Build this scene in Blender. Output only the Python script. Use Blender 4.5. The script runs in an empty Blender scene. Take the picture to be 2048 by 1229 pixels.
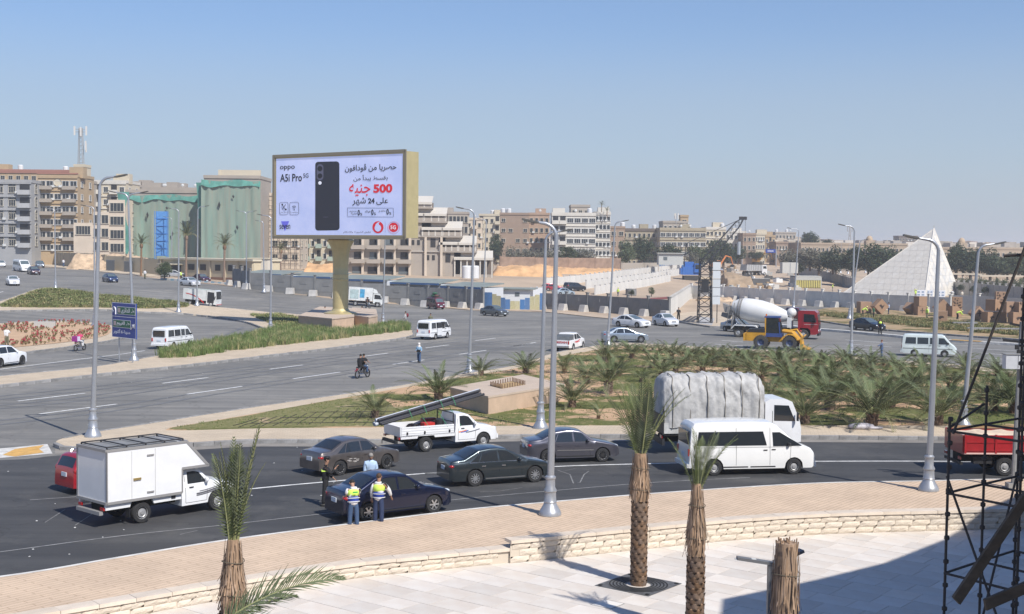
# Street junction scene for Blender 4.5. Order: camera, light, terrain, helpers, roads and islands, vehicles, lamps and billboard, palms, walls and buildings, trees, people, machines, foreground, haze.
import bpy,bmesh,math,random
from mathutils import Vector,Matrix
from mathutils.geometry import tessellate_polygon
R=math.radians
rnd=random.Random(7)
sc=bpy.context.scene
CAM_H,FPX,HOR,ROLL=9.5,2600.0,494.5,R(0.55)
PITCH=math.atan((614.5-HOR)/FPX)
cam=bpy.data.cameras.new('camera')
cam.sensor_width=36.0
cam.lens=FPX/2048*36.0
cam.clip_start=0.5
cam.clip_end=20000
camo=bpy.data.objects.new('camera',cam)
sc.collection.objects.link(camo)
_f=Vector((0,math.cos(PITCH),-math.sin(PITCH)))
_u0=Vector((0,math.sin(PITCH),math.cos(PITCH)))
_r0=Vector((1,0,0))
_r=_r0*math.cos(ROLL)+_u0*math.sin(ROLL)
_u=-_r0*math.sin(ROLL)+_u0*math.cos(ROLL)
camo.matrix_world=Matrix(((_r.x,_u.x,-_f.x,0),(_r.y,_u.y,-_f.y,0),(_r.z,_u.z,-_f.z,CAM_H),(0,0,0,1)))
sc.camera=camo
SUN_DIR=Vector((0.62,-0.785,1.10)).normalized()
SUN_EL=math.asin(SUN_DIR.z)
SUN_AZ=math.atan2(SUN_DIR.x,SUN_DIR.y)
w=bpy.data.worlds.new('World')
sc.world=w
w.use_nodes=True
wn=w.node_tree
bg=wn.nodes['Background']
sky=wn.nodes.new('ShaderNodeTexSky')
sky.sky_type='NISHITA'
sky.sun_disc=False
sky.sun_elevation=SUN_EL
sky.sun_rotation=SUN_AZ
sky.altitude=50
sky.air_density=1.0
sky.dust_density=0.35
sky.ozone_density=1.4
_tc=wn.nodes.new('ShaderNodeTexCoord');_sx=wn.nodes.new('ShaderNodeSeparateXYZ')
wn.links.new(_tc.outputs['Generated'],_sx.inputs[0])
_rp=wn.nodes.new('ShaderNodeValToRGB');_rp.color_ramp.interpolation='EASE'
_rp.color_ramp.elements[0].position=0.0;_rp.color_ramp.elements[0].color=(1,1,1,1)
_rp.color_ramp.elements[1].position=0.30;_rp.color_ramp.elements[1].color=(0,0,0,1)
_e=_rp.color_ramp.elements.new(0.09);_e.color=(.62,)*3+(1,)
_e=_rp.color_ramp.elements.new(0.18);_e.color=(.22,)*3+(1,)
wn.links.new(_sx.outputs[2],_rp.inputs[0])
_tint=wn.nodes.new('ShaderNodeMix');_tint.data_type='RGBA';_tint.blend_type='MULTIPLY';_tint.inputs[0].default_value=1.0
_tint.inputs[7].default_value=(.70,.90,1.20,1)
wn.links.new(sky.outputs[0],_tint.inputs[6])
_mx=wn.nodes.new('ShaderNodeMix');_mx.data_type='RGBA'
wn.links.new(_rp.outputs[0],_mx.inputs[0]);wn.links.new(_tint.outputs[2],_mx.inputs[6]);_mx.inputs[7].default_value=(4.35,4.95,5.7,1)
wn.links.new(_mx.outputs[2],bg.inputs[0])
bg.inputs[1].default_value=0.092
sun=bpy.data.lights.new('sun','SUN')
sun.energy=4.9
sun.angle=R(0.5)
sun.color=(1.0,0.955,0.89)
suno=bpy.data.objects.new('sun',sun)
suno.rotation_euler=SUN_DIR.to_track_quat('Z','Y').to_euler()
suno.location=(60,-60,90)
sc.collection.objects.link(suno)
sc.view_settings.view_transform='Standard'
sc.view_settings.look='None'
sc.view_settings.gamma=1
sc.view_settings.use_curve_mapping=False
sc.view_settings.exposure=0.22
sc.cycles.max_bounces=5
sc.cycles.diffuse_bounces=3
sc.cycles.glossy_bounces=3
sc.cycles.transmission_bounces=4
sc.cycles.volume_bounces=1
sc.cycles.transparent_max_bounces=8
sc.cycles.use_denoising=True
TX,TY=-0.8,0.6
TB=[(-1e6,0),(135,0),(165,2.4),(195,3.1),(230,4.2),(1e6,4.2)]
def terr(x,y):
 t=x*TX+y*TY
 for(a,za),(b,zb)in zip(TB,TB[1:]):
  if t<=b:
   return za+(zb-za)*(t-a)/(b-a)
 return 4.2
def ray(px,py):
 return _f+_r*((px-1024)/FPX)+_u*((614.5-py)/FPX)
def P(px,py,z=0.0):
 """photo pixel -> point on the ground (terrain + z)"""
 d=ray(px,py)
 g=0.0
 p=None
 for _ in range(60):
  s=(g+z-CAM_H)/d.z
  if s<0 or s*d.y>6000:s=6000/d.y
  p=d*s+Vector((0,0,CAM_H))
  ng=terr(p.x,p.y)
  if abs(ng-g)<1e-4:break
  g+=(ng-g)*0.5
 return Vector((p.x,p.y,g+z))
def PD(px,py,D):
 """photo pixel at depth D (metres along the view axis)"""
 d=ray(px,py)
 return d*(D/d.dot(_f))+Vector((0,0,CAM_H))
def proj(p):
 q=Vector(p)-Vector((0,0,CAM_H));dd=q.dot(_f)
 return 1024+FPX*q.dot(_r)/dd,614.5-FPX*q.dot(_u)/dd
_M={}
def mat(name,col,rough=0.8,metal=0.0,noise=0.0,nscale=4.0,bump=0.0,bscale=None,coat=0.0,rand=0.0,emit=0.0,spec=0.5,col2=None,stretch=None,detail=4):
 if name in _M:return _M[name]
 m=bpy.data.materials.new(name);m.use_nodes=True
 nt=m.node_tree;b=nt.nodes['Principled BSDF']
 c=tuple(col)+(1,)
 b.inputs['Base Color'].default_value=c
 b.inputs['Roughness'].default_value=rough
 b.inputs['Metallic'].default_value=metal
 b.inputs['Specular IOR Level'].default_value=spec
 if coat:b.inputs['Coat Weight'].default_value=coat;b.inputs['Coat Roughness'].default_value=0.06
 if emit:b.inputs['Emission Color'].default_value=c;b.inputs['Emission Strength'].default_value=emit
 last=None
 tc=None
 if noise or bump:
  tc=nt.nodes.new('ShaderNodeTexCoord');src=tc.outputs['Object']
  if stretch:
   mp=nt.nodes.new('ShaderNodeMapping');mp.inputs['Scale'].default_value=stretch
   nt.links.new(src,mp.inputs[0]);src=mp.outputs[0]
 if noise:
  n=nt.nodes.new('ShaderNodeTexNoise');n.inputs['Scale'].default_value=nscale;n.inputs['Detail'].default_value=detail
  n.inputs['Roughness'].default_value=0.62
  nt.links.new(src,n.inputs['Vector'])
  cr=nt.nodes.new('ShaderNodeValToRGB')
  cr.color_ramp.elements[0].position=0.32;cr.color_ramp.elements[1].position=0.68
  lo=tuple(v*(1-noise)for v in col)if col2 is None else tuple(col2)
  cr.color_ramp.elements[0].color=lo+(1,)
  cr.color_ramp.elements[1].color=(tuple(min(1,v*(1+noise*.6))for v in col)if col2 is None else tuple(col))+(1,)
  nt.links.new(n.outputs[0],cr.inputs[0]);last=cr.outputs[0]
 if rand:
  oi=nt.nodes.new('ShaderNodeObjectInfo')
  mx=nt.nodes.new('ShaderNodeHueSaturation')
  mr=nt.nodes.new('ShaderNodeMapRange');mr.inputs[3].default_value=1-rand;mr.inputs[4].default_value=1+rand
  nt.links.new(oi.outputs['Random'],mr.inputs[0]);nt.links.new(mr.outputs[0],mx.inputs['Value'])
  mr2=nt.nodes.new('ShaderNodeMath');mr2.operation='MULTIPLY_ADD';mr2.inputs[1].default_value=7.31;mr2.inputs[2].default_value=0.1
  fr=nt.nodes.new('ShaderNodeMath');fr.operation='FRACT'
  nt.links.new(oi.outputs['Random'],mr2.inputs[0]);nt.links.new(mr2.outputs[0],fr.inputs[0])
  mr3=nt.nodes.new('ShaderNodeMapRange');mr3.inputs[3].default_value=1-rand;mr3.inputs[4].default_value=1+rand
  nt.links.new(fr.outputs[0],mr3.inputs[0]);nt.links.new(mr3.outputs[0],mx.inputs['Saturation'])
  if last:nt.links.new(last,mx.inputs['Color'])
  else:mx.inputs['Color'].default_value=c
  last=mx.outputs[0]
 if last:nt.links.new(last,b.inputs['Base Color'])
 if bump:
  n2=nt.nodes.new('ShaderNodeTexNoise');n2.inputs['Scale'].default_value=bscale or nscale*3;n2.inputs['Detail'].default_value=5
  nt.links.new(src,n2.inputs['Vector'])
  bp=nt.nodes.new('ShaderNodeBump');bp.inputs['Strength'].default_value=bump;bp.inputs['Distance'].default_value=0.05
  nt.links.new(n2.outputs[0],bp.inputs['Height']);nt.links.new(bp.outputs[0],b.inputs['Normal'])
 _M[name]=m
 return m
ORD=['first','second','third','fourth','fifth','sixth','seventh','eighth','ninth','tenth','eleventh','twelfth','thirteenth','fourteenth','fifteenth','sixteenth','seventeenth','eighteenth','nineteenth','twentieth','twenty-first','twenty-second','twenty-third','twenty-fourth','twenty-fifth','twenty-sixth','twenty-seventh','twenty-eighth','twenty-ninth','thirtieth','thirty-first','thirty-second','thirty-third','thirty-fourth']
COL=sc.collection
class MB:
 def __init__(s):s.v=[];s.f=[];s.mi=[];s.cur=0
 def add(s,vs,fs,mi=None):
  o=len(s.v);s.v.extend([tuple(p)for p in vs])
  s.f.extend([tuple(i+o for i in f)for f in fs]);s.mi.extend([s.cur if mi is None else mi]*len(fs))
  return s
 def box(s,c,d,rz=0.0,mi=None,M=None):
  x,y,z=d[0]/2,d[1]/2,d[2]/2
  vs=[Vector((a*x,b*y,e*z))for e in(-1,1)for b in(-1,1)for a in(-1,1)]
  if M is not None:vs=[M@v for v in vs]
  elif rz:q=Matrix.Rotation(rz,3,'Z');vs=[q@v for v in vs]
  c=Vector(c)
  return s.add([v+c for v in vs],[(0,2,3,1),(4,5,7,6),(0,1,5,4),(2,6,7,3),(0,4,6,2),(1,3,7,5)],mi)
 def beam(s,a,b,w,h=None,mi=None,up=(0,0,1)):
  a=Vector(a);b=Vector(b);h=h or w
  d=b-a;L=d.length
  if L<1e-6:return s
  d.normalize();upv=Vector(up)
  sd=d.cross(upv)
  if sd.length<1e-3:sd=d.cross(Vector((0,1,0)))
  sd.normalize();u2=sd.cross(d)
  M=Matrix((d,sd,u2)).transposed()
  return s.box((a+b)/2,(L,w,h),M=M,mi=mi)
 def tube(s,pts,rad,n=8,mi=None,cap=True):
  pts=[Vector(p)for p in pts]
  if not isinstance(rad,(list,tuple)):rad=[rad]*len(pts)
  vs=[];fs=[];prev=None
  for i,p in enumerate(pts):
   d=(pts[min(i+1,len(pts)-1)]-pts[max(i-1,0)])
   if d.length<1e-9:d=Vector((0,0,1))
   d.normalize()
   if prev is None:
    a=d.cross(Vector((0,0,1)))
    if a.length<0.1:a=d.cross(Vector((1,0,0)))
   else:a=prev-d*prev.dot(d)
   a.normalize();prev=a;b=d.cross(a)
   for k in range(n):
    t=2*math.pi*k/n
    vs.append(p+(a*math.cos(t)+b*math.sin(t))*rad[i])
  for i in range(len(pts)-1):
   for k in range(n):
    fs.append((i*n+k,i*n+(k+1)%n,(i+1)*n+(k+1)%n,(i+1)*n+k))
  if cap:
   fs.append(tuple(range(n-1,-1,-1)));fs.append(tuple(range((len(pts)-1)*n,len(pts)*n)))
  return s.add(vs,fs,mi)
 def lathe(s,prof,n=16,c=(0,0,0),axis='Z',mi=None,cap=True):
  c=Vector(c);vs=[];fs=[]
  for(r,h)in prof:
   for k in range(n):
    t=2*math.pi*k/n
    a,b=r*math.cos(t),r*math.sin(t)
    vs.append(c+(Vector((a,b,h))if axis=='Z' else Vector((a,h,b))if axis=='Y' else Vector((h,a,b))))
  for i in range(len(prof)-1):
   for k in range(n):
    fs.append((i*n+k,i*n+(k+1)%n,(i+1)*n+(k+1)%n,(i+1)*n+k))
  if cap:
   fs.append(tuple(range(n)));fs.append(tuple(range((len(prof)-1)*n,len(prof)*n)))
  return s.add(vs,fs,mi)
 def ball(s,c,r,nu=10,nv=6,mi=None,M=None):
  if not isinstance(r,(tuple,list)):r=(r,r,r)
  c=Vector(c);vs=[];fs=[]
  for i in range(nv+1):
   ph=math.pi*i/nv
   for k in range(nu):
    t=2*math.pi*k/nu
    q=Vector((math.sin(ph)*math.cos(t)*r[0],math.sin(ph)*math.sin(t)*r[1],math.cos(ph)*r[2]))
    if M is not None:q=M@q
    vs.append(c+q)
  for i in range(nv):
   for k in range(nu):
    fs.append((i*nu+k,(i+1)*nu+k,(i+1)*nu+(k+1)%nu,i*nu+(k+1)%nu))
  return s.add(vs,fs,mi)
 def prism(s,poly,z0,z1,mi=None,plane='XY',off=(0,0,0)):
  """poly 2D list (convex or not), extruded z0..z1 on the third axis"""
  n=len(poly);o=Vector(off)
  def mk(a,b,h):return(Vector((a,b,h))if plane=='XY' else Vector((a,h,b))if plane=='XZ' else Vector((h,a,b)))+o
  vs=[mk(a,b,z0)for a,b in poly]+[mk(a,b,z1)for a,b in poly]
  tri=tessellate_polygon([[Vector((a,b,0))for a,b in poly]])
  fs=[tuple(t)for t in tri]+[tuple(i+n for i in reversed(t))for t in tri]
  fs+=[(i,(i+1)%n,(i+1)%n+n,i+n)for i in range(n)]
  return s.add(vs,fs,mi)
 def mesh(s,name,mats,smooth=False,fix=True):
  me=bpy.data.meshes.new(name)
  me.from_pydata(s.v,[],s.f)
  if not isinstance(mats,(list,tuple)):mats=[mats]
  for m in mats:me.materials.append(m)
  if len(mats)>1:me.polygons.foreach_set('material_index',s.mi)
  if fix:
   b=bmesh.new();b.from_mesh(me);bmesh.ops.recalc_face_normals(b,faces=b.faces);b.to_mesh(me);b.free()
  if smooth:
   me.polygons.foreach_set('use_smooth',[True]*len(me.polygons))
   if smooth is not True:me.set_sharp_from_angle(angle=R(smooth))
  me.update()
  return me
 def build(s,name,mats,parent=None,loc=None,rz=0.0,smooth=False,fix=True):
  return link(name,s.mesh(name,mats,smooth,fix),parent,loc,rz)
def link(name,me,parent=None,loc=None,rz=0.0,scale=None):
 o=bpy.data.objects.new(name,me)
 if loc is not None:o.location=loc
 if rz:o.rotation_euler=(0,0,rz)
 if scale is not None:o.scale=scale if isinstance(scale,(tuple,list))else(scale,)*3
 COL.objects.link(o)
 if parent is not None:o.parent=parent
 return o
def tag(o,label=None,cat=None,group=None,kind=None):
 if label:o['label']=label
 if cat:o['category']=cat
 if group:o['group']=group
 if kind:o['kind']=kind
 return o
def thing(name,label,cat,loc=(0,0,0),rz=0.0,group=None):
 o=bpy.data.objects.new(name,None);COL.objects.link(o)
 o.empty_display_size=0.3
 o.location=loc;o.rotation_euler=(0,0,rz)
 return tag(o,label,cat,group)
def dup(o,loc=None,rz=None,label=None,parent=None,scale=None,recolor=None):
 c=o.copy();COL.objects.link(c)
 if parent is not None:c.parent=parent
 if loc is not None:c.location=loc
 if rz is not None:c.rotation_euler=(0,0,rz)
 if scale is not None:c.scale=scale if isinstance(scale,(tuple,list))else(scale,)*3
 if label:c['label']=label
 if recolor and c.type=='MESH':
  for i,s_ in enumerate(c.material_slots):
   if s_.material and s_.material.name in recolor:
    mm=recolor[s_.material.name];s_.link='OBJECT';s_.material=mm
 for ch in list(o.children):dup(ch,parent=c,recolor=recolor)
 return c
def struct(o):o['kind']='structure';return o
def stuff(o,label=None,cat=None,top=True):
 o['kind']='stuff'
 if label:o['label']=label
 if cat:o['category']=cat
 return o
def smooth_poly(pts,closed=True,k=4):
 """Catmull-Rom through 2D world points"""
 n=len(pts);out=[]
 rng=range(n)if closed else range(n-1)
 for i in rng:
  p0=pts[(i-1)%n]if closed or i>0 else pts[0]
  p1=pts[i];p2=pts[(i+1)%n]if closed or i+1<n else pts[-1]
  p3=pts[(i+2)%n]if closed or i+2<n else pts[-1]
  for j in range(k):
   t=j/k
   out.append(tuple(0.5*((2*p1[a])+(-p0[a]+p2[a])*t+(2*p0[a]-5*p1[a]+4*p2[a]-p3[a])*t*t+(-p0[a]+3*p1[a]-3*p2[a]+p3[a])*t**3)for a in(0,1)))
 if not closed:out.append(tuple(pts[-1][:2]))
 return out
def wpoly(pix,z=0.0):return[tuple(P(a,b,z)[:2])for a,b in pix]
def sheet(name,poly,z,m,side=None,parent=None,kind='structure'):
 """flat sheet draped over the terrain; side = depth of a skirt below the edge"""
 me=bpy.data.meshes.new(name)
 tri=tessellate_polygon([[Vector((a,b,0))for a,b in poly]])
 bm=bmesh.new()
 vs=[bm.verts.new((a,b,0))for a,b in poly]
 for t in tri:
  try:bm.faces.new([vs[i]for i in t])
  except ValueError:pass
 nv=Vector((TX,TY,0))
 for t,_z in TB[1:-1]:
  bmesh.ops.bisect_plane(bm,geom=bm.verts[:]+bm.edges[:]+bm.faces[:],plane_co=nv*(t/nv.length_squared),plane_no=nv)
 if side:
  be=[e for e in bm.edges if e.is_boundary]
  r=bmesh.ops.extrude_edge_only(bm,edges=be)
  for v in r['geom']:
   if isinstance(v,bmesh.types.BMVert):v.co.z=-side
 for v in bm.verts:v.co.z+=terr(v.co.x,v.co.y)+z
 bmesh.ops.recalc_face_normals(bm,faces=bm.faces)
 up=sum((f.normal.z*f.calc_area()for f in bm.faces))
 if up<0:bmesh.ops.reverse_faces(bm,faces=bm.faces)
 bm.to_mesh(me);bm.free()
 me.materials.append(m)
 o=bpy.data.objects.new(name,me);COL.objects.link(o)
 if parent is not None:o.parent=parent
 elif kind:o['kind']=kind
 return o
def ribbon(a,width):
 """a polyline (2D) -> closed strip polygon"""
 L=[];Rr=[]
 for i,p in enumerate(a):
  q0=Vector(a[max(i-1,0)][:2]);q1=Vector(a[min(i+1,len(a)-1)][:2])
  d=(q1-q0).normalized();n=Vector((-d.y,d.x))*width/2
  L.append((p[0]+n.x,p[1]+n.y));Rr.append((p[0]-n.x,p[1]-n.y))
 return L+Rr[::-1]
def inside(poly,x,y):
 c=False;n=len(poly);j=n-1
 for i in range(n):
  xi,yi=poly[i][:2];xj,yj=poly[j][:2]
  if(yi>y)!=(yj>y)and x<(xj-xi)*(y-yi)/(yj-yi)+xi:c=not c
  j=i
 return c
def edge_dist(poly,x,y):
 best=1e9;n=len(poly)
 for i in range(n):
  ax,ay=poly[i][:2];bx,by=poly[(i+1)%n][:2]
  dx,dy=bx-ax,by-ay;l2=dx*dx+dy*dy or 1e-9
  t=max(0,min(1,((x-ax)*dx+(y-ay)*dy)/l2))
  best=min(best,math.hypot(x-ax-t*dx,y-ay-t*dy))
 return best
def walk(poly,step,closed=False):
 """points every step along a polyline -> (x, y, angle)"""
 pts=list(poly)+([poly[0]]if closed else[])
 out=[];carry=step/2
 for a,b in zip(pts,pts[1:]):
  d=math.hypot(b[0]-a[0],b[1]-a[1])
  while carry<=d:
   t=carry/d
   out.append((a[0]+(b[0]-a[0])*t,a[1]+(b[1]-a[1])*t,math.atan2(b[1]-a[1],b[0]-a[0])))
   carry+=step
  carry-=d
 return out
def asphalt(name,c1,c2,patch,streak=None):
 """worn asphalt: aggregate grain, broad dusty patches and long wheel streaks"""
 m=bpy.data.materials.new(name);m.use_nodes=True;nt=m.node_tree;b=nt.nodes['Principled BSDF']
 tc=nt.nodes.new('ShaderNodeTexCoord')
 def noise(s,det,vec=None,sc3=None,rough=.6):
  n=nt.nodes.new('ShaderNodeTexNoise');n.inputs['Scale'].default_value=s;n.inputs['Detail'].default_value=det;n.inputs['Roughness'].default_value=rough
  v=tc.outputs['Object']
  if sc3:
   mp=nt.nodes.new('ShaderNodeMapping');mp.inputs['Scale'].default_value=sc3[:3];mp.inputs['Rotation'].default_value=(0,0,sc3[3])
   nt.links.new(v,mp.inputs[0]);v=mp.outputs[0]
  nt.links.new(v,n.inputs['Vector']);return n.outputs[0]
 def ramp(fac,p0,p1,k0,k1):
  r=nt.nodes.new('ShaderNodeValToRGB');r.color_ramp.elements[0].position=p0;r.color_ramp.elements[1].position=p1
  r.color_ramp.elements[0].color=k0+(1,);r.color_ramp.elements[1].color=k1+(1,);nt.links.new(fac,r.inputs[0]);return r.outputs[0]
 def mix(f,a,b_,mode='MIX'):
  x=nt.nodes.new('ShaderNodeMix');x.data_type='RGBA';x.blend_type=mode
  if isinstance(f,float):x.inputs[0].default_value=f
  else:nt.links.new(f,x.inputs[0])
  for i,q in((6,a),(7,b_)):
   if isinstance(q,tuple):x.inputs[i].default_value=q+(1,)
   else:nt.links.new(q,x.inputs[i])
  return x.outputs[2]
 col=ramp(noise(.07,6),.35,.66,c1,c2)
 st=ramp(noise(1,5,sc3=(.04,.9,1,R(streak if streak is not None else 8))),.38,.66,(1.06,1.05,1.03),(.66,.665,.67))
 col=mix(.85,col,st,'MULTIPLY')
 pt=ramp(noise(.21,5,rough=.75),.52,.72,(0,0,0),(1,1,1))
 col=mix(pt,col,mix(.5,col,patch))
 vc=nt.nodes.new('ShaderNodeTexVoronoi');vc.feature='DISTANCE_TO_EDGE';vc.inputs['Scale'].default_value=.16
 nz=nt.nodes.new('ShaderNodeTexNoise');nz.inputs['Scale'].default_value=.8;nz.inputs['Detail'].default_value=4
 nt.links.new(tc.outputs['Object'],nz.inputs['Vector'])
 va=nt.nodes.new('ShaderNodeVectorMath');va.operation='MULTIPLY_ADD';va.inputs[1].default_value=(1.6,)*3
 nt.links.new(nz.outputs[1],va.inputs[0]);nt.links.new(tc.outputs['Object'],va.inputs[2]);nt.links.new(va.outputs[0],vc.inputs['Vector'])
 cr=ramp(vc.outputs['Distance'],.0,.006,(.55,.55,.55),(1,1,1))
 col=mix(.6,col,cr,'MULTIPLY')
 gr=ramp(noise(28,2),.3,.75,(.8,.8,.8),(1.18,1.18,1.18))
 col=mix(.6,col,gr,'MULTIPLY')
 nt.links.new(col,b.inputs['Base Color'])
 b.inputs['Roughness'].default_value=.78
 b.inputs['Specular IOR Level'].default_value=.35
 _M[name]=m
 return m
M_road_old=asphalt('asphalt_old',(.165,.16,.15),(.25,.24,.222),(.33,.305,.26),-14)
M_road_new=asphalt('asphalt_new',(.046,.047,.050),(.078,.078,.079),(.13,.125,.115),8)
M_dust=mat('dusty_earth',(.40,.30,.20),.95,noise=.25,nscale=.08,bump=.3,bscale=2)
M_sand=mat('sand',(.50,.335,.205),.95,noise=.16,nscale=.6,bump=.4,bscale=6)
M_white=mat('road_paint',(.72,.72,.70),.7,noise=.3,nscale=3.0)
M_yel=mat('yellow_paint',(.62,.36,.10),.7,noise=.25,nscale=3.0)
M_gut=mat('gutter_concrete',(.30,.29,.275),.85,noise=.3,nscale=1.2)
M_kerb=mat('kerb_concrete',(.25,.245,.24),.85,noise=.35,nscale=2.2,rand=.16,bump=.3)
M_kerbw=mat('kerb_white',(.62,.60,.56),.85,noise=.3,nscale=2.2,rand=.06)
def pave(name,c1,c2,cm,bw,bh,rot,scale=1.0,msz=.012):
 m=bpy.data.materials.new(name);m.use_nodes=True;nt=m.node_tree;b=nt.nodes['Principled BSDF']
 tc=nt.nodes.new('ShaderNodeTexCoord');mp=nt.nodes.new('ShaderNodeMapping');mp.inputs['Rotation'].default_value=(0,0,rot)
 nt.links.new(tc.outputs['Object'],mp.inputs[0])
 br=nt.nodes.new('ShaderNodeTexBrick');br.offset=.5
 br.inputs['Color1'].default_value=c1+(1,);br.inputs['Color2'].default_value=c2+(1,);br.inputs['Mortar'].default_value=cm+(1,)
 br.inputs['Scale'].default_value=scale;br.inputs['Brick Width'].default_value=bw;br.inputs['Row Height'].default_value=bh
 br.inputs['Mortar Size'].default_value=msz;br.inputs['Mortar Smooth'].default_value=.3
 nt.links.new(mp.outputs[0],br.inputs['Vector'])
 n=nt.nodes.new('ShaderNodeTexNoise');n.inputs['Scale'].default_value=.5;n.inputs['Detail'].default_value=6;n.inputs['Roughness'].default_value=.7
 nt.links.new(tc.outputs['Object'],n.inputs['Vector'])
 r=nt.nodes.new('ShaderNodeValToRGB');r.color_ramp.elements[0].position=.3;r.color_ramp.elements[1].position=.7
 r.color_ramp.elements[0].color=(.84,.83,.82,1);r.color_ramp.elements[1].color=(1.08,1.07,1.05,1)
 nt.links.new(n.outputs[0],r.inputs[0])
 x=nt.nodes.new('ShaderNodeMix');x.data_type='RGBA';x.blend_type='MULTIPLY';x.inputs[0].default_value=1
 nt.links.new(br.outputs[0],x.inputs[6]);nt.links.new(r.outputs[0],x.inputs[7]);nt.links.new(x.outputs[2],b.inputs['Base Color'])
 bp=nt.nodes.new('ShaderNodeBump');bp.inputs['Strength'].default_value=.5;bp.inputs['Distance'].default_value=.012;bp.invert=True
 nt.links.new(br.outputs[1],bp.inputs['Height']);nt.links.new(bp.outputs[0],b.inputs['Normal'])
 b.inputs['Roughness'].default_value=.88;b.inputs['Specular IOR Level'].default_value=.25
 _M[name]=m
 return m
M_pave=pave('tan_pavers',(.60,.465,.345),(.57,.44,.325),(.42,.315,.225),1.2,.20,R(-52),msz=.02)
M_pave2=pave('pale_pavers',(.56,.47,.36),(.52,.43,.32),(.40,.33,.25),.4,.2,R(10),msz=.014)
sheet('ground',[(-9000,4),(9000,4),(9000,12000),(-9000,12000)],-0.42,M_dust)
road_pix=[(-420,512),(-60,516),(82,535),(262,551),(465,574),(664,598),(842,613),(937,621),(1015,622),(1089,625),(1212,638),(1360,646),(1440,640),(1500,613),(1600,612),(1720,612),(1900,616),(2150,625),(2500,640)]
far_edge=[tuple(P(a,b)[:2])for a,b in road_pix]
nk_pix=[(-420,1210),(0,1163),(220,1127),(400,1096.7),(560,1074),(770,1047),(940,1026),(1094,1012),(1270,997),(1450,984),(1640,973),(1841,969),(2048,965),(2600,965)]
near_kerb=smooth_poly(wpoly(nk_pix),closed=False,k=6)
sheet('road',near_kerb+far_edge[::-1],0.0,M_road_old)
earth_far=[tuple(P(a,b)[:2])for a,b in road_pix]
site=sheet('earth',earth_far+[(900,250),(900,900),(-700,900),(-700,200)],0.004,mat('site_earth',(.43,.33,.235),.95,noise=.22,nscale=.05,bump=.3,bscale=1.5))
nr_up=[(-420,925),(0,921),(110,912),(220,907),(346,902),(514,893),(773,893),(1005,883),(1237,882),(1585,884),(1883,886),(2200,891),(2700,900)]
nr_up_w=smooth_poly(wpoly(nr_up),closed=False,k=4)
def offset_line(line,d):
 out=[]
 for i,p in enumerate(line):
  q0=Vector(line[max(i-1,0)]);q1=Vector(line[min(i+1,len(line)-1)])
  t=(q1-q0).normalized();out.append((p[0]-t.y*d,p[1]+t.x*d))
 return out
gut_out=offset_line(near_kerb,0.55)
sheet('road_surface',gut_out+nr_up_w[::-1],0.005,M_road_new)
sheet('gutter',near_kerb+gut_out[::-1],0.009,M_gut)
def marks(name,segs,wd,m=M_white,z=.013):
 mk=None
 for i,s in enumerate(segs):
  line=smooth_poly(wpoly(s),closed=False,k=5)if len(s)>2 else wpoly(s)
  sheet(name,ribbon(line,wd),z,m)
marks('lane_line',[[(499,979),(570,972),(660,964),(822,950),(878,946)],[(850,948),(1110,934),(1269,929),(1450,925),(1640,923.5),(1900,923.5),(2300,927)]],.16)
marks('lane_line',[[(-200,1130),(0,1105),(240,1073),(462,1049.6),(634,1030),(902,1001),(1087,984),(1304,966),(1500,956)],[(60,1001),(160,994)]],.07,mat('worn_paint',(.30,.30,.295),.8,noise=.4,nscale=2))
z5=lambda x,y:(x/3.657,500+y/3.657)
z6=lambda x,y:(500+x/3.657,560+y/3.657)
z3=lambda x,y:(980+x/3.657,380+y/3.657)
z4=lambda x,y:(1490+x/3.658,380+y/3.658)
z8=lambda x,y:(1490+x/3.658,580+y/3.658)
z7=lambda x,y:(980+x/3.657,580+y/3.657)
z1=lambda x,y:(x/3.724,240+y/3.724)
z2=lambda x,y:(540+x/3.657,290+y/3.657)
marks('lane_dash',[[z5(128,1108),z5(625,1050)],[z5(288,1202),z5(852,1130)],[z5(1188,978),z5(1522,936)],[z5(1370,1057),z5(1772,1000)],[z6(145,655),z6(387,624)],[z6(315,725),z6(662,676)],[z6(833,560),z6(1008,538)],[z6(1043,619),z6(1160,603)],[z6(1180,600),z6(1275,586)],[z6(1285,499),z6(1455,477)],[z6(1530,546),z6(1727,517)],[z6(1648,446),z6(1795,428)],[z6(1925,486),z6(2045,465)],[z7(168,413),z7(338,385)],[z7(1695,371),z7(1850,383)],[z7(1645,398),z7(1900,416)],[z5(-60,330),z5(24,306)],[z8(735,367),z8(1040,389)],[z8(743,398),z8(1072,420)],[z8(752,430),z8(985,448)],[z8(770,462),z8(960,480)],[z8(1665,428),z8(2000,450)],[z8(1715,463),z8(1990,484)],[z8(1770,500),z8(2041,520)],[z8(1770,535),z8(2041,552)]],.21)
marks('lane_line',[[z5(-300,925),z5(0,876),z5(450,818),z5(880,765),z5(1060,738)]],.2)
marks('lane_line',[[z5(1010,535),z5(1200,552)]],.1,_M['worn_paint'])
ch=wpoly([(-60,906),(0,898),(95,889),(105,908),(0,917),(-60,921)])
sheet('chevron',ch,.010,_M['kerb_white']if 'kerb_white' in _M else M_kerbw)
sheet('chevron_arrow',wpoly([(5,911),(30,899),(88,891),(78,899),(88,906),(30,914)]),.016,M_yel)
sheet('dust_strip',smooth_poly(wpoly([(110,899),(346,897),(514,888),(773,888),(1005,879),(1237,878),(1585,880),(1883,882),(2300,888)]),False,3)+smooth_poly(wpoly([(110,909),(346,903),(514,894),(773,894),(1005,884),(1237,883),(1585,885),(1883,887),(2300,894)]),False,3)[::-1],.011,mat('road_dust',(.24,.22,.195),.95,noise=.3,nscale=.5))
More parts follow.
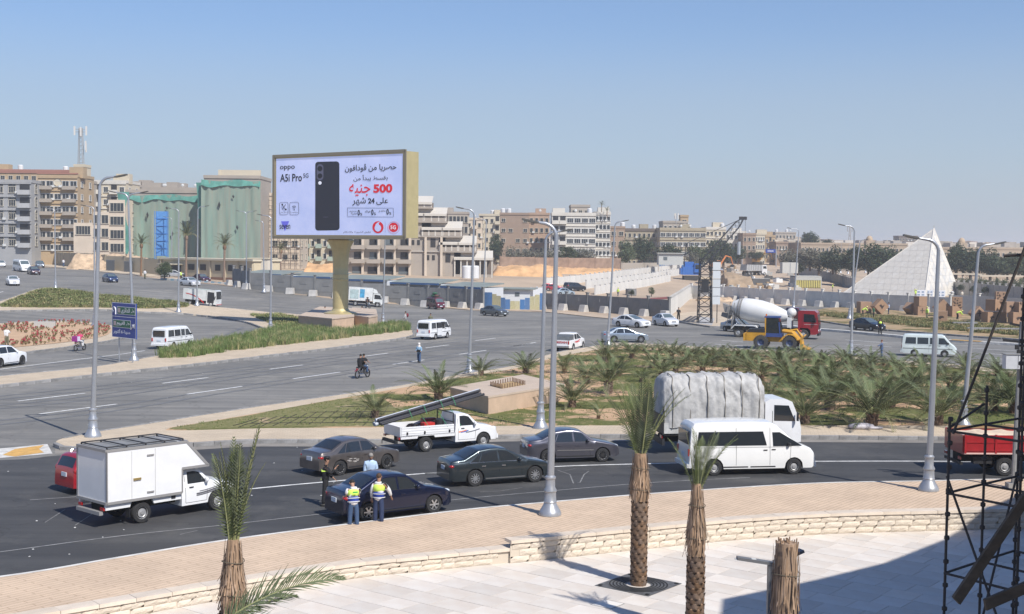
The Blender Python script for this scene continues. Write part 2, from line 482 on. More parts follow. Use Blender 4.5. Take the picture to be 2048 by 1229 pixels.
for ln in([(-40,818),(150,800),(400,765),(700,722),(950,690),(1180,668)],[(-40,850),(200,822),(450,782),(760,735),(1000,698),(1190,682)],[(-40,800),(250,770),(560,728),(820,694),(1020,668)],[(-20,745),(200,720),(330,708),(450,676),(500,655)]):
 w_=smooth_poly(wpoly(ln),False,5)
 for dd in(-.75,.75):sheet('wheel_track',ribbon(offset_line(w_,dd),.32),.0085,mat('polished_asphalt',(.15,.146,.14),.55,noise=.22,nscale=.5))
kerb_me=None
def kerb_mesh(L,H=.20,W=.22):
 b=MB();c=.03
 prof=[(-W/2,-.05),(W/2,-.05),(W/2,H-c),(W/2-c,H),(-W/2+c,H),(-W/2,H-c)]
 b.prism(prof,-L/2+.012,L/2-.012,plane='YZ')
 return b
def island(name,pix,topmat,kerb_runs,step=1.0,lift=.16,smooth_k=4,kmat=None,pave_w=None):
 poly=smooth_poly(wpoly(pix),True,smooth_k)
 top=sheet(name,poly,lift,topmat,side=.2)
 n=0
 me=kerb_mesh(step).mesh('kerb_stone',kmat or M_kerb)
 for run in kerb_runs:
  line=smooth_poly([tuple(P(a,b)[:2])for a,b in run],False,4)
  for x,y,a in walk(line,step):
   if n>=290:break
   o=link('kerb_stone',me,top,(x,y,terr(x,y)),a)
   sl=(terr(x+math.cos(a),y+math.sin(a))-terr(x,y))
   o.rotation_euler=(rnd.uniform(-.02,.02),-math.atan(sl),a+rnd.uniform(-.012,.012));n+=1
   o.location.z+=rnd.uniform(-.012,.012)
 return top,poly
I1_low=[(112,894),(125,899),(170,902),(346,896),(514,887),(773,887),(1005,878),(1237,877),(1585,879),(1883,881),(2200,886),(2500,893)]
I1_up=[(2500,790),(2250,766),(2048,748),(1900,732),(1760,722),(1600,708),(1400,697),(1240,689),(1177,697.6),(1103,711),(1028,735),(910,755),(823,772),(705,791),(560,812),(405,836),(333,848),(200,869),(125,884)]
I1,I1_poly=island('palm_island',I1_low+I1_up,M_pave2,[I1_low,I1_up],1.0)
def lawn_mat(name,g1,g2,s1,thr,sc=.35):
 m=bpy.data.materials.new(name);m.use_nodes=True;nt=m.node_tree;b=nt.nodes['Principled BSDF']
 tc=nt.nodes.new('ShaderNodeTexCoord')
 def N(s,d,rgh=.6):
  n=nt.nodes.new('ShaderNodeTexNoise');n.inputs['Scale'].default_value=s;n.inputs['Detail'].default_value=d;n.inputs['Roughness'].default_value=rgh
  nt.links.new(tc.outputs['Object'],n.inputs['Vector']);return n.outputs[0]
 def Rm(f,p0,p1,a,c):
  r=nt.nodes.new('ShaderNodeValToRGB');r.color_ramp.elements[0].position=p0;r.color_ramp.elements[1].position=p1
  r.color_ramp.elements[0].color=a+(1,);r.color_ramp.elements[1].color=c+(1,);nt.links.new(f,r.inputs[0]);return r.outputs[0]
 g=Rm(N(4.5,5,.7),.35,.65,g1,g2);s=Rm(N(3,5),.3,.7,tuple(v*.82 for v in s1),s1)
 f=Rm(N(sc,7,.68),thr-.03,thr+.03,(0,0,0),(1,1,1))
 x=nt.nodes.new('ShaderNodeMix');x.data_type='RGBA';nt.links.new(f,x.inputs[0]);nt.links.new(g,x.inputs[6]);nt.links.new(s,x.inputs[7])
 nt.links.new(x.outputs[2],b.inputs['Base Color']);b.inputs['Roughness'].default_value=.95;b.inputs['Specular IOR Level'].default_value=.1
 bp=nt.nodes.new('ShaderNodeBump');bp.inputs['Strength'].default_value=.8;bp.inputs['Distance'].default_value=.05
 nt.links.new(N(9,4),bp.inputs['Height']);nt.links.new(bp.outputs[0],b.inputs['Normal'])
 _M[name]=m
 return m
M_lawn=lawn_mat('lawn_and_sand',(.075,.10,.028),(.17,.165,.065),(.54,.36,.225),.51,.16)
M_lawn2=lawn_mat('tip_lawn',(.12,.135,.045),(.25,.22,.11),(.42,.32,.20),.60,.35)
lawn_pix=[(332,867),(420,850),(500,836),(700,800),(835,776),(925,760),(1040,740),(1115,718),(1190,705),(1250,697),(1400,703),(1600,714),(1760,729),(1900,740),(2048,756),(2250,775),(2500,800),(2500,862),(2048,858),(1700,857),(1400,857),(1005,858),(800,861),(538,863)]
lawn_poly=smooth_poly(wpoly(lawn_pix),True,3)
sheet('lawn',lawn_poly,.185,M_lawn,side=.03)
tip=smooth_poly(wpoly([(338,866.5),(420,851),(500,837.5),(620,816),(700,802),(770,806),(800,840),(815,859.5),(700,860.5),(538,861.5)]),True,3)
sheet('lawn',tip,.191,M_lawn2)
I2_near=[(-300,812),(-80,787),(0,776),(191,754),(396,732),(560,712),(664,699.5),(814,677.6),(826,666)]
I2_far=[(826,664),(801,652),(740,645),(640,636),(560,628),(470,620),(380,611),(280,598),(191,589),(92,578.5),(50,588),(0,605),(-80,628)]
I2_bay=[(-80,633),(0,624.5),(191,621.7),(273,626),(396,632.6),(478,643.5),(519,656),(530,664),(500,678),(420,696),(312,716),(186,738),(0,757),(-300,790)]
I2,I2_poly=island('median_island',I2_near+I2_far[1:]+I2_bay,M_pave2,[I2_near,I2_bay,I2_far],1.4)
I3_pix=[(-160,668),(-60,655),(0,650),(137,645),(224,654),(255,668),(246,678),(189,690),(63,707),(-60,722),(-200,735)]
I3,I3_poly=island('flower_island',I3_pix,M_pave2,[I3_pix[1:]],1.4)
bed=[(-150,672),(-60,658),(0,653),(137,648),(212,656),(222,667),(200,678),(120,690),(40,698),(-60,712),(-190,725)]
bed_poly=smooth_poly(wpoly(bed),True,3)
sheet('flower_bed_soil',bed_poly,.19,M_sand)
I4_low=[(1622,641),(1689,651.6),(1771.6,662),(1862,669),(1949.5,675.7),(2048,682.5),(2300,704),(2600,730)]
I4_pix=I4_low+[(2600,650),(2300,640),(2150,632),(1900,622),(1740,617),(1660,618),(1622,626),(1612,634)]
M_scrub=lawn_mat('scrub',(.10,.10,.04),(.18,.15,.07),(.40,.29,.175),.47,.25)
I4,I4_poly=island('box_island',I4_pix,M_scrub,[I4_low],1.4)
dv=[(1545,651),(1624,660),(1700,666.5),(1804,676),(1900,684.5),(2048,693),(2300,712),(2600,736)]
dvl=smooth_poly(wpoly(dv),False,4)
div=sheet('divider',ribbon(dvl,.7),.26,M_kerbw,side=.3)
n=0
for x,y,a in walk(dvl,1.6):
 if x>P(1905,684).x and n%6<3:
  o=MB().box((0,0,0),(1.58,.74,.05)).build('painted_kerb',M_yel,div,(x,y,terr(x,y)+.25),a)
 n+=1
I5=[(1338,640),(1360,646),(1428,656),(1452,652),(1466,640),(1455,628),(1400,625),(1345,632)]
island('corner_island',I5,M_pave2,[I5[1:5]],1.4)
for k in range(3):
 a=1362+k*9
 sheet('dark_strip',wpoly([(a,643-.2*k),(a+6,644),(a+24,633),(a+19,632.2)],.17),.176,mat('dark_gravel',(.05,.05,.055),.9))
sheet('gravel_pad',wpoly([(1392,647),(1424,651),(1430,637),(1403,634)],.17),.178,mat('gravel',(.42,.41,.4),.95,noise=.5,nscale=9))
PLZ=-0.30
cop_pix_l=[(-420,1300),(66,1222),(449,1159),(697,1121),(850,1106),(1010,1091)]
cop_pix_r=[(1010,1076),(1269,1051),(1450,1034.5),(1640,1023),(1859,1017),(2048,1013),(2500,1012)]
cop_l=smooth_poly([tuple(P(a,b,.16)[:2])for a,b in cop_pix_l],False,8)
cop_r=smooth_poly([tuple(P(a,b,.42)[:2])for a,b in cop_pix_r],False,8)
sheet('sidewalk',near_kerb+(cop_l+cop_r)[::-1],.15,M_pave,side=.16)
sheet('kerb_line',near_kerb+offset_line(near_kerb,-.16)[::-1],.156,mat('kerb_whitewash',(.66,.64,.60),.8,noise=.25,nscale=1.5))
M_cop=mat('coping_limestone',(.62,.53,.43),.7,noise=.12,nscale=1.5,rand=.06)
M_slab=mat('plaza_limestone',(.66,.615,.555),.6,noise=.13,nscale=1.1,rand=.10,col2=(.60,.53,.46))
M_stone=mat('split_face_stone',(.62,.54,.44),.9,noise=.16,nscale=3,rand=.06,bump=.8,bscale=7)
def stone_mesh(L,H,seed):
 r=random.Random(seed);nx,nz=6,3;vs=[];fs=[]
 for j in range(nz+1):
  for i in range(nx+1):
   e=(i in(0,nx))or(j in(0,nz))
   vs.append((-L/2+L*i/nx,(0 if e else-r.uniform(.01,.035)),H*j/nz))
 for j in range(nz):
  for i in range(nx):
   a=j*(nx+1)+i;fs.append((a,a+1,a+nx+2,a+nx+1))
 b=MB();b.add(vs,fs);b.box((0,.06,H/2),(L,.12,H))
 return b
def retaining(label,line,ztop,group):
 """line: inner coping edge (sidewalk side), wall face .45 m nearer the camera"""
 root=thing('retaining_wall',label,'wall',(0,0,0),group=group)
 face=offset_line(line,-.40)
 core=[(x,y)for x,y in offset_line(line,-.388)]
 b=MB()
 for(a,c),(a2,c2)in zip(zip(core,core[1:]),zip(line,line[1:])):
  b.add([(a[0],a[1],PLZ-.1),(c[0],c[1],PLZ-.1),(c[0],c[1],ztop-.09),(a[0],a[1],ztop-.09)],[(0,1,2,3)])
 b.build('wall_core',mat('mortar',(.54,.47,.38),.9),root,fix=False)
 rows=3 if ztop>.3 else 2
 hz=(ztop-.10-PLZ)/rows
 var=[[stone_mesh(.62,hz-.016,s).mesh('stone',M_stone)for s in range(4)],[stone_mesh(.40,hz-.016,s+9).mesh('stone',M_stone)for s in range(3)]]
 cnt=0
 for r_ in range(rows):
  pts=walk(face,.05);i=0;i=r_*6%11
  while i<len(pts)-14 and cnt<295:
   k=0 if rnd.random()<.72 else 1
   L=(.62,.40)[k];st=int(round((L+.015)/.05));mid=pts[i+st//2]
   link('stone',rnd.choice(var[k]),root,(mid[0],mid[1],PLZ+r_*hz+.01),mid[2]);i+=st;cnt+=1
 cme=MB().box((0,0,0),(.99,.50,.10)).mesh('coping_stone',M_cop)
 for x,y,a in walk(offset_line(line,-.21),1.0):
  link('coping_stone',cme,root,(x,y,ztop-.05+rnd.uniform(-.003,.003)),a)
 return root
retaining('low split-face limestone wall with flush coping left of the step',cop_l,.17,'limestone retaining walls')
retaining('higher split-face limestone wall with raised coping right of the step',cop_r,.42,'limestone retaining walls')
plz_poly=cop_l+cop_r+[(60,45),(60,5),(-40,5)]
plaza=thing('plaza_paving','x',None);del plaza['label'];plaza.name='plaza_paving';plaza['kind']='structure'
ang=R(-38)
sl_me={}
for wd in(.62,.9,1.2):
 b=MB();b.prism([(-wd/2+.006,-.294),(wd/2-.006,-.294),(wd/2-.006,.294),(-wd/2+.006,.294)],-.03,0)
 sl_me[wd]=b.mesh('paving_slab',M_slab)
cl=cop_l+cop_r
def wall_y(x):
 for a,b in zip(cl,cl[1:]):
  if a[0]<=x<=b[0]and b[0]>a[0]:return a[1]+(b[1]-a[1])*(x-a[0])/(b[0]-a[0])-.42
 return-1
cand=[]
ca,sa=math.cos(ang),math.sin(ang)
for row in range(-70,110):
 v=row*.9
 u=-60+rnd.random()*1.0
 while u<70:
  wd=1.2 if rnd.random()<.7 else .9
  cx,cy=ca*(u+wd/2)-sa*v,sa*(u+wd/2)+ca*v+34
  u+=wd
  if cy>wall_y(cx)+.7 or wall_y(cx)<0 or cy<24:continue
  q=proj((cx,cy,PLZ))
  if-80<q[0]<2130 and q[1]<1290:cand.append((cx,cy,wd))
cand.sort(key=lambda c:c[1],reverse=False)
S_AREA=[c for c in cand]
big={}
for wd in(.9,1.2):
 b=MB();b.prism([(-wd/2+.008,-.441),(wd/2-.008,-.441),(wd/2-.008,.441),(-wd/2+.008,.441)],-.03,0)
 big[wd]=b.mesh('paving_slab',M_slab)
for cx,cy,wd in S_AREA[:300]:
 link('paving_slab',big[wd],plaza,(cx,cy,PLZ+rnd.uniform(-.002,.002)),ang)
if len(S_AREA)>300:
 b=MB()
 for cx,cy,wd in S_AREA[300:]:b.box((cx,cy,PLZ-.015),(wd-.01,.888,.03),rz=ang)
 stuff(b.build('paving_slabs',M_slab,plaza))
sheet('plaza_base',offset_line(cop_l+cop_r,-.02)+[(60,45),(60,5),(-40,5)],PLZ-.012,mat('plaza_grout',(.36,.29,.23),.8,noise=.2,nscale=2))
M_glass=mat('dark_glass',(.018,.022,.026),.04,spec=.8)
M_glassl=mat('clear_windscreen',(.09,.12,.13),.05,spec=.9)
M_tyre=mat('tyre_rubber',(.022,.022,.023),.85)
M_rim=mat('alloy_rim',(.55,.56,.58),.3,metal=.8)
M_steel=mat('steel_rim',(.42,.42,.42),.45,metal=.5)
M_black=mat('black_plastic',(.02,.02,.022),.55)
M_under=mat('underbody',(.012,.012,.012),.9)
M_chrome=mat('chrome',(.7,.7,.72),.15,metal=1.0)
M_tail=mat('tail_lamp',(.38,.012,.012),.15,coat=1)
M_head=mat('headlamp',(.62,.66,.70),.12,coat=1)
M_amber=mat('amber_lamp',(.6,.2,.02),.2)
M_plate=mat('number_plate',(.55,.60,.66),.5)
M_rubber_grey=mat('tyre_dusty',(.05,.048,.045),.9)
def paint(name,col,metal=.0,rough=.28,dirt=.06):return mat(name,col,rough,metal=metal,noise=dirt,nscale=1.3,coat=.8)
def lerp(a,b,t):return a+(b-a)*t
def interp(pts,x):
 if x<=pts[0][0]:return pts[0][1]
 for(a,za),(b,zb)in zip(pts,pts[1:]):
  if x<=b:
   t=(x-a)/(b-a)if b>a else 0
   return za+(zb-za)*t
 return pts[-1][1]
class Body:
 """car body as a structured shell: length along x (front +x), width y, from a side profile, arches and a tumblehome"""
 def __init__(s,L,W,prof,belt,axles,wr,tumble=.17,sill=.22,plan=.07,nose=.16,tail=.10,edge=.06,archr=None,crown=.03,step=.03):
  s.L,s.W,s.prof,s.belt,s.axles,s.wr=L,W,prof,belt,axles,wr
  s.tumble,s.sill,s.plan,s.nose,s.tail,s.edge,s.crown,s.step=tumble,sill,plan,nose,tail,edge,crown,step
  s.ar=archr or wr+.06
  s.H=max(z for _,z in prof)
 def zt(s,x):return interp(s.prof,x)
 def zbelt(s,x):return interp(s.belt,x)if isinstance(s.belt,list)else s.belt
 def zb(s,x):
  z=s.sill+(.05 if abs(x)>s.L/2-.12 else 0)
  for a in s.axles:
   d=abs(x-a)
   if d<s.ar:z=max(z,s.wr+math.sqrt(max(0,s.ar**2-d*d)))
  return z
 def hw(s,x,z):
  h=s.W/2;q=abs(x)/(s.L/2)
  k=1-s.plan*q**3.2
  dr=s.L/2-abs(x);e=s.nose if x>0 else s.tail
  if dr<.35:k-=e*(1-dr/.35)**2
  b=s.zbelt(x)
  if z<=b:
   m=.55*b;k*=1-.05*((z-m)/m)**2
  else:
   k*=.988-s.step-s.tumble*(z-b)/max(.1,s.H-b)
  return h*k
 def build(s,m,parent,name='body'):
  xs=set()
  n=int(s.L/.16)
  for i in range(n+1):xs.add(round(-s.L/2+s.L*i/n,4))
  for x,_ in s.prof:xs.add(round(x,4))
  for a in s.axles:
   for k in range(9):xs.add(round(a-s.ar*math.cos(math.pi*k/8),4))
   xs.add(round(a-s.ar-.012,4));xs.add(round(a+s.ar+.012,4))
  for e in(.03,.09,.2):xs.add(s.L/2-e);xs.add(-s.L/2+e)
  xs=sorted(x for x in xs if abs(x)<=s.L/2+1e-6)
  cl=[xs[0]]
  for x in xs[1:]:
   if x-cl[-1]>.008:cl.append(x)
  xs=cl
  b=MB();rows=[]
  for x in xs:
   zt=s.zt(x);zb=min(s.zb(x),zt-.12);r=s.edge
   zk=min(s.zbelt(x),zt-r-.02);zk=max(zk,zb+.02)
   pts=[]
   for j in range(6):
    z=lerp(zb,zk,j/5);pts.append((s.hw(x,z),z))
   for j in range(1,4):
    z=lerp(zk,zt-r,j/3);pts.append((s.hw(x,z+(.001 if j else 0)),z))
   w1=pts[-1][0]
   for j in range(1,4):
    t=j/3*math.pi/2
    pts.append((w1-r*(1-math.cos(t)),zt-r+r*math.sin(t)))
   w2=pts[-1][0]
   for k in(.66,.33,0):
    pts.append((w2*k,zt+s.crown*(1-k*k)))
   rows.append([Vector((x,-y,z))for y,z in pts]+[Vector((x,y,z))for y,z in pts[-2::-1]])
  m_=len(rows[0])
  vs=[p for r_ in rows for p in r_]
  fs=[]
  for i in range(len(rows)-1):
   for j in range(m_-1):fs.append((i*m_+j,i*m_+j+1,(i+1)*m_+j+1,(i+1)*m_+j))
  fs.append(tuple(range(m_)));fs.append(tuple((len(rows)-1)*m_+j for j in range(m_)))
  b.add(vs,fs)
  o=b.build(name,m,parent,smooth=38)
  u=MB();u.box((0,0,s.sill+.18),(s.L-.5,s.W*.80,.32))
  for a in s.axles:u.box((a,0,s.wr+.1),(s.ar*1.9,s.W*.74,s.wr*1.3))
  u.build('underbody',M_under,parent)
  return o
 def side_pt(s,x,z,sd,off=.006):return Vector((x,sd*(s.hw(x,z)+off),z))
 def side_panel(s,b,xb0,xb1,xt0,xt1,z0,z1,sd,off=.007,nu=6,nv=3,mi=None,topclip=.05):
  """four-sided glass or trim lying on the flank"""
  vs=[];fs=[]
  for j in range(nv+1):
   for i in range(nu+1):
    u=i/nu;v=j/nv
    x=lerp(lerp(xb0,xb1,u),lerp(xt0,xt1,u),v)
    zz1=min(z1,s.zt(lerp(xt0,xt1,u))-s.edge*.6-topclip)
    z=lerp(z0,zz1,v)
    vs.append(s.side_pt(x,z,sd,off))
  for j in range(nv):
   for i in range(nu):
    a=j*(nu+1)+i;fs.append((a,a+1,a+nu+2,a+nu+1))
  b.add(vs,fs,mi)
 def side_line(s,b,pts,wd,sd,off=.004,mi=None):
  for(x0,z0),(x1,z1)in zip(pts,pts[1:]):
   n=max(1,int(math.hypot(x1-x0,z1-z0)/.25))
   for k in range(n):
    a=(lerp(x0,x1,k/n),lerp(z0,z1,k/n));c=(lerp(x0,x1,(k+1)/n),lerp(z0,z1,(k+1)/n))
    d=Vector((c[0]-a[0],c[1]-a[1])).normalized();q=(-d.y*wd/2,d.x*wd/2)
    b.add([s.side_pt(a[0]-q[0],a[1]-q[1],sd,off),s.side_pt(c[0]-q[0],c[1]-q[1],sd,off),s.side_pt(c[0]+q[0],c[1]+q[1],sd,off),s.side_pt(a[0]+q[0],a[1]+q[1],sd,off)],[(0,1,2,3)],mi)
 def top_panel(s,b,x0,x1,m0=.07,m1=.07,off=.008,nu=5,nv=6,mi=None):
  """windscreen or rear window: lies on the top strip between x0 and x1"""
  vs=[];fs=[]
  for i in range(nu+1):
   x=lerp(x0,x1,i/nu);z=s.zt(x)
   sl=(s.zt(x+.02)-s.zt(x-.02))/.04;nn=Vector((-sl,0,1)).normalized()
   w1=s.hw(x,z-s.edge)-s.edge-lerp(m0,m1,i/nu)
   for j in range(nv+1):
    k=-1+2*j/nv
    kk=abs(k)*w1/max(.01,(s.hw(x,z-s.edge)-s.edge))
    vs.append(Vector((x,k*w1,z+s.crown*(1-kk*kk)))+nn*off)
  for i in range(nu):
   for j in range(nv):
    a=i*(nv+1)+j;fs.append((a,a+1,a+nv+2,a+nv+1))
  b.add(vs,fs,mi)
WH={}
def wheel_meshes(r,wd,kind):
 k=(round(r,2),round(wd,2),kind)
 if k in WH:return WH[k]
 b=MB();prof=[(r*.60,-wd/2),(r*.92,-wd/2),(r*.985,-wd*.36),(r,-wd*.2),(r,wd*.2),(r*.985,wd*.36),(r*.92,wd/2),(r*.60,wd/2),(r*.60,-wd/2)]
 b.lathe(prof,24,axis='Y',cap=False)
 ty=b.mesh('tyre',M_tyre if kind!='truck' else M_rubber_grey,smooth=50)
 b=MB();rr=r*.63
 b.lathe([(rr,-wd*.5-.004),(rr,-wd*.46),(rr*.90,-wd*.44),(rr*.88,-wd*.25),(.01,-wd*.25)],20,axis='Y',cap=False,mi=0)
 if kind=='alloy' or kind=='alloy10' or kind=='dark':
  n={'alloy':6,'alloy10':10,'dark':9}[kind]
  for i in range(n):
   a=2*math.pi*i/n;d=Vector((math.cos(a),0,math.sin(a)))
   b.beam(d*rr*.12+Vector((0,-wd*.43,0)),d*rr*.93+Vector((0,-wd*.42,0)),rr*(1.15/n+.06),.03,up=(0,1,0),mi=1)
  b.lathe([(rr*.22,-wd*.47),(rr*.22,-wd*.3),(.001,-wd*.3)],10,axis='Y',mi=1)
  back=M_under;sp=M_rim if kind!='dark' else M_black
  me=b.mesh('rim',[M_rim if kind!='dark' else M_steel,sp])
  b2=MB();b2.lathe([(rr*.86,-wd*.30),(.01,-wd*.30)],20,axis='Y',cap=False)
 else:
  b.lathe([(rr*.70,-wd*.40),(rr*.62,-wd*.34),(rr*.30,-wd*.40),(rr*.28,-wd*.50),(.001,-wd*.50)],18,axis='Y',cap=False,mi=1)
  for i in range(8):
   a=2*math.pi*i/8;b.ball((math.cos(a)*rr*.78,-wd*.37,math.sin(a)*rr*.78),rr*.07,6,4,mi=2)
  me=b.mesh('rim',[M_steel,M_steel,M_under],smooth=40)
  b2=MB();b2.lathe([(rr*.86,-wd*.26),(.01,-wd*.26)],16,axis='Y',cap=False)
 di=b2.mesh('brake_disc',M_under)
 WH[k]=(ty,me,di)
 return WH[k]
def wheel(parent,x,y,r,wd,kind='steel',name='wheel'):
 ty,ri,di=wheel_meshes(r,wd,kind)
 o=link(name,ty,parent,(x,y,r),0 if y<0 else math.pi)
 link('rim',ri,o);link('brake_disc',di,o)
 return o
def wheels(parent,axles,track,r,wd,kind='steel'):
 for a in axles:
  for s_ in(-1,1):wheel(parent,a,s_*track/2,r,wd,kind)
def blob(parent,name,m,c,d,rz=0.0,n=(10,6)):
 b=MB();b.ball((0,0,0),d,*n);return b.build(name,m,parent,c,rz,smooth=True)
def boxp(parent,name,m,c,d,rz=0.0):return MB().box((0,0,0),d).build(name,m,parent,c,rz)
def place_wheels(o,rear,front,hw,wb,ax0=None,z=0.0):
 """rear/front: photo pixels where the near-side wheels touch the road"""
 a=P(*rear);b=P(*front);h=Vector((b.x-a.x,b.y-a.y,0)).normalized();n=Vector((-h.y,h.x,0))
 c=(a+b)/2+n*hw
 o.location=(c.x,c.y,terr(c.x,c.y)+z)
 g0=terr(c.x+h.x,c.y+h.y)-terr(c.x-h.x,c.y-h.y)
 o.rotation_euler=(0,-math.atan(g0/2),math.atan2(h.y,h.x))
def trims(o,B,seams,handles,mirror=None,trim=M_black,pnt=None,mirm=None):
 for sd in(-1,1):
  for line in seams:
   b=MB();B.side_line(b,line,.014,sd,.003);b.build('door_seam',M_under,o,fix=False)
 for sd in(-1,1):
  for hx,hz in handles:
   p=B.side_pt(hx,hz,sd,.012);boxp(o,'door_handle',trim,p,(.17,.03,.035))
  if mirror:
   x,z=mirror;p=B.side_pt(x,z,sd,.09);blob(o,'wing_mirror',mirm or pnt or trim,p,(.07,.10,.075))
def sedan(name,label,col,kind='sedan',L=4.4,W=1.70,H=1.46,wb=2.6,rim='steel',group=None,cat='car',metal=.3,r=.31,detail=True,trunk=None,hood=None,pillar=None,mould=False,chrome=False,tailm=None,glass=None,dirt=.06,roofrail=False):
 o=thing(name,label,cat,group=group)
 m=paint(name+'_paint_'+str(len(_M)),col,metal,dirt=dirt)
 fo=.82 if L>4.2 else .78
 ax=[-L/2+(L-wb-fo),L/2-fo]
 f,e=L/2,-L/2
 bz=.92*H/1.46
 if kind=='sedan':
  prof=[(e,.66),(e+.03,.90*H/1.46),(e+.10,1.02*H/1.46),(e+.45,1.055*H/1.46),(e+.62,1.07*H/1.46),(e+1.28,H-.06),(e+1.75,H),(e+2.1,H),(e+2.45,H-.05),(f-1.15,.975*H/1.46),(f-.9,.93*H/1.46),(f-.35,.82*H/1.46),(f-.10,.72),(f-.02,.58),(f,.50)]
  rw=(e+.68,e+1.22);ws=(e+2.50,f-1.20)
  sw=[(e+.72,e+1.02,e+1.22,e+1.20,None)]
  win=[(e+.88,e+1.22,e+1.34,e+1.38),(e+1.26,e+2.05,e+1.42,e+2.02),(e+2.13,f-1.42,e+2.10,e+2.52)]
  seams=[[(e+1.02,.95*bz/.92),(e+1.12,.62),(e+1.3,.3)],[(e+2.09,1.0),(e+2.09,.26)],[(f-1.36,.93*bz),(f-1.42,.5),(f-1.38,.26)]]
  hd=[(e+1.42,.80*bz/.92),(e+2.27,.79*bz/.92)]
 elif kind in('wagon','hatch','suv'):
  sl=.25 if kind!='suv' else .18
  prof=[(e,.60),(e+.03,bz+.05),(e+sl,H-.10),(e+sl+.15,H-.02),(e+1.2,H),(e+2.2,H-.01),(e+2.55*L/4.4,H-.06),(f-1.15,bz+.09),(f-.9,bz+.05),(f-.35,bz-.06),(f-.10,bz-.16),(f-.02,.56),(f,.5)]
  rw=(e+.045,e+sl-.02);ws=(e+2.60*L/4.4,f-1.2)
  win=[(e+.32,e+.95,e+.48,e+1.0),(e+1.03,e+1.9,e+1.08,e+1.9),(e+1.98,f-1.42,e+1.98,e+2.5*L/4.4)]
  seams=[[(e+1.0,bz),(e+1.0,.5)],[(e+1.94,1.0),(e+1.94,.28)],[(f-1.38,bz),(f-1.42,.3)]]
  hd=[(e+1.2,bz-.1),(e+2.1,bz-.1)]
 B=Body(L,W,prof,bz,ax,r,tumble=.20,sill=.23)
 B.build(m,o)
 gm=glass or M_glass
 z0=bz+.035
 for sd in(-1,1):
  for w_ in win:
   b=MB();B.side_panel(b,w_[0],w_[1],w_[2],w_[3],z0,H-.10,sd);b.build('side_window',gm,o,fix=False)
 for sd in(-1,1):
  b=MB();B.side_line(b,[(win[0][0]-.03,z0-.012),(win[-1][1]+.05,z0-.012)],.028,sd,.006)
  b.build('window_trim',M_chrome if chrome else M_black,o,fix=False)
 b=MB();B.top_panel(b,*ws);b.build('windscreen',glass and gm or M_glassl,o,fix=False)
 b=MB();B.top_panel(b,*rw);b.build('rear_window',gm,o,fix=False)
 wheels(o,ax,W-.20,r,.20,rim)
 for sd in(-1,1):
  blob(o,'headlight',M_head,(f-.20,sd*(W/2-.27),.66*H/1.46+.03),(.17,.15,.085))
  if kind=='sedan':blob(o,'tail_light',tailm or M_tail,(e+.14,sd*(W/2-.22),.82*H/1.46),(.14,.15,.10))
  else:blob(o,'tail_light',M_tail,(e+.14,sd*(W/2-.17),bz-.02),(.13,.10,.16))
 boxp(o,'number_plate',M_plate,(e-.005,0,.72 if kind=='sedan' else .75),(.03,.36,.16))
 boxp(o,'number_plate',M_plate,(f+.004,0,.42),(.03,.36,.14))
 boxp(o,'grille',M_black,(f-.03,0,.60),(.08,.62,.12))
 trims(o,B,seams,hd,(f-1.52,bz+.09),pnt=m,trim=M_chrome if chrome else m)
 for sd in(-1,1):
  b=MB();B.side_line(b,[(ax[0]+B.ar+.05,.30),(ax[1]-B.ar-.05,.30)],.05,sd,.008)
  b.build('sill_trim',M_chrome if chrome else M_black,o,fix=False)
  if mould:
   b=MB();B.side_line(b,[(ax[0]+B.ar+.05,.58),(ax[1]-B.ar-.05,.56)],.045,sd,.012)
   b.build('side_moulding',M_chrome,o,fix=False)
 if roofrail:
  for sd in(-1,1):
   MB().tube([(e+.6,sd*(W*.36),H-.02),(e+.7,sd*W*.36,H+.05),(e+2.2,sd*W*.36,H+.05),(e+2.3,sd*W*.36,H-.02)],.02,6).build('roof_rail',M_chrome,o)
 o['W']=W;o['wb']=wb
 return o
def put(o,rear,front,W=None):
 a=P(*rear);b=P(*front)
 place_wheels(o,rear,front,(o['W']-.2)/2,o['wb'])
 sh=o.get('shift',0.0)
 rz=o.rotation_euler.z
 o.location.x+=math.cos(rz)*sh;o.location.y+=math.sin(rz)*sh
 for k in('W','wb','shift'):
  if k in o:del o[k]
 return o
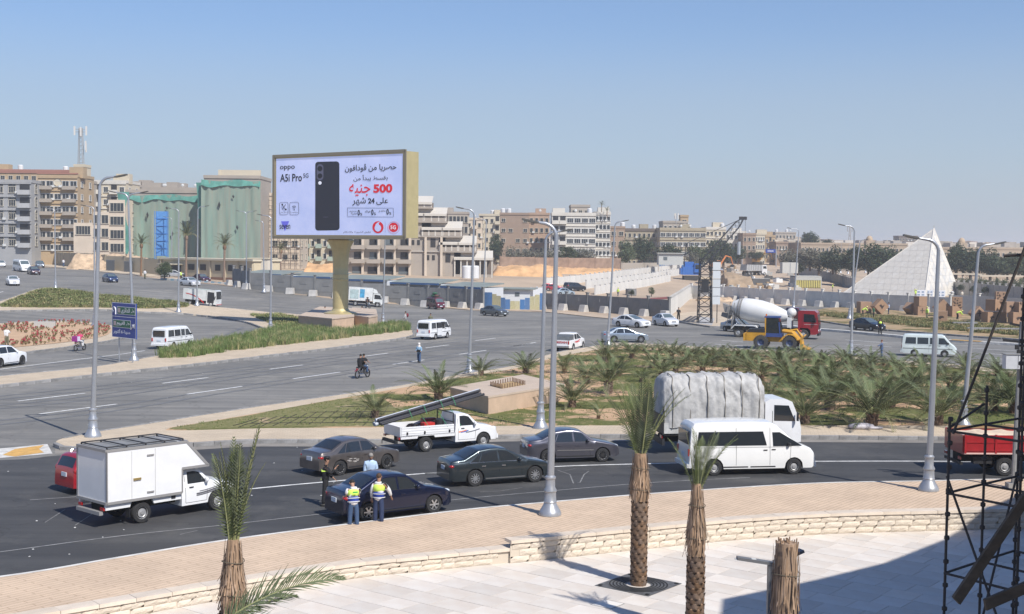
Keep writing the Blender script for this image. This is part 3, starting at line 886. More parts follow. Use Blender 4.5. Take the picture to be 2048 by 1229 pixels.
def vanlike(name,label,col,L,W,H,wb,fo,prof,belt,windows,ws,rim,r=.32,seams=(),handles=(),mirror=None,stripe=None,glass=M_glass,rearwin=None,group=None,dirt=.05,cat='van',tumble=.10,edge=.09,tall_tail=True):
 o=thing(name,label,cat,group=group)
 m=paint(name+'_paint_'+str(len(_M)),col,0,.35,dirt=dirt)
 ax=[L/2-fo-wb,L/2-fo];e,f=-L/2,L/2
 B=Body(L,W,prof,belt,ax,r,tumble=tumble,sill=.28,plan=.03,nose=.10,tail=.03,edge=edge,crown=.04,step=.012)
 B.build(m,o)
 for sd in(-1,1):
  for w_ in windows:
   b=MB();B.side_panel(b,*w_,sd);b.build('side_window',glass,o,fix=False)
 b=MB();B.top_panel(b,ws[0],ws[1],.03,.03);b.build('windscreen',M_glassl,o,fix=False)
 z0,z1=rearwin or(belt+.05,H-.28)
 hwz=B.hw(e+.02,(z0+z1)/2)-.16
 MB().box((e-.004,0,(z0+z1)/2),(.03,hwz*2,z1-z0)).build('rear_window',glass,o)
 wheels(o,ax,W-.22,r,.20,rim)
 for sd in(-1,1):
  boxp(o,'tail_light',M_tail,(e+.0,sd*(W/2-.16),belt-.22),(.06,.12,.30))
  blob(o,'headlight',M_head,(f-.10,sd*(W/2-.30),.72),(.13,.17,.11))
 boxp(o,'rear_bumper',m,(e-.03,0,.42),(.14,W-.14,.16));boxp(o,'front_bumper',M_black if stripe else m,(f-.02,0,.38),(.12,W-.28,.18))
 boxp(o,'number_plate',M_plate,(e-.01,0,.80),(.03,.40,.17));boxp(o,'grille',M_black,(f-.01,0,.66),(.05,.8,.12))
 trims(o,B,seams,handles,mirror,pnt=m,trim=M_black,mirm=M_black)
 if stripe:
  for sd in(-1,1):
   b=MB();B.side_line(b,[(e+.1,stripe),(f-.35,stripe)],.05,sd,.006)
   b.build('side_moulding',M_black,o,fix=False)
 o['W']=W;o['wb']=wb;o['shift']=-((ax[0]+ax[1])/2)
 return o,B,m
def old_minibus(name,label,col=(.74,.75,.76),open_door=False,group='old white minibuses',**k):
 L,W,H,wb,fo=4.70,1.69,1.98,2.57,1.02
 e,f=-L/2,L/2
 prof=[(e,.55),(e+.02,1.15),(e+.10,H-.16),(e+.22,H-.04),(e+.6,H),(0,H+.01),(f-1.25,H-.02),(f-1.02,H-.12),(f-.42,1.18),(f-.20,1.02),(f-.06,.86),(f,.60)]
 win=[(e+.28,e+1.22,e+.36,e+1.22,1.14,1.72),(e+1.34,e+2.28,e+1.34,e+2.28,1.14,1.72),(e+2.42,e+3.02,e+2.42,e+3.02,1.14,1.72),(e+3.16,f-.62,e+3.16,f-1.08,1.14,1.70)]
 seams=[[(e+2.34,1.76),(e+2.34,.38)],[(e+3.09,1.76),(e+3.09,.38)],[(f-.60,1.1),(f-.72,.6)],[(e+.3,1.05),(f-.5,1.05)]]
 o,B,m=vanlike(name,label,col,L,W,H,wb,fo,prof,1.10,win,(f-.98,f-.46),'steel',.30,seams,[(e+2.46,1.0),(e+3.25,1.0)],(f-.72,1.24),stripe=.72,group=group,**k)
 o['shift']=o['shift']
 if open_door:
  MB().box((e+2.72,-(W/2-.055),1.06),(.74,.06,1.36)).build('door_opening',M_under,o)
  d=MB();d.box((e+1.85,-(W/2+.07),.78),(.98,.05,.72));dd=d.build('sliding_door',m,o)
  MB().box((e+1.85,-(W/2+.055),1.43),(.90,.05,.56)).build('door_window',M_glass,dd)
 return o
def new_minibus(name,label,rim='steel',group=None,long_=True):
 L,W,H,wb,fo=5.55,1.95,2.22,3.50,.98
 e,f=-L/2,L/2
 prof=[(e,.55),(e+.02,1.2),(e+.10,H-.22),(e+.24,H-.05),(e+.7,H),(0,H+.02),(f-1.95,H-.03),(f-1.72,H-.13),(f-.92,1.40),(f-.70,1.28),(f-.22,1.10),(f-.06,.92),(f,.62)]
 win=[(e+.30,e+1.25,e+.40,e+1.25,1.26,1.84),(e+1.25,e+3.36,e+1.25,e+3.20,1.26,1.84),(e+3.64,f-.62,e+3.60,f-1.62,1.22,1.80)]
 seams=[[(e+2.02,2.0),(e+2.02,.42)],[(e+3.50,2.0),(e+3.50,.42)],[(f-1.12,1.2),(f-1.18,.45)],[(e+.3,1.18),(f-1.1,1.18)]]
 o,B,m=vanlike(name,label,(.76,.76,.74),L,W,H,wb,fo,prof,1.20,win,(f-1.66,f-.94),rim,.34,seams,[(e+3.30,1.06),(e+3.66,1.08)],(f-1.22,1.30),group=group,dirt=.03,edge=.12,rearwin=(1.30,1.86))
 for q in range(2):MB().box((e+2.0+q*1.2,-(W/2-.02),.36),(1.1,.03,.05)).build('sill_step',M_black,o)
 return o
def pickup_cab(o,m,L,W,H,wb,fo,r,x0,rim='steel',decal=None):
 """single-cab pickup front: x0 = rear face of the cab"""
 f=L/2
 prof=[(x0,.8),(x0+.01,H-.12),(x0+.14,H-.01),(x0+.55,H),(x0+.80,H-.07),(f-1.14,1.15),(f-.95,1.10),(f-.45,1.02),(f-.15,.90),(f-.03,.66),(f,.5)]
 Lb=f-x0
 class CB(Body):pass
 B=CB(2*f,W,prof,1.06,[f-fo],r,tumble=.15,sill=.36,plan=.05,nose=.16,edge=.08)
 xs_keep=x0
 b=MB();xs=[x0+.001+(f-x0-.001)*i/20 for i in range(21)]+[x for x,_ in prof if x>x0+.002]+[f-fo-B.ar*math.cos(math.pi*k/8)for k in range(9)]+[f-.03,f-.09]
 xs=sorted(xs);cl=[xs[0]]
 for x in xs[1:]:
  if x-cl[-1]>.01:cl.append(x)
 rows=[]
 for x in cl:
  zt=B.zt(x);zb=min(B.zb(x),zt-.12);rr=B.edge;zk=max(min(1.06,zt-rr-.02),zb+.02);pts=[]
  for j in range(6):z=lerp(zb,zk,j/5);pts.append((B.hw(x,z),z))
  for j in range(1,4):z=lerp(zk,zt-rr,j/3);pts.append((B.hw(x,z+.001),z))
  w1=pts[-1][0]
  for j in range(1,4):t=j/3*math.pi/2;pts.append((w1-rr*(1-math.cos(t)),zt-rr+rr*math.sin(t)))
  w2=pts[-1][0]
  for k in(.66,.33,0):pts.append((w2*k,zt+.03*(1-k*k)))
  rows.append([Vector((x,-y,z))for y,z in pts]+[Vector((x,y,z))for y,z in pts[-2::-1]])
 m_=len(rows[0]);fs=[]
 for i in range(len(rows)-1):
  for j in range(m_-1):fs.append((i*m_+j,i*m_+j+1,(i+1)*m_+j+1,(i+1)*m_+j))
 fs.append(tuple(range(m_)));fs.append(tuple((len(rows)-1)*m_+j for j in range(m_)))
 b.add([p for q in rows for p in q],fs);b.build('cab',m,o,smooth=38)
 MB().box(((x0+f)/2-.1,0,.5),(f-x0-.4,W*.7,.4)).build('engine_bay',M_under,o)
 for sd in(-1,1):
  b=MB();B.side_panel(b,x0+.26,f-1.30,x0+.28,x0+.76,1.10,H-.1,sd);b.build('side_window',M_glass,o,fix=False)
  blob(o,'headlight',M_head,(f-.20,sd*(W/2-.26),.86),(.17,.13,.10));blob(o,'wing_mirror',m,B.side_pt(f-1.36,1.18,sd,.12),(.07,.10,.11))
  boxp(o,'door_handle',M_black,B.side_pt(x0+.40,.98,sd,.012),(.17,.03,.035))
 b=MB();B.top_panel(b,x0+.84,f-1.17,.05,.05);b.build('windscreen',M_glassl,o,fix=False)
 for sd in(-1,1):
  b=MB();B.side_line(b,[(x0+.16,1.45),(x0+.16,.45)],.014,sd,.003);b.build('door_seam',M_under,o,fix=False)
  b=MB();B.side_line(b,[(f-1.28,1.06),(f-1.32,.45),(x0+.16,.45)],.014,sd,.003);b.build('door_seam',M_under,o,fix=False)
 if decal:
  for i,(mm,dx,dz,ln,tk)in enumerate(decal):
   for sd in(-1,1):
    b=MB();B.side_line(b,[(dx+ln*k/6,dz+.16*(k/6)**1.6*ln)for k in range(7)],tk,sd,.006)
    b.build('side_stripe',mm,o,fix=False)
 boxp(o,'front_bumper',m,(f-.03,0,.48),(.10,W-.3,.2));boxp(o,'grille',M_black,(f-.02,0,.78),(.05,.7,.12))
 return B
def text_mesh(body,bold=0.0,font_size=1.0):
 c=bpy.data.curves.new('t','FONT');c.body=body;c.size=font_size;c.offset=bold;c.resolution_u=3
 o=bpy.data.objects.new('t',c);COL.objects.link(o)
 bpy.context.view_layer.update()
 dg=bpy.context.evaluated_depsgraph_get()
 me=bpy.data.meshes.new_from_object(o.evaluated_get(dg))
 bpy.data.objects.remove(o);bpy.data.curves.remove(c)
 return me
def text_on(name,body,m,parent,org,ux,uy,wd,ht,bold=0.0,lift=.01):
 """text stretched into a rectangle: org lower-left, ux/uy unit vectors, wd x ht metres"""
 me=text_mesh(body,bold)
 ux=Vector(ux);uy=Vector(uy);nz=ux.cross(uy);org=Vector(org)
 if not me.vertices:return None
 xs=[v.co.x for v in me.vertices];ys=[v.co.y for v in me.vertices]
 x0,x1,y0,y1=min(xs),max(xs),min(ys),max(ys)
 for v in me.vertices:
  v.co=org+ux*((v.co.x-x0)/(x1-x0)*wd)+uy*((v.co.y-y0)/(y1-y0)*ht)+nz*lift
 me.materials.clear();me.materials.append(m)
 return link(name,me,parent)
AR={'ا':('\ufe8d','\ufe8e',None,None),'أ':('\ufe83','\ufe84',None,None),'ب':('\ufe8f','\ufe90','\ufe91','\ufe92'),'ت':('\ufe95','\ufe96','\ufe97','\ufe98'),'ة':('\ufe93','\ufe94',None,None),'ج':('\ufe9d','\ufe9e','\ufe9f','\ufea0'),'ح':('\ufea1','\ufea2','\ufea3','\ufea4'),'د':('\ufea9','\ufeaa',None,None),'ر':('\ufead','\ufeae',None,None),'س':('\ufeb1','\ufeb2','\ufeb3','\ufeb4'),'ش':('\ufeb5','\ufeb6','\ufeb7','\ufeb8'),'ص':('\ufeb9','\ufeba','\ufebb','\ufebc'),'ض':('\ufebd','\ufebe','\ufebf','\ufec0'),'ط':('\ufec1','\ufec2','\ufec3','\ufec4'),'ع':('\ufec9','\ufeca','\ufecb','\ufecc'),'ف':('\ufed1','\ufed2','\ufed3','\ufed4'),'ق':('\ufed5','\ufed6','\ufed7','\ufed8'),'ك':('\ufed9','\ufeda','\ufedb','\ufedc'),'ل':('\ufedd','\ufede','\ufedf','\ufee0'),'م':('\ufee1','\ufee2','\ufee3','\ufee4'),'ن':('\ufee5','\ufee6','\ufee7','\ufee8'),'ه':('\ufee9','\ufeea','\ufeeb','\ufeec'),'و':('\ufeed','\ufeee',None,None),'ى':('\ufeef','\ufef0',None,None),'ي':('\ufef1','\ufef2','\ufef3','\ufef4'),'ئ':('\ufe89','\ufe8a','\ufe8b','\ufe8c'),'ڤ':('\ufb6a','\ufb6b','\ufb6c','\ufb6d')}
def arabic(s):
 """joined letter forms in visual order (left to right)"""
 words=s.split(' ')
 out=[]
 for w_ in words:
  if not any(ch_ in AR for ch_ in w_):out.append(w_);continue
  r=[]
  for i,ch_ in enumerate(w_):
   if ch_ not in AR:r.append(ch_);continue
   f=AR[ch_]
   pj=i>0 and w_[i-1]in AR and AR[w_[i-1]][2]is not None
   nj=i+1<len(w_)and w_[i+1]in AR and f[2]is not None
   r.append(f[3]if pj and nj else f[1]if pj else f[2]if nj else f[0])
  out.append(''.join(reversed(r)))
 return ' '.join(reversed(out))
GR='cars queueing on the near road'
white=(.74,.745,.75)
def box_pickup():
 L,W,H,wb,fo,r=5.3,1.74,1.62,3.05,.86,.36
 o=thing('box_pickup','white pickup with tall white insulated cargo box and black roof rack','pickup truck')
 m=paint('box_pickup_paint',white,0,.35);f=L/2;x0=.28
 grey=mat('aluminium_trim',(.36,.35,.34),.5,metal=.4)
 sg=mat('stripe_grey',(.10,.10,.115),.5)
 pickup_cab(o,m,L,W,H,wb,fo,r,x0+.02,decal=[(sg,x0+.62,.72,1.35,.055),(sg,x0+.62,.66,1.25,.04),(sg,x0+.75,.80,1.2,.03)])
 e=-f;top=2.62
 pr=[(e+.02,.86),(x0-.02,.86),(x0-.02,1.70),(x0+1.05,1.70),(x0+.18,top),(e+.02,top)]
 b=MB();b.prism(pr,-.94,.94,plane='XZ');bx=b.build('cargo_box',m,o)
 b=MB()
 for sd in(-1,1):
  y=sd*.945
  for a,c in zip(pr,pr[1:]+pr[:1]):b.beam((a[0],y,a[1]),(c[0],y,c[1]),.03,.09)
 for a in(pr[0],pr[-1],pr[-2],pr[-3]):b.beam((a[0],-.95,a[1]),(a[0],.95,a[1]),.09,.09)
 b.build('box_frame',grey,o)
 for x in(e+.95,e+1.85):MB().box((x,-.948,1.72),(.012,.012,1.6)).build('panel_joint',mat('panel_joint',(.45,.45,.44),.7),o)
 for(x,z)in((e+1.66,2.32),(e+1.66,1.06)):boxp(o,'hinge',grey,(x,-.96,z),(.26,.03,.05))
 boxp(o,'latch',mat('brass_latch',(.45,.33,.12),.4,metal=.6),(e+1.15,-.965,1.56),(.28,.04,.07))
 b=MB()
 for sd in(-1,1):b.tube([(e+.1,sd*.82,top+.10),(x0+.1,sd*.82,top+.10)],.025,6)
 for i in range(5):
  x=lerp(e+.1,x0+.1,i/4);b.tube([(x,-.82,top+.10),(x,.82,top+.10)],.022,6);b.box((x,-.82,top+.05),(.04,.04,.1));b.box((x,.82,top+.05),(.04,.04,.1))
 b.build('roof_rack',M_black,o)
 MB().box(((e+x0)/2,0,top+.02),(x0-e-.2,1.5,.03)).build('roof_panel',mat('grey_roof',(.24,.24,.235),.6,noise=.2,nscale=2),o)
 for sd in(-1,1):
  b=MB();a0,a1=e+.02,x0;ra=f-fo-wb
  b.prism([(a0,.62),(ra-.46,.62),(ra-.40,.80),(ra+.40,.80),(ra+.46,.62),(a1,.62),(a1,.84),(a0,.84)],sd*.78,sd*.86,plane='XZ');b.build('side_skirt',m,o)
  boxp(o,'tail_light',M_tail,(e-.01,sd*.70,.66),(.05,.22,.10));boxp(o,'mudflap',M_black,(ra-.50,sd*.78,.42),(.02,.24,.3))
 boxp(o,'chassis',M_under,(-.6,0,.58),(3.6,.9,.24));boxp(o,'rear_bumper',grey,(e-.08,0,.52),(.14,1.5,.12))
 boxp(o,'fuel_cap',M_black,(x0-.32,-.87,.73),(.16,.02,.10))
 ax=[f-fo-wb,f-fo];wheels(o,ax,1.52,r,.22,'steel')
 o['W']=1.74;o['wb']=wb;o['shift']=-(ax[0]+ax[1])/2
 return o
put(box_pickup(),(264.6,1049),(447.6,1018))
o=sedan('estate_car','red estate car half hidden behind the white box pickup',(.36,.012,.02),'wagon',L=4.35,W=1.72,H=1.50,rim='alloy',metal=.2,roofrail=True)
put(o,(178,989),(324,968))
o=sedan('sedan_car','dusty brown-grey sedan with scraped rear door behind the police officer',(.155,.135,.125),L=4.25,W=1.67,H=1.42,wb=2.45,rim='dark',metal=.6,dirt=.25)
b=MB();B_=None
put(o,(668.8,952.5),(775,937.5))
b=MB()
for k in range(9):
 x=-.75+rnd.random()*.6;z=.5+rnd.random()*.16;b.box((x,-.836,z),(rnd.uniform(.06,.2),.006,.02))
b.build('scratch',mat('bare_scrape',(.5,.47,.44),.6),o)
o=sedan('sedan_car','dark slate grey sedan with chrome trim in the middle of the near road',(.045,.058,.066),L=4.48,W=1.71,H=1.46,wb=2.60,rim='alloy10',metal=.7,chrome=True,r=.33,group=GR)
put(o,(941.5,973.5),(1064.7,965))
DARKBLUE=sedan('sedan_car','navy blue sedan stopped at the kerb beside the two men in vests',(.006,.011,.040),L=4.35,W=1.73,H=1.51,wb=2.63,rim='alloy',metal=.5,r=.32,group=GR)
put(DARKBLUE,(730.4,1043),(866,1026))
o=sedan('sedan_car','purple-grey sedan with light side mouldings ahead of the slate grey one',(.10,.098,.12),L=4.24,W=1.68,H=1.43,wb=2.52,rim='dark',metal=.6,mould=True,group=GR)
put(o,(1092.6,927.4),(1202.6,924))
HIACE=new_minibus('minibus','clean white high-roof minibus with dark windows beside the tarpaulin truck',group=None)
put(HIACE,(1424.6,951.7),(1588.5,948.7))
def pipe_pickup():
 L,W,H,wb,fo,r=5.25,1.74,1.66,3.05,.86,.35
 o=thing('flatbed_pickup','white flatbed pickup with orange and blue door stripes carrying tools and pipes','pickup truck')
 m=paint('flatbed_paint',white,0,.35);f=L/2;e=-f;x0=.22
 a1=mat('decal_orange',(.75,.20,.03),.5);a2=mat('decal_blue',(.03,.12,.45),.5);a3=mat('decal_grey',(.12,.13,.16),.5)
 pickup_cab(o,m,L,W,H,wb,fo,r,x0+.02,decal=[(a1,x0+.20,.82,.42,.05),(a2,x0+.30,.80,.42,.05),(a3,x0+.58,.78,.75,.045)])
 MB().box(((e+x0)/2,0,.80),(x0-e-.05,1.70,.08)).build('bed_floor',m,o)
 for sd in(-1,1):
  b=MB();b.box(((e+x0)/2,sd*.85,1.02),(x0-e-.10,.04,.40))
  for z in(.93,1.05,1.17):b.box(((e+x0)/2,sd*.872,z),(x0-e-.14,.02,.035))
  b.build('side_panel',m,o)
  b=MB();ra=f-fo-wb
  b.prism([(e+.04,.66),(ra-.46,.66),(ra-.40,.78),(ra+.40,.78),(ra+.46,.66),(x0,.66),(x0,.80),(e+.04,.80)],sd*.78,sd*.85,plane='XZ');b.build('side_skirt',m,o)
  for x in(e+.35,e+1.25,x0-.3):boxp(o,'latch',M_black,(x,sd*.885,.92),(.08,.03,.12))
  boxp(o,'tail_light',M_tail,(e-.02,sd*.72,.70),(.05,.2,.10))
 b=MB();b.box((e+.02,0,1.02),(.04,1.7,.40));b.build('tailgate',m,o)
 b=MB()
 b.tube([(x0-.06,-.8,.84),(x0-.06,-.8,1.72),(x0-.06,.8,1.72),(x0-.06,.8,.84)],.03,6);b.tube([(x0-.06,-.8,1.3),(x0-.06,.8,1.3)],.025,6)
 b.build('head_board',M_black,o)
 boxp(o,'chassis',M_under,(-.5,0,.58),(3.6,.9,.24));boxp(o,'rear_bumper',M_black,(e-.10,0,.52),(.12,1.4,.14))
 ax=[f-fo-wb,f-fo];wheels(o,ax,1.52,r,.22,'steel')
 o['W']=1.74;o['wb']=wb;o['shift']=-(ax[0]+ax[1])/2
 return o
PICK=put(pipe_pickup(),(842.6,904.7),(972.6,894))
bpy.context.view_layer.update()
MW=PICK.matrix_world.copy()
def on_pick(o):
 o.location=PICK.location;o.rotation_euler=PICK.rotation_euler
pm=mat('galvanised_pipe',(.46,.49,.54),.4);pk=mat('black_pipe',(.03,.03,.035),.5)
tail_p,nose_p=Vector((-3.70,-.55,1.42)),Vector((2.20,.35,2.42))
t=thing('pipe_bundle','bundle of long grey and black pipes tied over the flatbed pickup','pipes')
u=(nose_p-tail_p).normalized();sd_=u.cross(Vector((0,0,1))).normalized();up_=sd_.cross(u)
for k,(a,c,mm,rr)in enumerate(((-.13,0,pm,.085),(.06,0,pm,.085),(-.03,.155,pm,.08),(.22,.03,pk,.075),(.14,.17,pk,.07),(.36,.0,pk,.06))):
 s0=tail_p+sd_*a+up_*c+u*rnd.uniform(-.15,.1);s1=nose_p+sd_*a+up_*c+u*rnd.uniform(-.1,.1)
 bb=MB();bb.tube([s0,s1],rr,12,cap=False);bb.tube([s0+u*.01,s1-u*.01],rr*.8,12)
 bb.build('pipe',mm,t,smooth=40)
rope=mat('green_rope',(.05,.28,.12),.8)
for k in(.28,.42,.58,.70):
 q=tail_p.lerp(nose_p,k);bb=MB()
 bb.tube([q+sd_*.47+up_*-.1,q+sd_*.3+up_*.27,q+sd_*-.1+up_*.27,q+sd_*-.25+up_*-.05],.014,5)
 if .3<k:bb.tube([q+sd_*-.25,Vector((q.x+.1,-.88,1.12))],.012,5)
 bb.build('tie_rope',rope,t)
on_pick(t)
t=thing('tool_load','jumble of red crate, drums and black tools heaped on the flatbed pickup','tools')
MB().box((-.9,-.25,1.07),(.55,.4,.42)).build('red_crate',mat('red_plastic',(.5,.03,.02),.5),t)
MB().lathe([(.0,0),(.2,0),(.22,.2),(.2,.55),(0,.55)],12,cap=False).build('black_drum',M_black,t,(-.3,-.3,.86))
MB().lathe([(.0,0),(.16,0),(.16,.42),(0,.42)],12,cap=False).build('white_drum',mat('dull_white',(.5,.5,.5),.6),t,(-.02,.2,.86))
MB().tube([(-1.9,-.5,.95),(-1.5,-.2,1.2),(-1.0,.3,1.15),(-.3,.2,1.3)],.06,8).build('hose',M_black,t)
MB().ball((0,0,0),(.3,.25,.2),10,6).build('sack',mat('brown_sack',(.2,.12,.08),.9,noise=.3),t,(-1.5,.2,1.03),smooth=True)
MB().box((-.55,.35,1.15),(.7,.3,.5)).build('tool_box',mat('dark_red',(.2,.03,.03),.5),t)
on_pick(t)
def tarp_truck():
 o=thing('cargo_truck','white flatbed truck whose high load is covered by a grey tarpaulin','truck')
 m=paint('truck_white',white,0,.4);M_t=M_black
 L=6.6;e,f=-3.3,3.3;W=2.1
 cab=[(1.55,.75),(1.55,2.42),(1.75,2.55),(2.55,2.55),(2.85,2.42),(3.22,1.55),(3.30,1.2),(3.30,.55),(2.9,.48),(2.65,.9),(2.0,.9),(1.8,.75)]
 MB().prism([(x,z)for x,z in cab],-1.0,1.0,plane='XZ').build('cab',m,o)
 for sd in(-1,1):
  MB().prism([(1.98,1.55),(3.0,1.52),(2.68,2.25),(1.98,2.28)],sd*1.003-.01,sd*1.003+.01,plane='XZ').build('side_window',M_glass,o)
  boxp(o,'wing_mirror',M_black,(3.05,sd*1.2,1.75),(.06,.16,.4));blob(o,'headlight',M_head,(3.26,sd*.75,.8),(.08,.16,.12))
  boxp(o,'door_seam',M_under,(1.9,sd*1.003,1.4),(.02,.01,1.2))
 MB().add([(3.245,-.9,1.56),(3.245,.9,1.56),(2.88,.85,2.38),(2.88,-.85,2.38)],[(0,1,2,3)]).build('windscreen',M_glassl,o,loc=(.012,0,.005))
 b=MB();b.box((-.9,0,.95),(4.7,2.1,.10));b.build('bed_floor',M_under,o)
 pan=mat('weathered_side',(.50,.50,.48),.7,noise=.3,nscale=2)
 for sd in(-1,1):
  for k in range(4):
   x=-2.72+k*1.2;MB().box((x,sd*1.07,1.24),(1.15,.05,.48)).build('side_panel',pan,o)
   boxp(o,'stake',M_black,(x-.6,sd*1.09,1.6),(.06,.06,1.3))
 boxp(o,'chassis',M_under,(-.2,0,.68),(6.0,.8,.3));boxp(o,'rear_bumper',M_black,(e+.02,0,.6),(.12,2.0,.3))
 b=MB();b.box((e+.02,0,1.4),(.05,2.1,.85));b.build('tailgate',M_black,o)
 for sd in(-1,1):boxp(o,'tail_light',M_tail,(e-.05,sd*.85,.85),(.05,.3,.14))
 ax=[-1.6,2.33];wheels(o,ax,1.76,.40,.28,'steel')
 o['W']=2.0;o['wb']=3.93;o['shift']=-(ax[0]+ax[1])/2
 return o
T=put(tarp_truck(),(1396,909),(1560,907))
import mathutils.noise as mn
t=thing('tarpaulin_load','bulging load under a wrinkled grey tarpaulin lashed onto the white truck','tarpaulin')
b=MB();nx,nr=72,46;vs=[];fs=[]
for i in range(nx+1):
 x=-3.28+4.78*i/nx
 endk=min(1,(i+.6)/5,(nx-i+.6)/6)
 seg=(x+3.3)/.82;bul=abs(math.sin(math.pi*(seg%1)))**.45
 for j in range(nr+1):
  a=-math.pi/2*1.0+math.pi*j/nr
  q=math.sin(a);c=math.cos(a)
  sgn=1 if q>0 else-1
  y=sgn*(abs(q)**.42)*1.13;z=1.38+(c**.40 if c>0 else 0)*2.28*(.80+.20*endk**.5)
  y*=(.86+.14*endk)
  nv=Vector((0,y,max(0,z-2.2))).normalized()
  w1=mn.noise(Vector((x*2.1,y*2.0,z*1.2)))*.12+mn.noise(Vector((x*7.0+z*3,y*4.0,z*2.6+9)))*.07+abs(mn.noise(Vector((x*3.1+z*2.2,y*2,z*1.3+4))))*-.09
  k=.035*bul+w1
  if j in(0,nr):k*=.3
  p=Vector((x,y,z))+nv*k+Vector((0,0,(-.12*bul if j in(0,nr)else 0)))
  vs.append(p)
for i in range(nx):
 for j in range(nr):
  q=i*(nr+1)+j;fs.append((q,q+1,q+nr+2,q+nr+1))
fs.append(tuple(range(nr+1)));fs.append(tuple(nx*(nr+1)+j for j in range(nr+1)))
b.add(vs,fs)
b.build('tarpaulin',mat('grey_tarpaulin',(.43,.425,.415),.8,noise=.22,nscale=2.6,bump=.8,bscale=4),t,smooth=True)
for k in range(6):
 x=-2.9+k*.82;b=MB();pts=[]
 for j in range(25):
  a=-math.pi/2+math.pi*j/24;q=math.sin(a);c=max(0,math.cos(a));s_=1 if q>0 else-1
  pts.append((x+.03*math.sin(j),s_*(abs(q)**.42)*1.165,1.25+(c**.40)*2.45))
 b.tube(pts,.022,5);b.build('lashing_rope',mat('grey_rope',(.22,.20,.17),.9),t)
t.location=T.location;t.rotation_euler=T.rotation_euler
def red_truck():
 o=thing('dump_truck','red tipper truck loaded with pale sand leaving at the right edge','truck')
 m=paint('truck_red',(.33,.012,.016),0,.4,.25)
 e=-2.9
 MB().box((-.9,0,.98),(4.0,2.15,.12)).build('bed_floor',m,o)
 for sd in(-1,1):
  b=MB();b.box((-.9,sd*1.08,1.38),(4.0,.05,.74));b.box((-.9,sd*1.115,1.45),(4.0,.03,.05));b.box((-.9,sd*1.115,1.10),(4.0,.03,.05));b.build('side_panel',m,o)
  for x in(-2.85,-1.55,-.25,1.05):boxp(o,'post',m,(x,sd*1.12,1.38),(.08,.06,.80))
  b=MB();b.box((-.9,sd*1.13,.98),(4.0,.02,.06));b.build('reflective_strip',mat('reflector',(.65,.45,.4),.5),o)
 MB().box((-2.92,0,1.38),(.05,2.1,.74)).build('tailgate',m,o)
 boxp(o,'side_board',mat('board',(.3,.19,.1),.8),(-.9,1.03,1.82),(3.8,.04,.12))
 boxp(o,'chassis',M_under,(.2,0,.70),(6.0,.85,.34));boxp(o,'under_box',M_black,(-2.0,-.75,.66),(.8,.3,.3))
 MB().box((2.3,0,1.55),(1.5,2.05,1.8)).build('cab',m,o)
 MB().prism([(1.8,1.65),(2.95,1.65),(2.8,2.3),(1.8,2.3)],-1.05,-1.03,plane='XZ').build('side_window',M_glass,o)
 for sd in(-1,1):boxp(o,'tail_light',M_tail,(-2.97,sd*.8,.75),(.05,.28,.12));boxp(o,'mudguard',M_chrome,(-1.0,sd*.98,.98),(1.1,.3,.03))
 boxp(o,'rear_bumper',M_black,(-2.93,0,.52),(.1,1.9,.12))
 wheels(o,[-1.1,2.2],1.80,.40,.28,'steel')
 return o
o=red_truck();p=P(2005,951.7);o.location=(p.x+1.1,p.y+.9,0);o.rotation_euler=(0,0,.03)
rt=o
b=MB();vs=[];fs=[]
for i in range(17):
 for j in range(9):
  x=-2.85+3.9*i/16;y=-1.03+2.06*j/8;ed=min(1,min(i,16-i)/3,min(j,8-j)/2)
  vs.append((x,y,1.60+.16*ed+.08*mn.noise(Vector((x*2,y*2,3)))))
for i in range(16):
 for j in range(8):q=i*9+j;fs.append((q,q+1,q+10,q+9))
b.add(vs,fs);b.box((-.9,0,1.32),(3.88,2.04,.5))
s_=b.build('sand_load',mat('pale_sand',(.60,.48,.36),.95,noise=.15,nscale=5),None,rt.location,.03)
tag(s_,'pale sand heaped in the bed of the red tipper truck','sand')
put(old_minibus('minibus','old white minibus turning left of the billboard island',dirt=.1),(340.5,699),(381.5,693.6))
put(old_minibus('minibus','old white minibus stopped with its side door open below the billboard',open_door=True,dirt=.1),(866,680),(897,676))
put(old_minibus('minibus','pale silver-green minibus driving past the palms at the right',col=(.60,.66,.64),dirt=.1),(1828.5,713),(1889,715))
o=sedan('sedan_car','white sedan with dark alloys in front of the other white sedan',(.74,.745,.75),L=4.9,W=1.85,H=1.47,wb=2.97,rim='alloy',metal=0,r=.34);put(o,(1229.4,653.4),(1278.6,656.7))
o=sedan('sedan_car','pearl white sedan nearest the black-clad man at the wall corner',(.70,.71,.73),L=4.45,W=1.70,H=1.5,wb=2.6,rim='alloy',metal=.1);put(o,(1298.6,649.3),(1341.5,654.8))
o=sedan('sedan_car','silver-blue sedan passing nearest the palm island',(.33,.38,.43),L=4.63,W=1.86,H=1.48,wb=2.78,rim='alloy',metal=.6,r=.34);put(o,(1227.5,685.7),(1278,685.7))
o=sedan('sedan_car','grey sedan beside the blue and yellow fence',(.13,.14,.145),L=4.3,W=1.7,H=1.46,wb=2.5,metal=.5);put(o,(964,631.6),(997.7,633.8))
o=sedan('sedan_car','black sedan beside the traffic officer at the box island',(.012,.014,.02),L=4.63,W=1.78,H=1.45,wb=2.70,rim='alloy',metal=.4);put(o,(1700.5,659.3),(1749,663.4))
o=sedan('sedan_car','silver car just showing behind the rear of the concrete mixer',(.38,.40,.43),L=4.3,metal=.5);put(o,(1448,663),(1485,666))
o=sedan('hatchback_car','dark red car hidden behind the mixer cab',(.16,.012,.018),'suv',L=4.5,W=1.8,H=1.7,metal=.3);put(o,(1572,640),(1608,643))
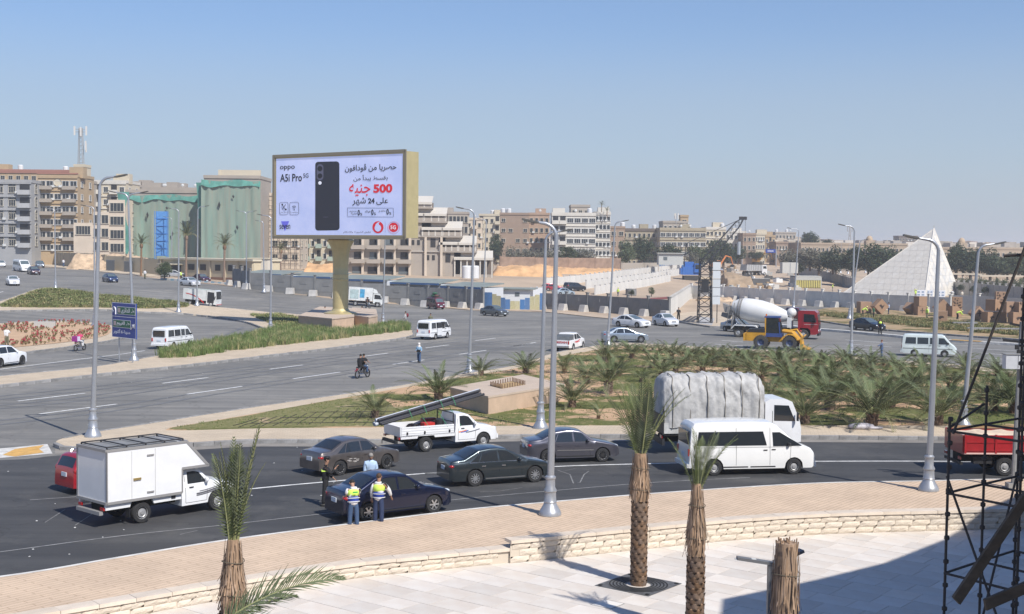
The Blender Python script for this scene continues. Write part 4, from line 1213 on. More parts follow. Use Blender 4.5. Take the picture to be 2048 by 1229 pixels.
o=sedan('sport_utility_car','white crossover with black wheels cut by the left edge of the road',(.72,.74,.77),'suv',L=4.5,W=1.86,H=1.62,wb=2.67,rim='dark',metal=0,r=.36);put(o,(-12,737.5),(50.6,729))
def small_van():
 L,W,H,wb,fo=3.5,1.5,1.75,1.95,.75;e,f=-L/2,L/2
 prof=[(e,.5),(e+.02,1.0),(e+.12,H-.14),(e+.3,H),(f-.9,H),(f-.7,H-.1),(f-.25,1.0),(f-.06,.85),(f,.5)]
 win=[(e+.25,e+.95,e+.32,e+.95,.98,1.5),(e+1.05,e+1.85,e+1.05,e+1.85,.98,1.5),(e+1.95,f-.45,e+1.95,f-.8,.98,1.5)]
 o,B,m=vanlike('small_van','maroon microvan with luggage piled on its roof by the grey wall',(.10,.008,.02),L,W,H,wb,fo,prof,.94,win,(f-.66,f-.3),'steel',.29,[[(e+1.0,1.5),(e+1.0,.4)],[(e+1.9,1.5),(e+1.9,.4)]],[(e+1.2,.85)],(f-.5,1.05),dirt=.15)
 boxp(o,'bumper_trim',M_plate,(f+.02,0,.5),(.05,.4,.14))
 b=MB()
 for sd in(-1,1):b.tube([(e+.3,sd*.6,H+.12),(f-1.0,sd*.6,H+.12)],.02,5)
 for i in range(4):b.tube([(e+.3+i*.65,-.6,H+.12),(e+.3+i*.65,.6,H+.12)],.02,5)
 b.build('roof_rack',M_black,o)
 return o
sv=put(small_van(),(851,617.5),(877,620))
t=thing('luggage_pile','green and brown bundles tied on the roof of the maroon microvan','luggage')
for k,(c,d,mm)in enumerate((((-.5,0,2.05),(.55,.5,.2),mat('green_bundle',(.03,.12,.06),.8)),((.1,.1,2.02),(.4,.45,.16),mat('brown_bundle',(.10,.05,.04),.8)),((-.3,0,2.38),(.5,.42,.16),_M['green_bundle']))):
 MB().ball((0,0,0),d,10,6).build('bundle',mm,t,c,smooth=True)
t.location=sv.location;t.rotation_euler=sv.rotation_euler
def box_truck(name,label,kind=0):
 o=thing(name,label,'truck')
 m=paint(name+'_white_'+str(kind),(.66,.68,.67),0,.45,.15)
 L=5.2 if kind==0 else 5.0;e,f=-L/2,L/2
 cab=[(f-1.45,.55),(f-1.45,1.95),(f-1.3,2.05),(f-.55,2.05),(f-.38,1.95),(f-.05,1.2),(f,.9),(f,.45),(f-.2,.4),(f-.35,.75),(f-1.1,.75),(f-1.2,.55)]
 if kind:cab=[(f-1.5,.5),(f-1.5,2.35),(f-.35,2.4),(f-.12,2.3),(f,1.1),(f,.4),(f-1.5,.4)]
 MB().prism(cab,-.9,.9,plane='XZ').build('cab',m,o)
 zb,zt_=(1.1,2.15)if kind else(1.2,1.9)
 for sd in(-1,1):
  MB().prism([(f-1.28,zb),(f-.2,zb),(f-.38,zt_-.1),(f-1.28,zt_)],sd*.903-.008,sd*.903+.008,plane='XZ').build('side_window',M_glass,o)
  boxp(o,'wing_mirror',M_black,(f-.1,sd*1.05,zb+.35),(.05,.12,.32));blob(o,'headlight',M_head,(f-.02,sd*.68,.72),(.06,.14,.1))
 if kind:MB().add([(f+.012,-.82,1.15),(f+.012,.82,1.15),(f-.09,.78,2.22),(f-.09,-.78,2.22)],[(0,1,2,3)]).build('windscreen',M_glass,o)
 else:MB().add([(f-.045,-.8,1.22),(f-.045,.8,1.22),(f-.36,.76,1.93),(f-.36,-.76,1.93)],[(0,1,2,3)]).build('windscreen',M_glassl,o,loc=(.02,0,.01))
 boxp(o,'number_plate',M_plate,(f+.01,0,.5),(.03,.4,.14));boxp(o,'chassis',M_under,(-.3,0,.6),(L-.8,.8,.3));boxp(o,'front_bumper',M_black if kind==0 else m,(f,0,.42),(.12,1.7,.2))
 top=2.85 if kind==0 else 2.35
 b=MB();b.box(((e+f-1.55)/2,0,(.85+top)/2),(f-1.55-e,1.95,top-.85));b.build('cargo_box',m,o)
 if kind==0:
  MB().prism([(f-1.5,2.1),(f-.7,2.1),(f-1.0,2.6),(f-1.5,2.8)],-.8,.8,plane='XZ').build('wind_deflector',m,o)
  b=MB()
  for k in range(5):b.box((e+.35+k*.75,-.985,1.85),(.03,.02,1.9));b.box((e+.35+k*.75,.985,1.85),(.03,.02,1.9))
  b.build('box_rib',mat('dull_white',(.5,.5,.5),.6),o)
  boxp(o,'side_poster',mat('faded_blue_print',(.06,.30,.50),.6,noise=.4,nscale=2),(-.55,-.99,1.95),(.72,.012,1.3))
  boxp(o,'side_poster',mat('faded_teal_print',(.38,.48,.48),.6,noise=.3,nscale=2),(-1.75,-.99,1.8),(1.3,.012,1.4))
 else:
  rd=mat('red_swoosh',(.5,.02,.02),.5)
  b=MB()
  for sd in(-1,1):
   for k in range(10):
    x0=-2.1+k*.28;b.prism([(x0,1.72-.012*k*k*.9),(x0+.29,1.72-.012*(k+1)**2*.9),(x0+.29,1.55-.013*(k+1)**2*.9),(x0,1.66-.013*k*k*.9)],sd*.978-.006,sd*.978+.006,plane='XZ')
  b.build('side_stripe',rd,o)
  b=MB()
  for k in range(6):b.box((f+.065,-.75+k*.3,.42),(.01,.15,.16))
  b.build('bumper_stripe',rd,o)
  boxp(o,'dark_door',M_black,(f-.85,-.905,1.35),(1.0,.014,1.5))
 ax=[e+1.1,f-.75];wheels(o,ax,1.6,.38,.25,'steel')
 o['W']=1.85;o['wb']=ax[1]-ax[0];o['shift']=-(ax[0]+ax[1])/2
 return o
put(box_truck('box_truck','small white box truck with faded blue poster passing the grey wall'),(712,612.5),(753,615))
put(box_truck('utility_truck','white cab-over service truck with red curved stripe on its side',1),(378,611),(424,615.5))
def dcab():
 L,W,H,wb,fo,r=4.9,1.7,1.65,2.95,.78,.35;e,f=-L/2,L/2
 o=thing('double_cab_pickup','white double-cab pickup with red side flash and covered bed','pickup truck')
 m=paint('dcab_white',(.72,.72,.72),0,.4)
 prof=[(e,.6),(e+.02,1.05),(e+1.45,1.05),(e+1.47,H-.1),(e+1.6,H),(e+2.6,H),(e+2.95,H-.12),(f-1.15,1.14),(f-.4,1.02),(f-.1,.9),(f,.5)]
 B=Body(L,W,prof,1.04,[f-fo-wb,f-fo],r,tumble=.15,sill=.34);B.build(m,o)
 for sd in(-1,1):
  for w_ in((e+1.6,e+2.25,e+1.65,e+2.25),(e+2.35,f-1.35,e+2.35,e+2.9)):
   b=MB();B.side_panel(b,*w_,1.08,H-.12,sd);b.build('side_window',M_glass,o,fix=False)
  boxp(o,'tail_light',M_tail,(e-.01,sd*.74,.85),(.04,.13,.3))
 b=MB();B.top_panel(b,e+3.0,f-1.18);b.build('windscreen',M_glassl,o,fix=False)
 MB().prism([(e+.05,1.04),(e+1.46,1.04),(e+1.44,1.52),(e+.25,1.38)],-.76,.76,plane='XZ').build('bed_cover',mat('grey_cover',(.10,.11,.12),.7,noise=.3),o)
 rd=_M['red_swoosh']if 'red_swoosh' in _M else mat('red_swoosh',(.5,.02,.02),.5)
 for sd in(-1,1):
  b=MB();B.side_line(b,[(e+1.5,.82),(e+2.4,.86),(e+3.1,1.0)],.09,sd,.006);b.build('side_stripe',rd,o,fix=False)
  b=MB();B.side_line(b,[(e+1.9,.76),(e+3.0,.82)],.05,sd,.006);b.build('side_stripe',rd,o,fix=False)
 text_on('tailgate_letters','NISSAN',mat('letter_red',(.42,.02,.03),.5),o,(e-.012,.58,.78),(0,-1,0),(0,0,1),1.16,.20,.03)
 boxp(o,'rear_bumper',M_chrome,(e-.06,0,.5),(.14,1.6,.14));wheels(o,[f-fo-wb,f-fo],1.5,r,.22,'steel')
 o['W']=W;o['wb']=wb;o['shift']=0.12
 return o
o=dcab();put(o,(1139.4,704.4),(1166,698.2))
def far(label,col,rear,front,kind='sedan',**k):
 o=sedan({'sedan':'sedan_car','suv':'sport_utility_car','hatch':'hatchback_car'}[kind],label,col,kind,metal=k.pop('metal',.3),**k)
 return put(o,rear,front)
o=new_minibus('minibus','white high-roof minibus at the far left edge of the road');put(o,(24,541.5),(46,545))
far('dark plum sedan in front of the far white minibus',(.035,.01,.018),(52,547.5),(66,551))
far('blue-grey car behind the plum sedan at far left',(.10,.13,.17),(64,534),(80,537.5))
far('white car cut by the left edge above the far minibus',(.7,.7,.7),(-14,533),(3,536.5))
far('black car just behind the white minibus at the left edge',(.012,.012,.015),(-6,526),(9,529))
def facing(o,px,deg,z=0):
 p=P(*px);o.location=p;o.rotation_euler=(0,0,R(deg))
 for k in('W','wb','shift'):
  if k in o:del o[k]
 return o
facing(sedan('sedan_car','white sedan coming head-on toward the camera at far left',(.74,.74,.74),metal=0),(25.5,571),-62)
far('navy blue sedan driving between the two far walking men',(.01,.025,.09),(201,563),(222,566.5),metal=.5)
far('silver sedan parked at the striped kerb by the palms',(.38,.39,.40),(337,556),(360,556.5),L=4.7)
far('maroon sedan parked beside the silver one by the guard building',(.07,.008,.02),(381,563.5),(409,566.5))
far('old white saloon car behind the service truck',(.72,.72,.72),(358,571),(385,573.5))
far('red car parked in the sandy lot behind the fence corner',(.32,.02,.03),(1099,583),(1117,584),'hatch')
far('dark grey sport utility car parked in the sandy lot',(.03,.035,.045),(1142,583),(1166,583.5),'suv',L=4.6,H=1.7,W=1.85)
far('pale blue sedan parked nearest the grey wall in the lot',(.36,.43,.48),(1121,592),(1141,592.5),W=1.72)
M_galv=mat('lamp_grey_metal',(.40,.415,.44),.38,metal=.55,noise=.08,nscale=1.5)
M_lhead=mat('lamp_head_dark',(.10,.095,.085),.5)
LG='grey street lamps along the roads'
def lamp(label,foot,top,arms=((-1,2.0),),z=.16,big=False,face=0.0,lean=0.0):
 """foot/top photo pixels give the place and height; arms = (side, length)"""
 p=P(foot[0],foot[1],z)
 D=(p-Vector((0,0,CAM_H))).dot(_f)
 q=PD(top[0],top[1],D);Ht=q.z-p.z
 o=thing('street_lamp',label,'street lamp',p,face,LG)
 lx=(q.x-p.x);r0=.13 if big else .12
 b=MB();n=12
 b.tube([(0,0,.8),(lx*.5,0,Ht*.5),(lx,0,Ht)],[r0,r0*.82,r0*.55],n,cap=False);b.build('pole',M_galv,o,smooth=50)
 b=MB();b.lathe([(.0,0),(.40,0),(.40,.06),(.36,.16),(.24,.36),(.215,.44),(.235,.47),(.215,.50),(.20,.80),(.225,.83),(.225,.88),(.17,.98),(.165,1.25),(.19,1.28),(.19,1.34),(.13,1.40)],20,cap=False)
 b.build('base',M_galv,o,smooth=35)
 for sd,ln in arms:
  ln*=.66;b=MB();pts=[]
  for k in range(7):
   t=k/6*math.pi/2;R_=.5
   pts.append((lx+sd*R_*(1-math.cos(t)),0,Ht+R_*math.sin(t)-.1))
  pts.append((lx+sd*ln,0,Ht+.5+(ln-.5)*.16-.1))
  b.tube(pts,[r0*.5]*6+[r0*.42,r0*.35],8);a=b.build('arm',M_galv,o,smooth=50)
  e=Vector(pts[-1]);b=MB()
  M=Matrix.Rotation(-sd*.20,3,'Y')
  b.box((0,0,0),(.60,.22,.07),M=M);b.box((-.02*sd,0,-.045),(.42,.17,.02),M=M)
  h=b.build('lamp_head',M_lhead,o,e+Vector((sd*.22,0,.04)))
 return o
lamp('tall lamp standing on the near pavers, middle of the frame',(1100,1030),(1112,470),((-1,1.05),),big=True)
lamp('lamp on the palm island kerb just left of the near middle lamp',(1081,857),(1091,480),((1,1.3),),big=True)
lamp('tall lamp at the left nose of the palm island',(186,874),(207,373),((1,1.2),),big=True)
lamp('double-armed lamp behind the blue road sign',(268,722),(261,398),((-1,1.6),(1,1.6)),big=True)
lamp('tall lamp on the near pavers at the right, before the scaffold',(1857,981),(1870,500),((-1,1.3),),big=True)
lamp('lamp on the palm island behind the red tipper truck',(1927,852),(1951,505),((1,1.4),),big=True)
lamp('lamp beside the palm left of the concrete plinth',(939,745),(949,430),((-1,1.3),))
lamp('lamp at the palm island edge by the silver-blue sedan',(1216,691),(1229,452),((1,1.2),))
lamp('lamp at the end of the inner kerb left of the billboard plinth',(541,664),(545,440),((-1,1.6),))
lamp('lamp beside the parked service truck cab',(394,612),(398,420),((1,1.6),),z=.16)
lamp('lamp just behind the service truck, at the green bed tip',(357,625),(360,425),((-1,1.6),))
lamp('double-armed lamp at the far tip of the green bed',(111,579),(112,424),((-1,1.8),(1,1.8)))
lamp('lamp on the far sidewalk behind the plum sedan',(88,529),(86,420),((-1,1.5),))
lamp('lamp on the far sidewalk by the green shrub',(343,546),(345,440),((-1,1.8),))
lamp('double-armed lamp in front of the guard building',(493,577),(494,429),((-1,1.8),(1,1.8)))
lamp('lamp behind the grey wall left of the billboard',(528,585),(528,448),((-1,1.2),))
lamp('lamp between the billboard plinth and the walking man',(766,651),(771,470),((-1,1.4),))
lamp('lamp behind the grey wall near the blue and yellow fence',(966,612),(973,445),((-1,1.4),))
lamp('lamp on the far kerb behind the mixer truck',(1587,618),(1596,464),((-1,2.0),))
lamp('lamp at the left tip of the box island',(1699,638),(1718,486),((1,.9),))
lamp('lamp at the palm island edge between the black sedan and minibus',(1702,713),(1706,462),((-1,1.4),))
lamp('lamp behind the flower island and the tall left lamp',(189,652),(192,421),((-1,1.5),))
for i,(x,yb,yt)in enumerate(((1655,547,497),(1668,546,492),(1681,546,488),(1696,548,492),(1731,546,500),(1893,548,497),(1608,540,500))):
 lamp('distant lamp number %s along the far avenue by the dark trees'%('one two three four five six seven'.split()[i]),(x,yb),(x+1,yt),((1,1.2),),z=0)['label']='small distant lamp, %s from the left before the dark trees'%('second','third','fourth','fifth','sixth','rightmost','leftmost')[i]
M_gold=mat('gold_paint',(.50,.42,.215),.42,metal=.35,noise=.08,nscale=1.2)
M_plinth=mat('tan_stone_cladding',(.52,.38,.27),.75,noise=.14,nscale=1.1)
pe=thing('billboard','large illuminated billboard on a gold column advertising a black phone','billboard')
Cb=P(681,633,1.3);Db=(Cb-Vector((0,0,CAM_H))).dot(_f)
pA=PD(549,309,152.5);pB=PD(811.5,307.3,141.5);pC=PD(804.5,481,141.5);pD=PD(547.3,470.6,152.5)
ux=Vector((pB.x-pA.x,pB.y-pA.y,0));Wd=ux.length;ux.normalize();uz=Vector((0,0,1));nn=ux.cross(uz)
z0,z1_=(pC.z+pD.z)/2,(pA.z+pB.z)/2
org=Vector(((pA.x+pD.x)/2,(pA.y+pD.y)/2,z0));Hb=z1_-z0;TH=2.3
def bp_(u,v,n=0.0):return org+ux*(u*Wd)+uz*(v*Hb)+nn*n
b=MB();c=[bp_(0,0,0),bp_(1,0,0),bp_(1,1,0),bp_(0,1,0)];d=[p-nn*TH for p in c]
b.add(c+d,[(0,1,2,3),(7,6,5,4),(0,4,5,1),(1,5,6,2),(2,6,7,3),(3,7,4,0)]);b.build('cabinet',M_gold,pe)
b=MB();fr=mat('billboard_frame',(.23,.20,.14),.5)
fw=.30
for a,c_ in(((0,0),(1,0)),((0,1),(1,1)),((0,0),(0,1)),((1,0),(1,1))):
 s0,s1=bp_(*a,.06),bp_(*c_,.06)
 b.beam(s0,s1,.3 if a[0]==c_[0]else .12,.12 if a[0]==c_[0]else .34,up=(0,0,1))if a[1]==c_[1]else b.box((s0+s1)/2,(.34,.12,Hb+.3),rz=math.atan2(ux.y,ux.x))
b.build('frame',fr,pe)
M_screen=mat('led_screen',(.52,.56,.80),.45,noise=.20,nscale=.35,emit=.0,col2=(.42,.48,.73))
nt=M_screen.node_tree;bs=nt.nodes['Principled BSDF'];ln=[l for l in nt.links if l.to_socket==bs.inputs['Base Color']][0]
nt.links.new(ln.from_socket,bs.inputs['Emission Color']);bs.inputs['Emission Strength'].default_value=.34
b=MB();b.add([bp_(.018,.03,.02),bp_(.982,.03,.02),bp_(.982,.97,.02),bp_(.018,.97,.02)],[(0,1,2,3)]);scr=b.build('screen',M_screen,pe)
def uv(zx,zy):
 u=(zx-65)/1787.0
 ytop=lerp(62,50,u);ybot=lerp(1165,1225,u)
 u2=(zx-lerp(65,50,(zy-ytop)/(ybot-ytop)))/lerp(1787,1755,(zy-ytop)/(ybot-ytop))
 k=152.5/141.5
 uu=u2/(k-(k-1)*u2)if False else u2*1.0
 uu=uu/(k*(1-uu)+uu)*1.0 if False else(uu*152.5)/(141.5+uu*(152.5-141.5))if False else uu
 uu=u2*152.5/(141.5*(1-u2)+152.5*u2)if False else(u2/152.5*1.0)*141.5*0+u2/(u2+(1-u2)*141.5/152.5*1.0)if False else u2/(u2+(1-u2))
 w0,w1=1/152.5,1/141.5
 uu=u2*(1/w1)/(u2*(1/w1)+(1-u2)*(1/w0))
 return uu,1-(zy-ytop)/(ybot-ytop)
ink=mat('print_black',(.012,.012,.02),.6);red=mat('print_red',(.72,.02,.035),.6,emit=.15);wht=mat('print_white',(.75,.76,.82),.6,emit=.3)
def btext(body,x0,y0,x1,y1,m=ink,bold=.0,lift=.05,ar=False):
 u0,v0=uv(x0,y1);u1,v1=uv(x1,y0)
 text_on('lettering',arabic(body)if ar else body,m,scr,bp_(u0,v0),ux,uz,(u1-u0)*Wd,(v1-v0)*Hb,bold,lift)
btext('oppo',158,195,385,262,bold=.012)
btext('A5i Pro',158,308,490,412,bold=.018)
btext('5G',508,308,585,368,bold=.012)
btext('حصريا من ڤودافون',1090,205,1742,318,bold=.015,ar=True)
btext('بقسط يبدأ من',1200,355,1632,445,bold=.010,ar=True)
btext('500',1448,488,1685,606,red,bold=.045)
btext('جنيه',1138,478,1415,640,red,bold=.010,ar=True)
btext('على',1480,672,1628,768,bold=.010,ar=True)
btext('24',1378,674,1462,745,bold=.035)
btext('شهر',1175,660,1352,768,bold=.010,ar=True)
for x in(1240,1412,1598):
 btext('0',x,826,x+32,905,bold=.03);btext('%',x+34,868,x+60,905,bold=.02)
btext('مقدم',1508,838,1590,872,ar=True,bold=.01);btext('فوائد',1330,838,1405,872,ar=True,bold=.01)
btext('مصاريف',1130,828,1228,860,ar=True,bold=.01);btext('ادارية',1155,862,1228,895,ar=True,bold=.01)
btext('seven',142,1000,305,1056,bold=.008,lift=.065)
def bpoly(name,pts,m,lift=.04,outline=0):
 b=MB();q=[uv(*p)for p in pts]
 P3=[bp_(u,v,lift)for u,v in q]
 tri=tessellate_polygon([[Vector((u,v,0))for u,v in q]])
 b.add(P3,[tuple(t)for t in tri]);return b.build(name,m,scr,fix=False)
def bline(name,pts,m,wd=.05,lift=.04,closed=True):
 b=MB();q=[bp_(*uv(*p),lift)for p in pts]
 if closed:q.append(q[0])
 for a,c_ in zip(q,q[1:]):b.beam(a,c_,.01,wd,up=tuple(uz.cross((c_-a).normalized())if False else nn))
 return b.build(name,m,scr)
def rrect(x0,y0,x1,y1,r,n=5):
 o=[]
 for cx,cy,a0 in((x1-r,y0+r,-90),(x1-r,y1-r,0),(x0+r,y1-r,90),(x0+r,y0+r,180)):
  for k in range(n+1):
   a=R(a0+90*k/n);o.append((cx+r*math.cos(a),cy+r*math.sin(a)))
 return o
def skewed(pts):return[(x+(650-y)*.021,y+(x-850)*.012)for x,y in pts]
bpoly('phone_picture',skewed(rrect(674,158,1008,1094,42)),mat('print_charcoal',(.02,.022,.035),.5),.035)
bpoly('camera_island',skewed(rrect(695,190,790,410,46)),mat('print_grey',(.13,.13,.19),.5),.045)
for cy,r_,mm in((252,36,ink),(350,34,ink),(446,24,wht)):
 bpoly('lens_picture',skewed([(742+r_*math.cos(t*math.pi/9),cy+r_*math.sin(t*math.pi/9))for t in range(18)]),mm,.055)
btext('oppo',784,906,850,922,_M['print_grey'],lift=.06)
bline('icon_frame',rrect(145,690,276,858,22,3),ink,.035);bline('icon_frame',rrect(300,694,434,864,22,3),ink,.035)
bline('offer_frame',[(1112,792),(1684,815),(1684,934),(1108,910)],ink,.03)
for r_ in(38,26,14):
 bline('wifi_icon',[(366+r_*math.cos(R(a)),790-r_*1.25*math.sin(R(a)))for a in range(45,136,15)],ink,.10,closed=False)
bpoly('wifi_dot',[(366+8*math.cos(R(a)),800+8*math.sin(R(a)))for a in range(0,360,45)],ink)
bline('wrench_icon',[(184,792),(240,722)],ink,.13,closed=False);bline('wrench_icon',[(184,722),(240,792)],ink,.13,closed=False)
for c_ in((186,722),(240,790)):bpoly('wrench_head',[(c_[0]+13*math.cos(R(a)),c_[1]+13*math.sin(R(a)))for a in range(0,360,45)],ink)
btext('12 شهر ضمان',155,818,268,838,ar=True);btext('مقاومة',308,824,420,842,ar=True)
bpoly('triangle_mark',[(165,950),(290,952),(222,1085)],mat('print_violet',(.16,.16,.75),.6,emit=.15),.045)
bpoly('round_logo',[(1490+68*math.cos(R(a)),1070+82*math.sin(R(a)))for a in range(0,360,15)],red,.04)
bpoly('round_logo_drop',[(1490+40*math.cos(R(a)),1080+48*math.sin(R(a)))for a in range(-60,226,15)]+[(1462,1034),(1485,1008),(1518,996),(1504,1018),(1503,1034)],_M['led_screen'],.055)
bpoly('badge_disc',[(1678+56*math.cos(R(a)),1077+64*math.sin(R(a)))for a in range(0,360,15)],red,.04)
bline('badge_ring',[(1680+70*math.cos(R(a)),1078+82*math.sin(R(a)))for a in range(0,360,20)],red,.025)
btext('5G',1642,1052,1708,1102,wht,bold=.02,lift=.07)
bline('divider_line',[(1583,985),(1580,1145)],mat('print_line',(.3,.3,.5),.6),.02,closed=False)
btext('تطبق الشروط والاحكام',1050,1118,1405,1142,ar=True)
Hc=z0-1.3
b=MB();rc=.90
prof=[(1.9,0),(1.9,.42),(1.5,.55),(1.1,.62)]+[(rc,.9),(rc,Hc-4.9),(rc*1.06,Hc-4.85),(rc*1.06,Hc-4.75),(rc,Hc-4.7),(rc,Hc-4.3),(rc*1.06,Hc-4.25),(rc,Hc-4.15),(rc*.98,Hc-3.4)]
b.lathe(prof,28,cap=True);b.build('column',M_gold,pe,(Cb.x,Cb.y,1.3),smooth=35)
b=MB();nseg=48;ps=[(rc*.98,0),(rc*1.0,.9),(rc*1.05,1.7),(rc*1.2,2.3),(rc*1.5,2.85),(rc*1.62,3.1),(rc*1.2,3.4)]
vs=[];fs=[]
for i,(r_,h_)in enumerate(ps):
 fl=.12*min(1,h_/2.0)
 for k in range(nseg):
  t=2*math.pi*k/nseg;rr=r_*(1+fl*abs(math.cos(t*4))-fl*.4);vs.append((rr*math.cos(t),rr*math.sin(t),h_))
for i in range(len(ps)-1):
 for k in range(nseg):fs.append((i*nseg+k,i*nseg+(k+1)%nseg,(i+1)*nseg+(k+1)%nseg,(i+1)*nseg+k))
b.add(vs,fs);b.build('capital',M_gold,pe,(Cb.x,Cb.y,z0-3.4),smooth=50)
def plinth(label,pts,top,m=M_plinth,cap_=True,g='tan plinths under the billboard'):
 w_=[P(*p,.16)for p in pts];b=MB()
 o=thing('plinth',label,'plinth',w_[0],0,g);a0=w_[0]
 poly=[(q.x-a0.x,q.y-a0.y)for q in w_]
 b.prism(poly,-.3,top-.12);b.build('base_block',m,o)
 cx=sum(q[0]for q in poly)/len(poly);cy=sum(q[1]for q in poly)/len(poly)
 b=MB();b.prism([(cx+(x-cx)*1.012,cy+(y-cy)*1.012)for x,y in poly],top-.12,top);b.build('cap_slab',mat('plinth_cap',(.50,.40,.31),.75,noise=.1,nscale=1),o)
 return o
A,B_,C_=P(597,655,.16),P(664,661.5,.16),P(708,658,.16)
plinth('wide tan plinth nearest the tall grass below the billboard',[(597,657),(664,664),(708,658),(706,640),(640,636)],1.45)
plinth('tan plinth on the right behind the billboard column',[(700,653),(737,658.5),(755,655),(752,640),(705,636)],1.35)
ct=[P(977,793,1.2),P(1129,768.7,1.2),P(1045.6,749.5,1.2),P(900.6,774.6,1.2)]
q1=Vector((ct[0].x,ct[0].y,.19))
o=thing('concrete_plinth','square tan concrete plinth with rusty bars in its top, left of the palms','plinth',q1)
poly=[(q.x-q1.x,q.y-q1.y)for q in ct]
b=MB();b.prism(poly,-.2,.90);b.build('base_block',M_plinth,o)
cx=sum(p[0]for p in poly)/4;cy=sum(p[1]for p in poly)/4
b=MB();b.prism([(cx+(x-cx)*1.01,cy+(y-cy)*1.01)for x,y in poly],.90,1.01);b.build('cap_slab',_M['plinth_cap'],o)
b=MB();b.prism([(cx+(x-cx)*.30,cy+(y-cy)*.34)for x,y in poly],1.01,1.018);b.build('recess',mat('rust_sand',(.40,.27,.13),.9,noise=.3,nscale=3),o)
rm=mat('rusty_bar',(.16,.10,.06),.9);me=MB().box((0,0,.12),(.06,.06,.26)).mesh('bar',rm)
cc=[(cx+(x-cx)*.30,cy+(y-cy)*.34)for x,y in poly]
for a,c_ in zip(cc,cc[1:]+cc[:1]):
 for k in range(9):
  link('bar',me,o,(lerp(a[0],c_[0],k/9),lerp(a[1],c_[1],k/9),1.01))
M_blue=mat('sign_blue',(.018,.05,.27),.45);M_green=mat('sign_green',(.0,.11,.05),.45);M_sw=mat('sign_white',(.80,.80,.82),.5)
fa,fb=P(237.5,729,.16),P(262,733,.16)
sg=thing('road_sign','blue road sign with green panels and white Arabic lettering on two posts','road sign')
D0=(fa-Vector((0,0,CAM_H))).dot(_f)
tl=PD(224,604.5,103.6);tr=PD(272,608.5,101);br=PD(272,680,101);bl=PD(223.5,673.5,103.6)
sx=Vector((tr.x-tl.x,tr.y-tl.y,0));SW=sx.length;sx.normalize();sn=sx.cross(uz);zb,zt=(bl.z+br.z)/2,(tl.z+tr.z)/2;SH=zt-zb
so=Vector((tl.x,tl.y,zb))
def sp(u,v,n=0.0):return so+sx*u*SW+uz*v*SH+sn*n
b=MB();c=[sp(0,0),sp(1,0),sp(1,1),sp(0,1)];d=[p-sn*.08 for p in c]
b.add(c+d,[(0,1,2,3),(7,6,5,4),(0,4,5,1),(1,5,6,2),(2,6,7,3),(3,7,4,0)]);pan=b.build('panel',M_blue,sg)
def srect(name,u0,v0,u1,v1,m,n):MB().add([sp(u0,v0,n),sp(u1,v0,n),sp(u1,v1,n),sp(u0,v1,n)],[(0,1,2,3)]).build(name,m,pan,fix=False)
for r_ in((0,.0,1,.012),(0,.988,1,1),(0,0,.014,1),(.986,0,1,1),(0,.598,1,.610)):srect('white_border',*r_,M_sw,.015)
for(u0,v0,u1,v1)in((.24,.68,.97,.88),(.06,.30,.78,.50)):
 srect('white_border',u0-.015,v0-.012,u1+.015,v1+.012,M_sw,.02);srect('green_panel',u0,v0,u1,v1,M_green,.03)
gm_=mat('crest_grey',(.5,.38,.36),.6)
srect('route_badge',.27,.72,.37,.85,gm_,.04);srect('route_badge',.09,.34,.19,.47,gm_,.04)
def stext(body,u0,v0,u1,v1):text_on('lettering',arabic(body),M_sw,pan,sp(u0,v0),sx,uz,(u1-u0)*SW,(v1-v0)*SH,.02,.045)
stext('ط. الدائرى',.40,.70,.95,.86);stext('ط. الفيوم',.22,.32,.75,.48);stext('مدينة 6 أكتوبر',.08,.10,.78,.25)
b=MB()
pts=[(.17,.66),(.17,.80),(.145,.86),(.10,.875),(.06,.85),(.05,.78)]
for a,c_ in zip(pts,pts[1:]):b.beam(sp(*a,.03),sp(*c_,.03),.02,.09,up=tuple(sn))
b.add([sp(.0+.01,.78,.03),sp(.10,.78,.03),sp(.055,.70,.03)],[(0,1,2)]);b.build('arrow',M_sw,pan)
b=MB();b.beam(sp(.80,.26,.03),sp(.92,.38,.03),.02,.12,up=tuple(sn));b.add([sp(.83,.40,.035),sp(.96,.43,.035),sp(.95,.29,.035)],[(0,1,2)]);b.build('arrow',M_sw,pan)
for k in(.24,.80):
 q=sp(k,0,-.12);MB().tube([(q.x,q.y,terr(q.x,q.y)+.1),(q.x,q.y,zt-.1)],.055,8).build('post',M_galv,sg)
M_leafA=mat('palm_leaflets',(.062,.072,.036),.75,noise=.35,nscale=1.3,rand=.25,spec=.2)
M_leafB=mat('palm_leaflets_dry',(.20,.18,.10),.7,noise=.3,nscale=1.3,rand=.15)
M_leafG=mat('palm_leaflets_fresh',(.095,.125,.048),.7,noise=.2,nscale=1.3,rand=.15)
M_rach=mat('palm_rachis',(.24,.25,.11),.6)
M_pipe=mat('irrigation_pipe',(.02,.02,.02),.7)
M_boot=mat('palm_boots',(.20,.13,.085),.9,noise=.35,nscale=7,rand=.2)
M_fib=mat('palm_fibre',(.33,.225,.15),.95,noise=.5,nscale=9,rand=.1,stretch=(1,1,.15))
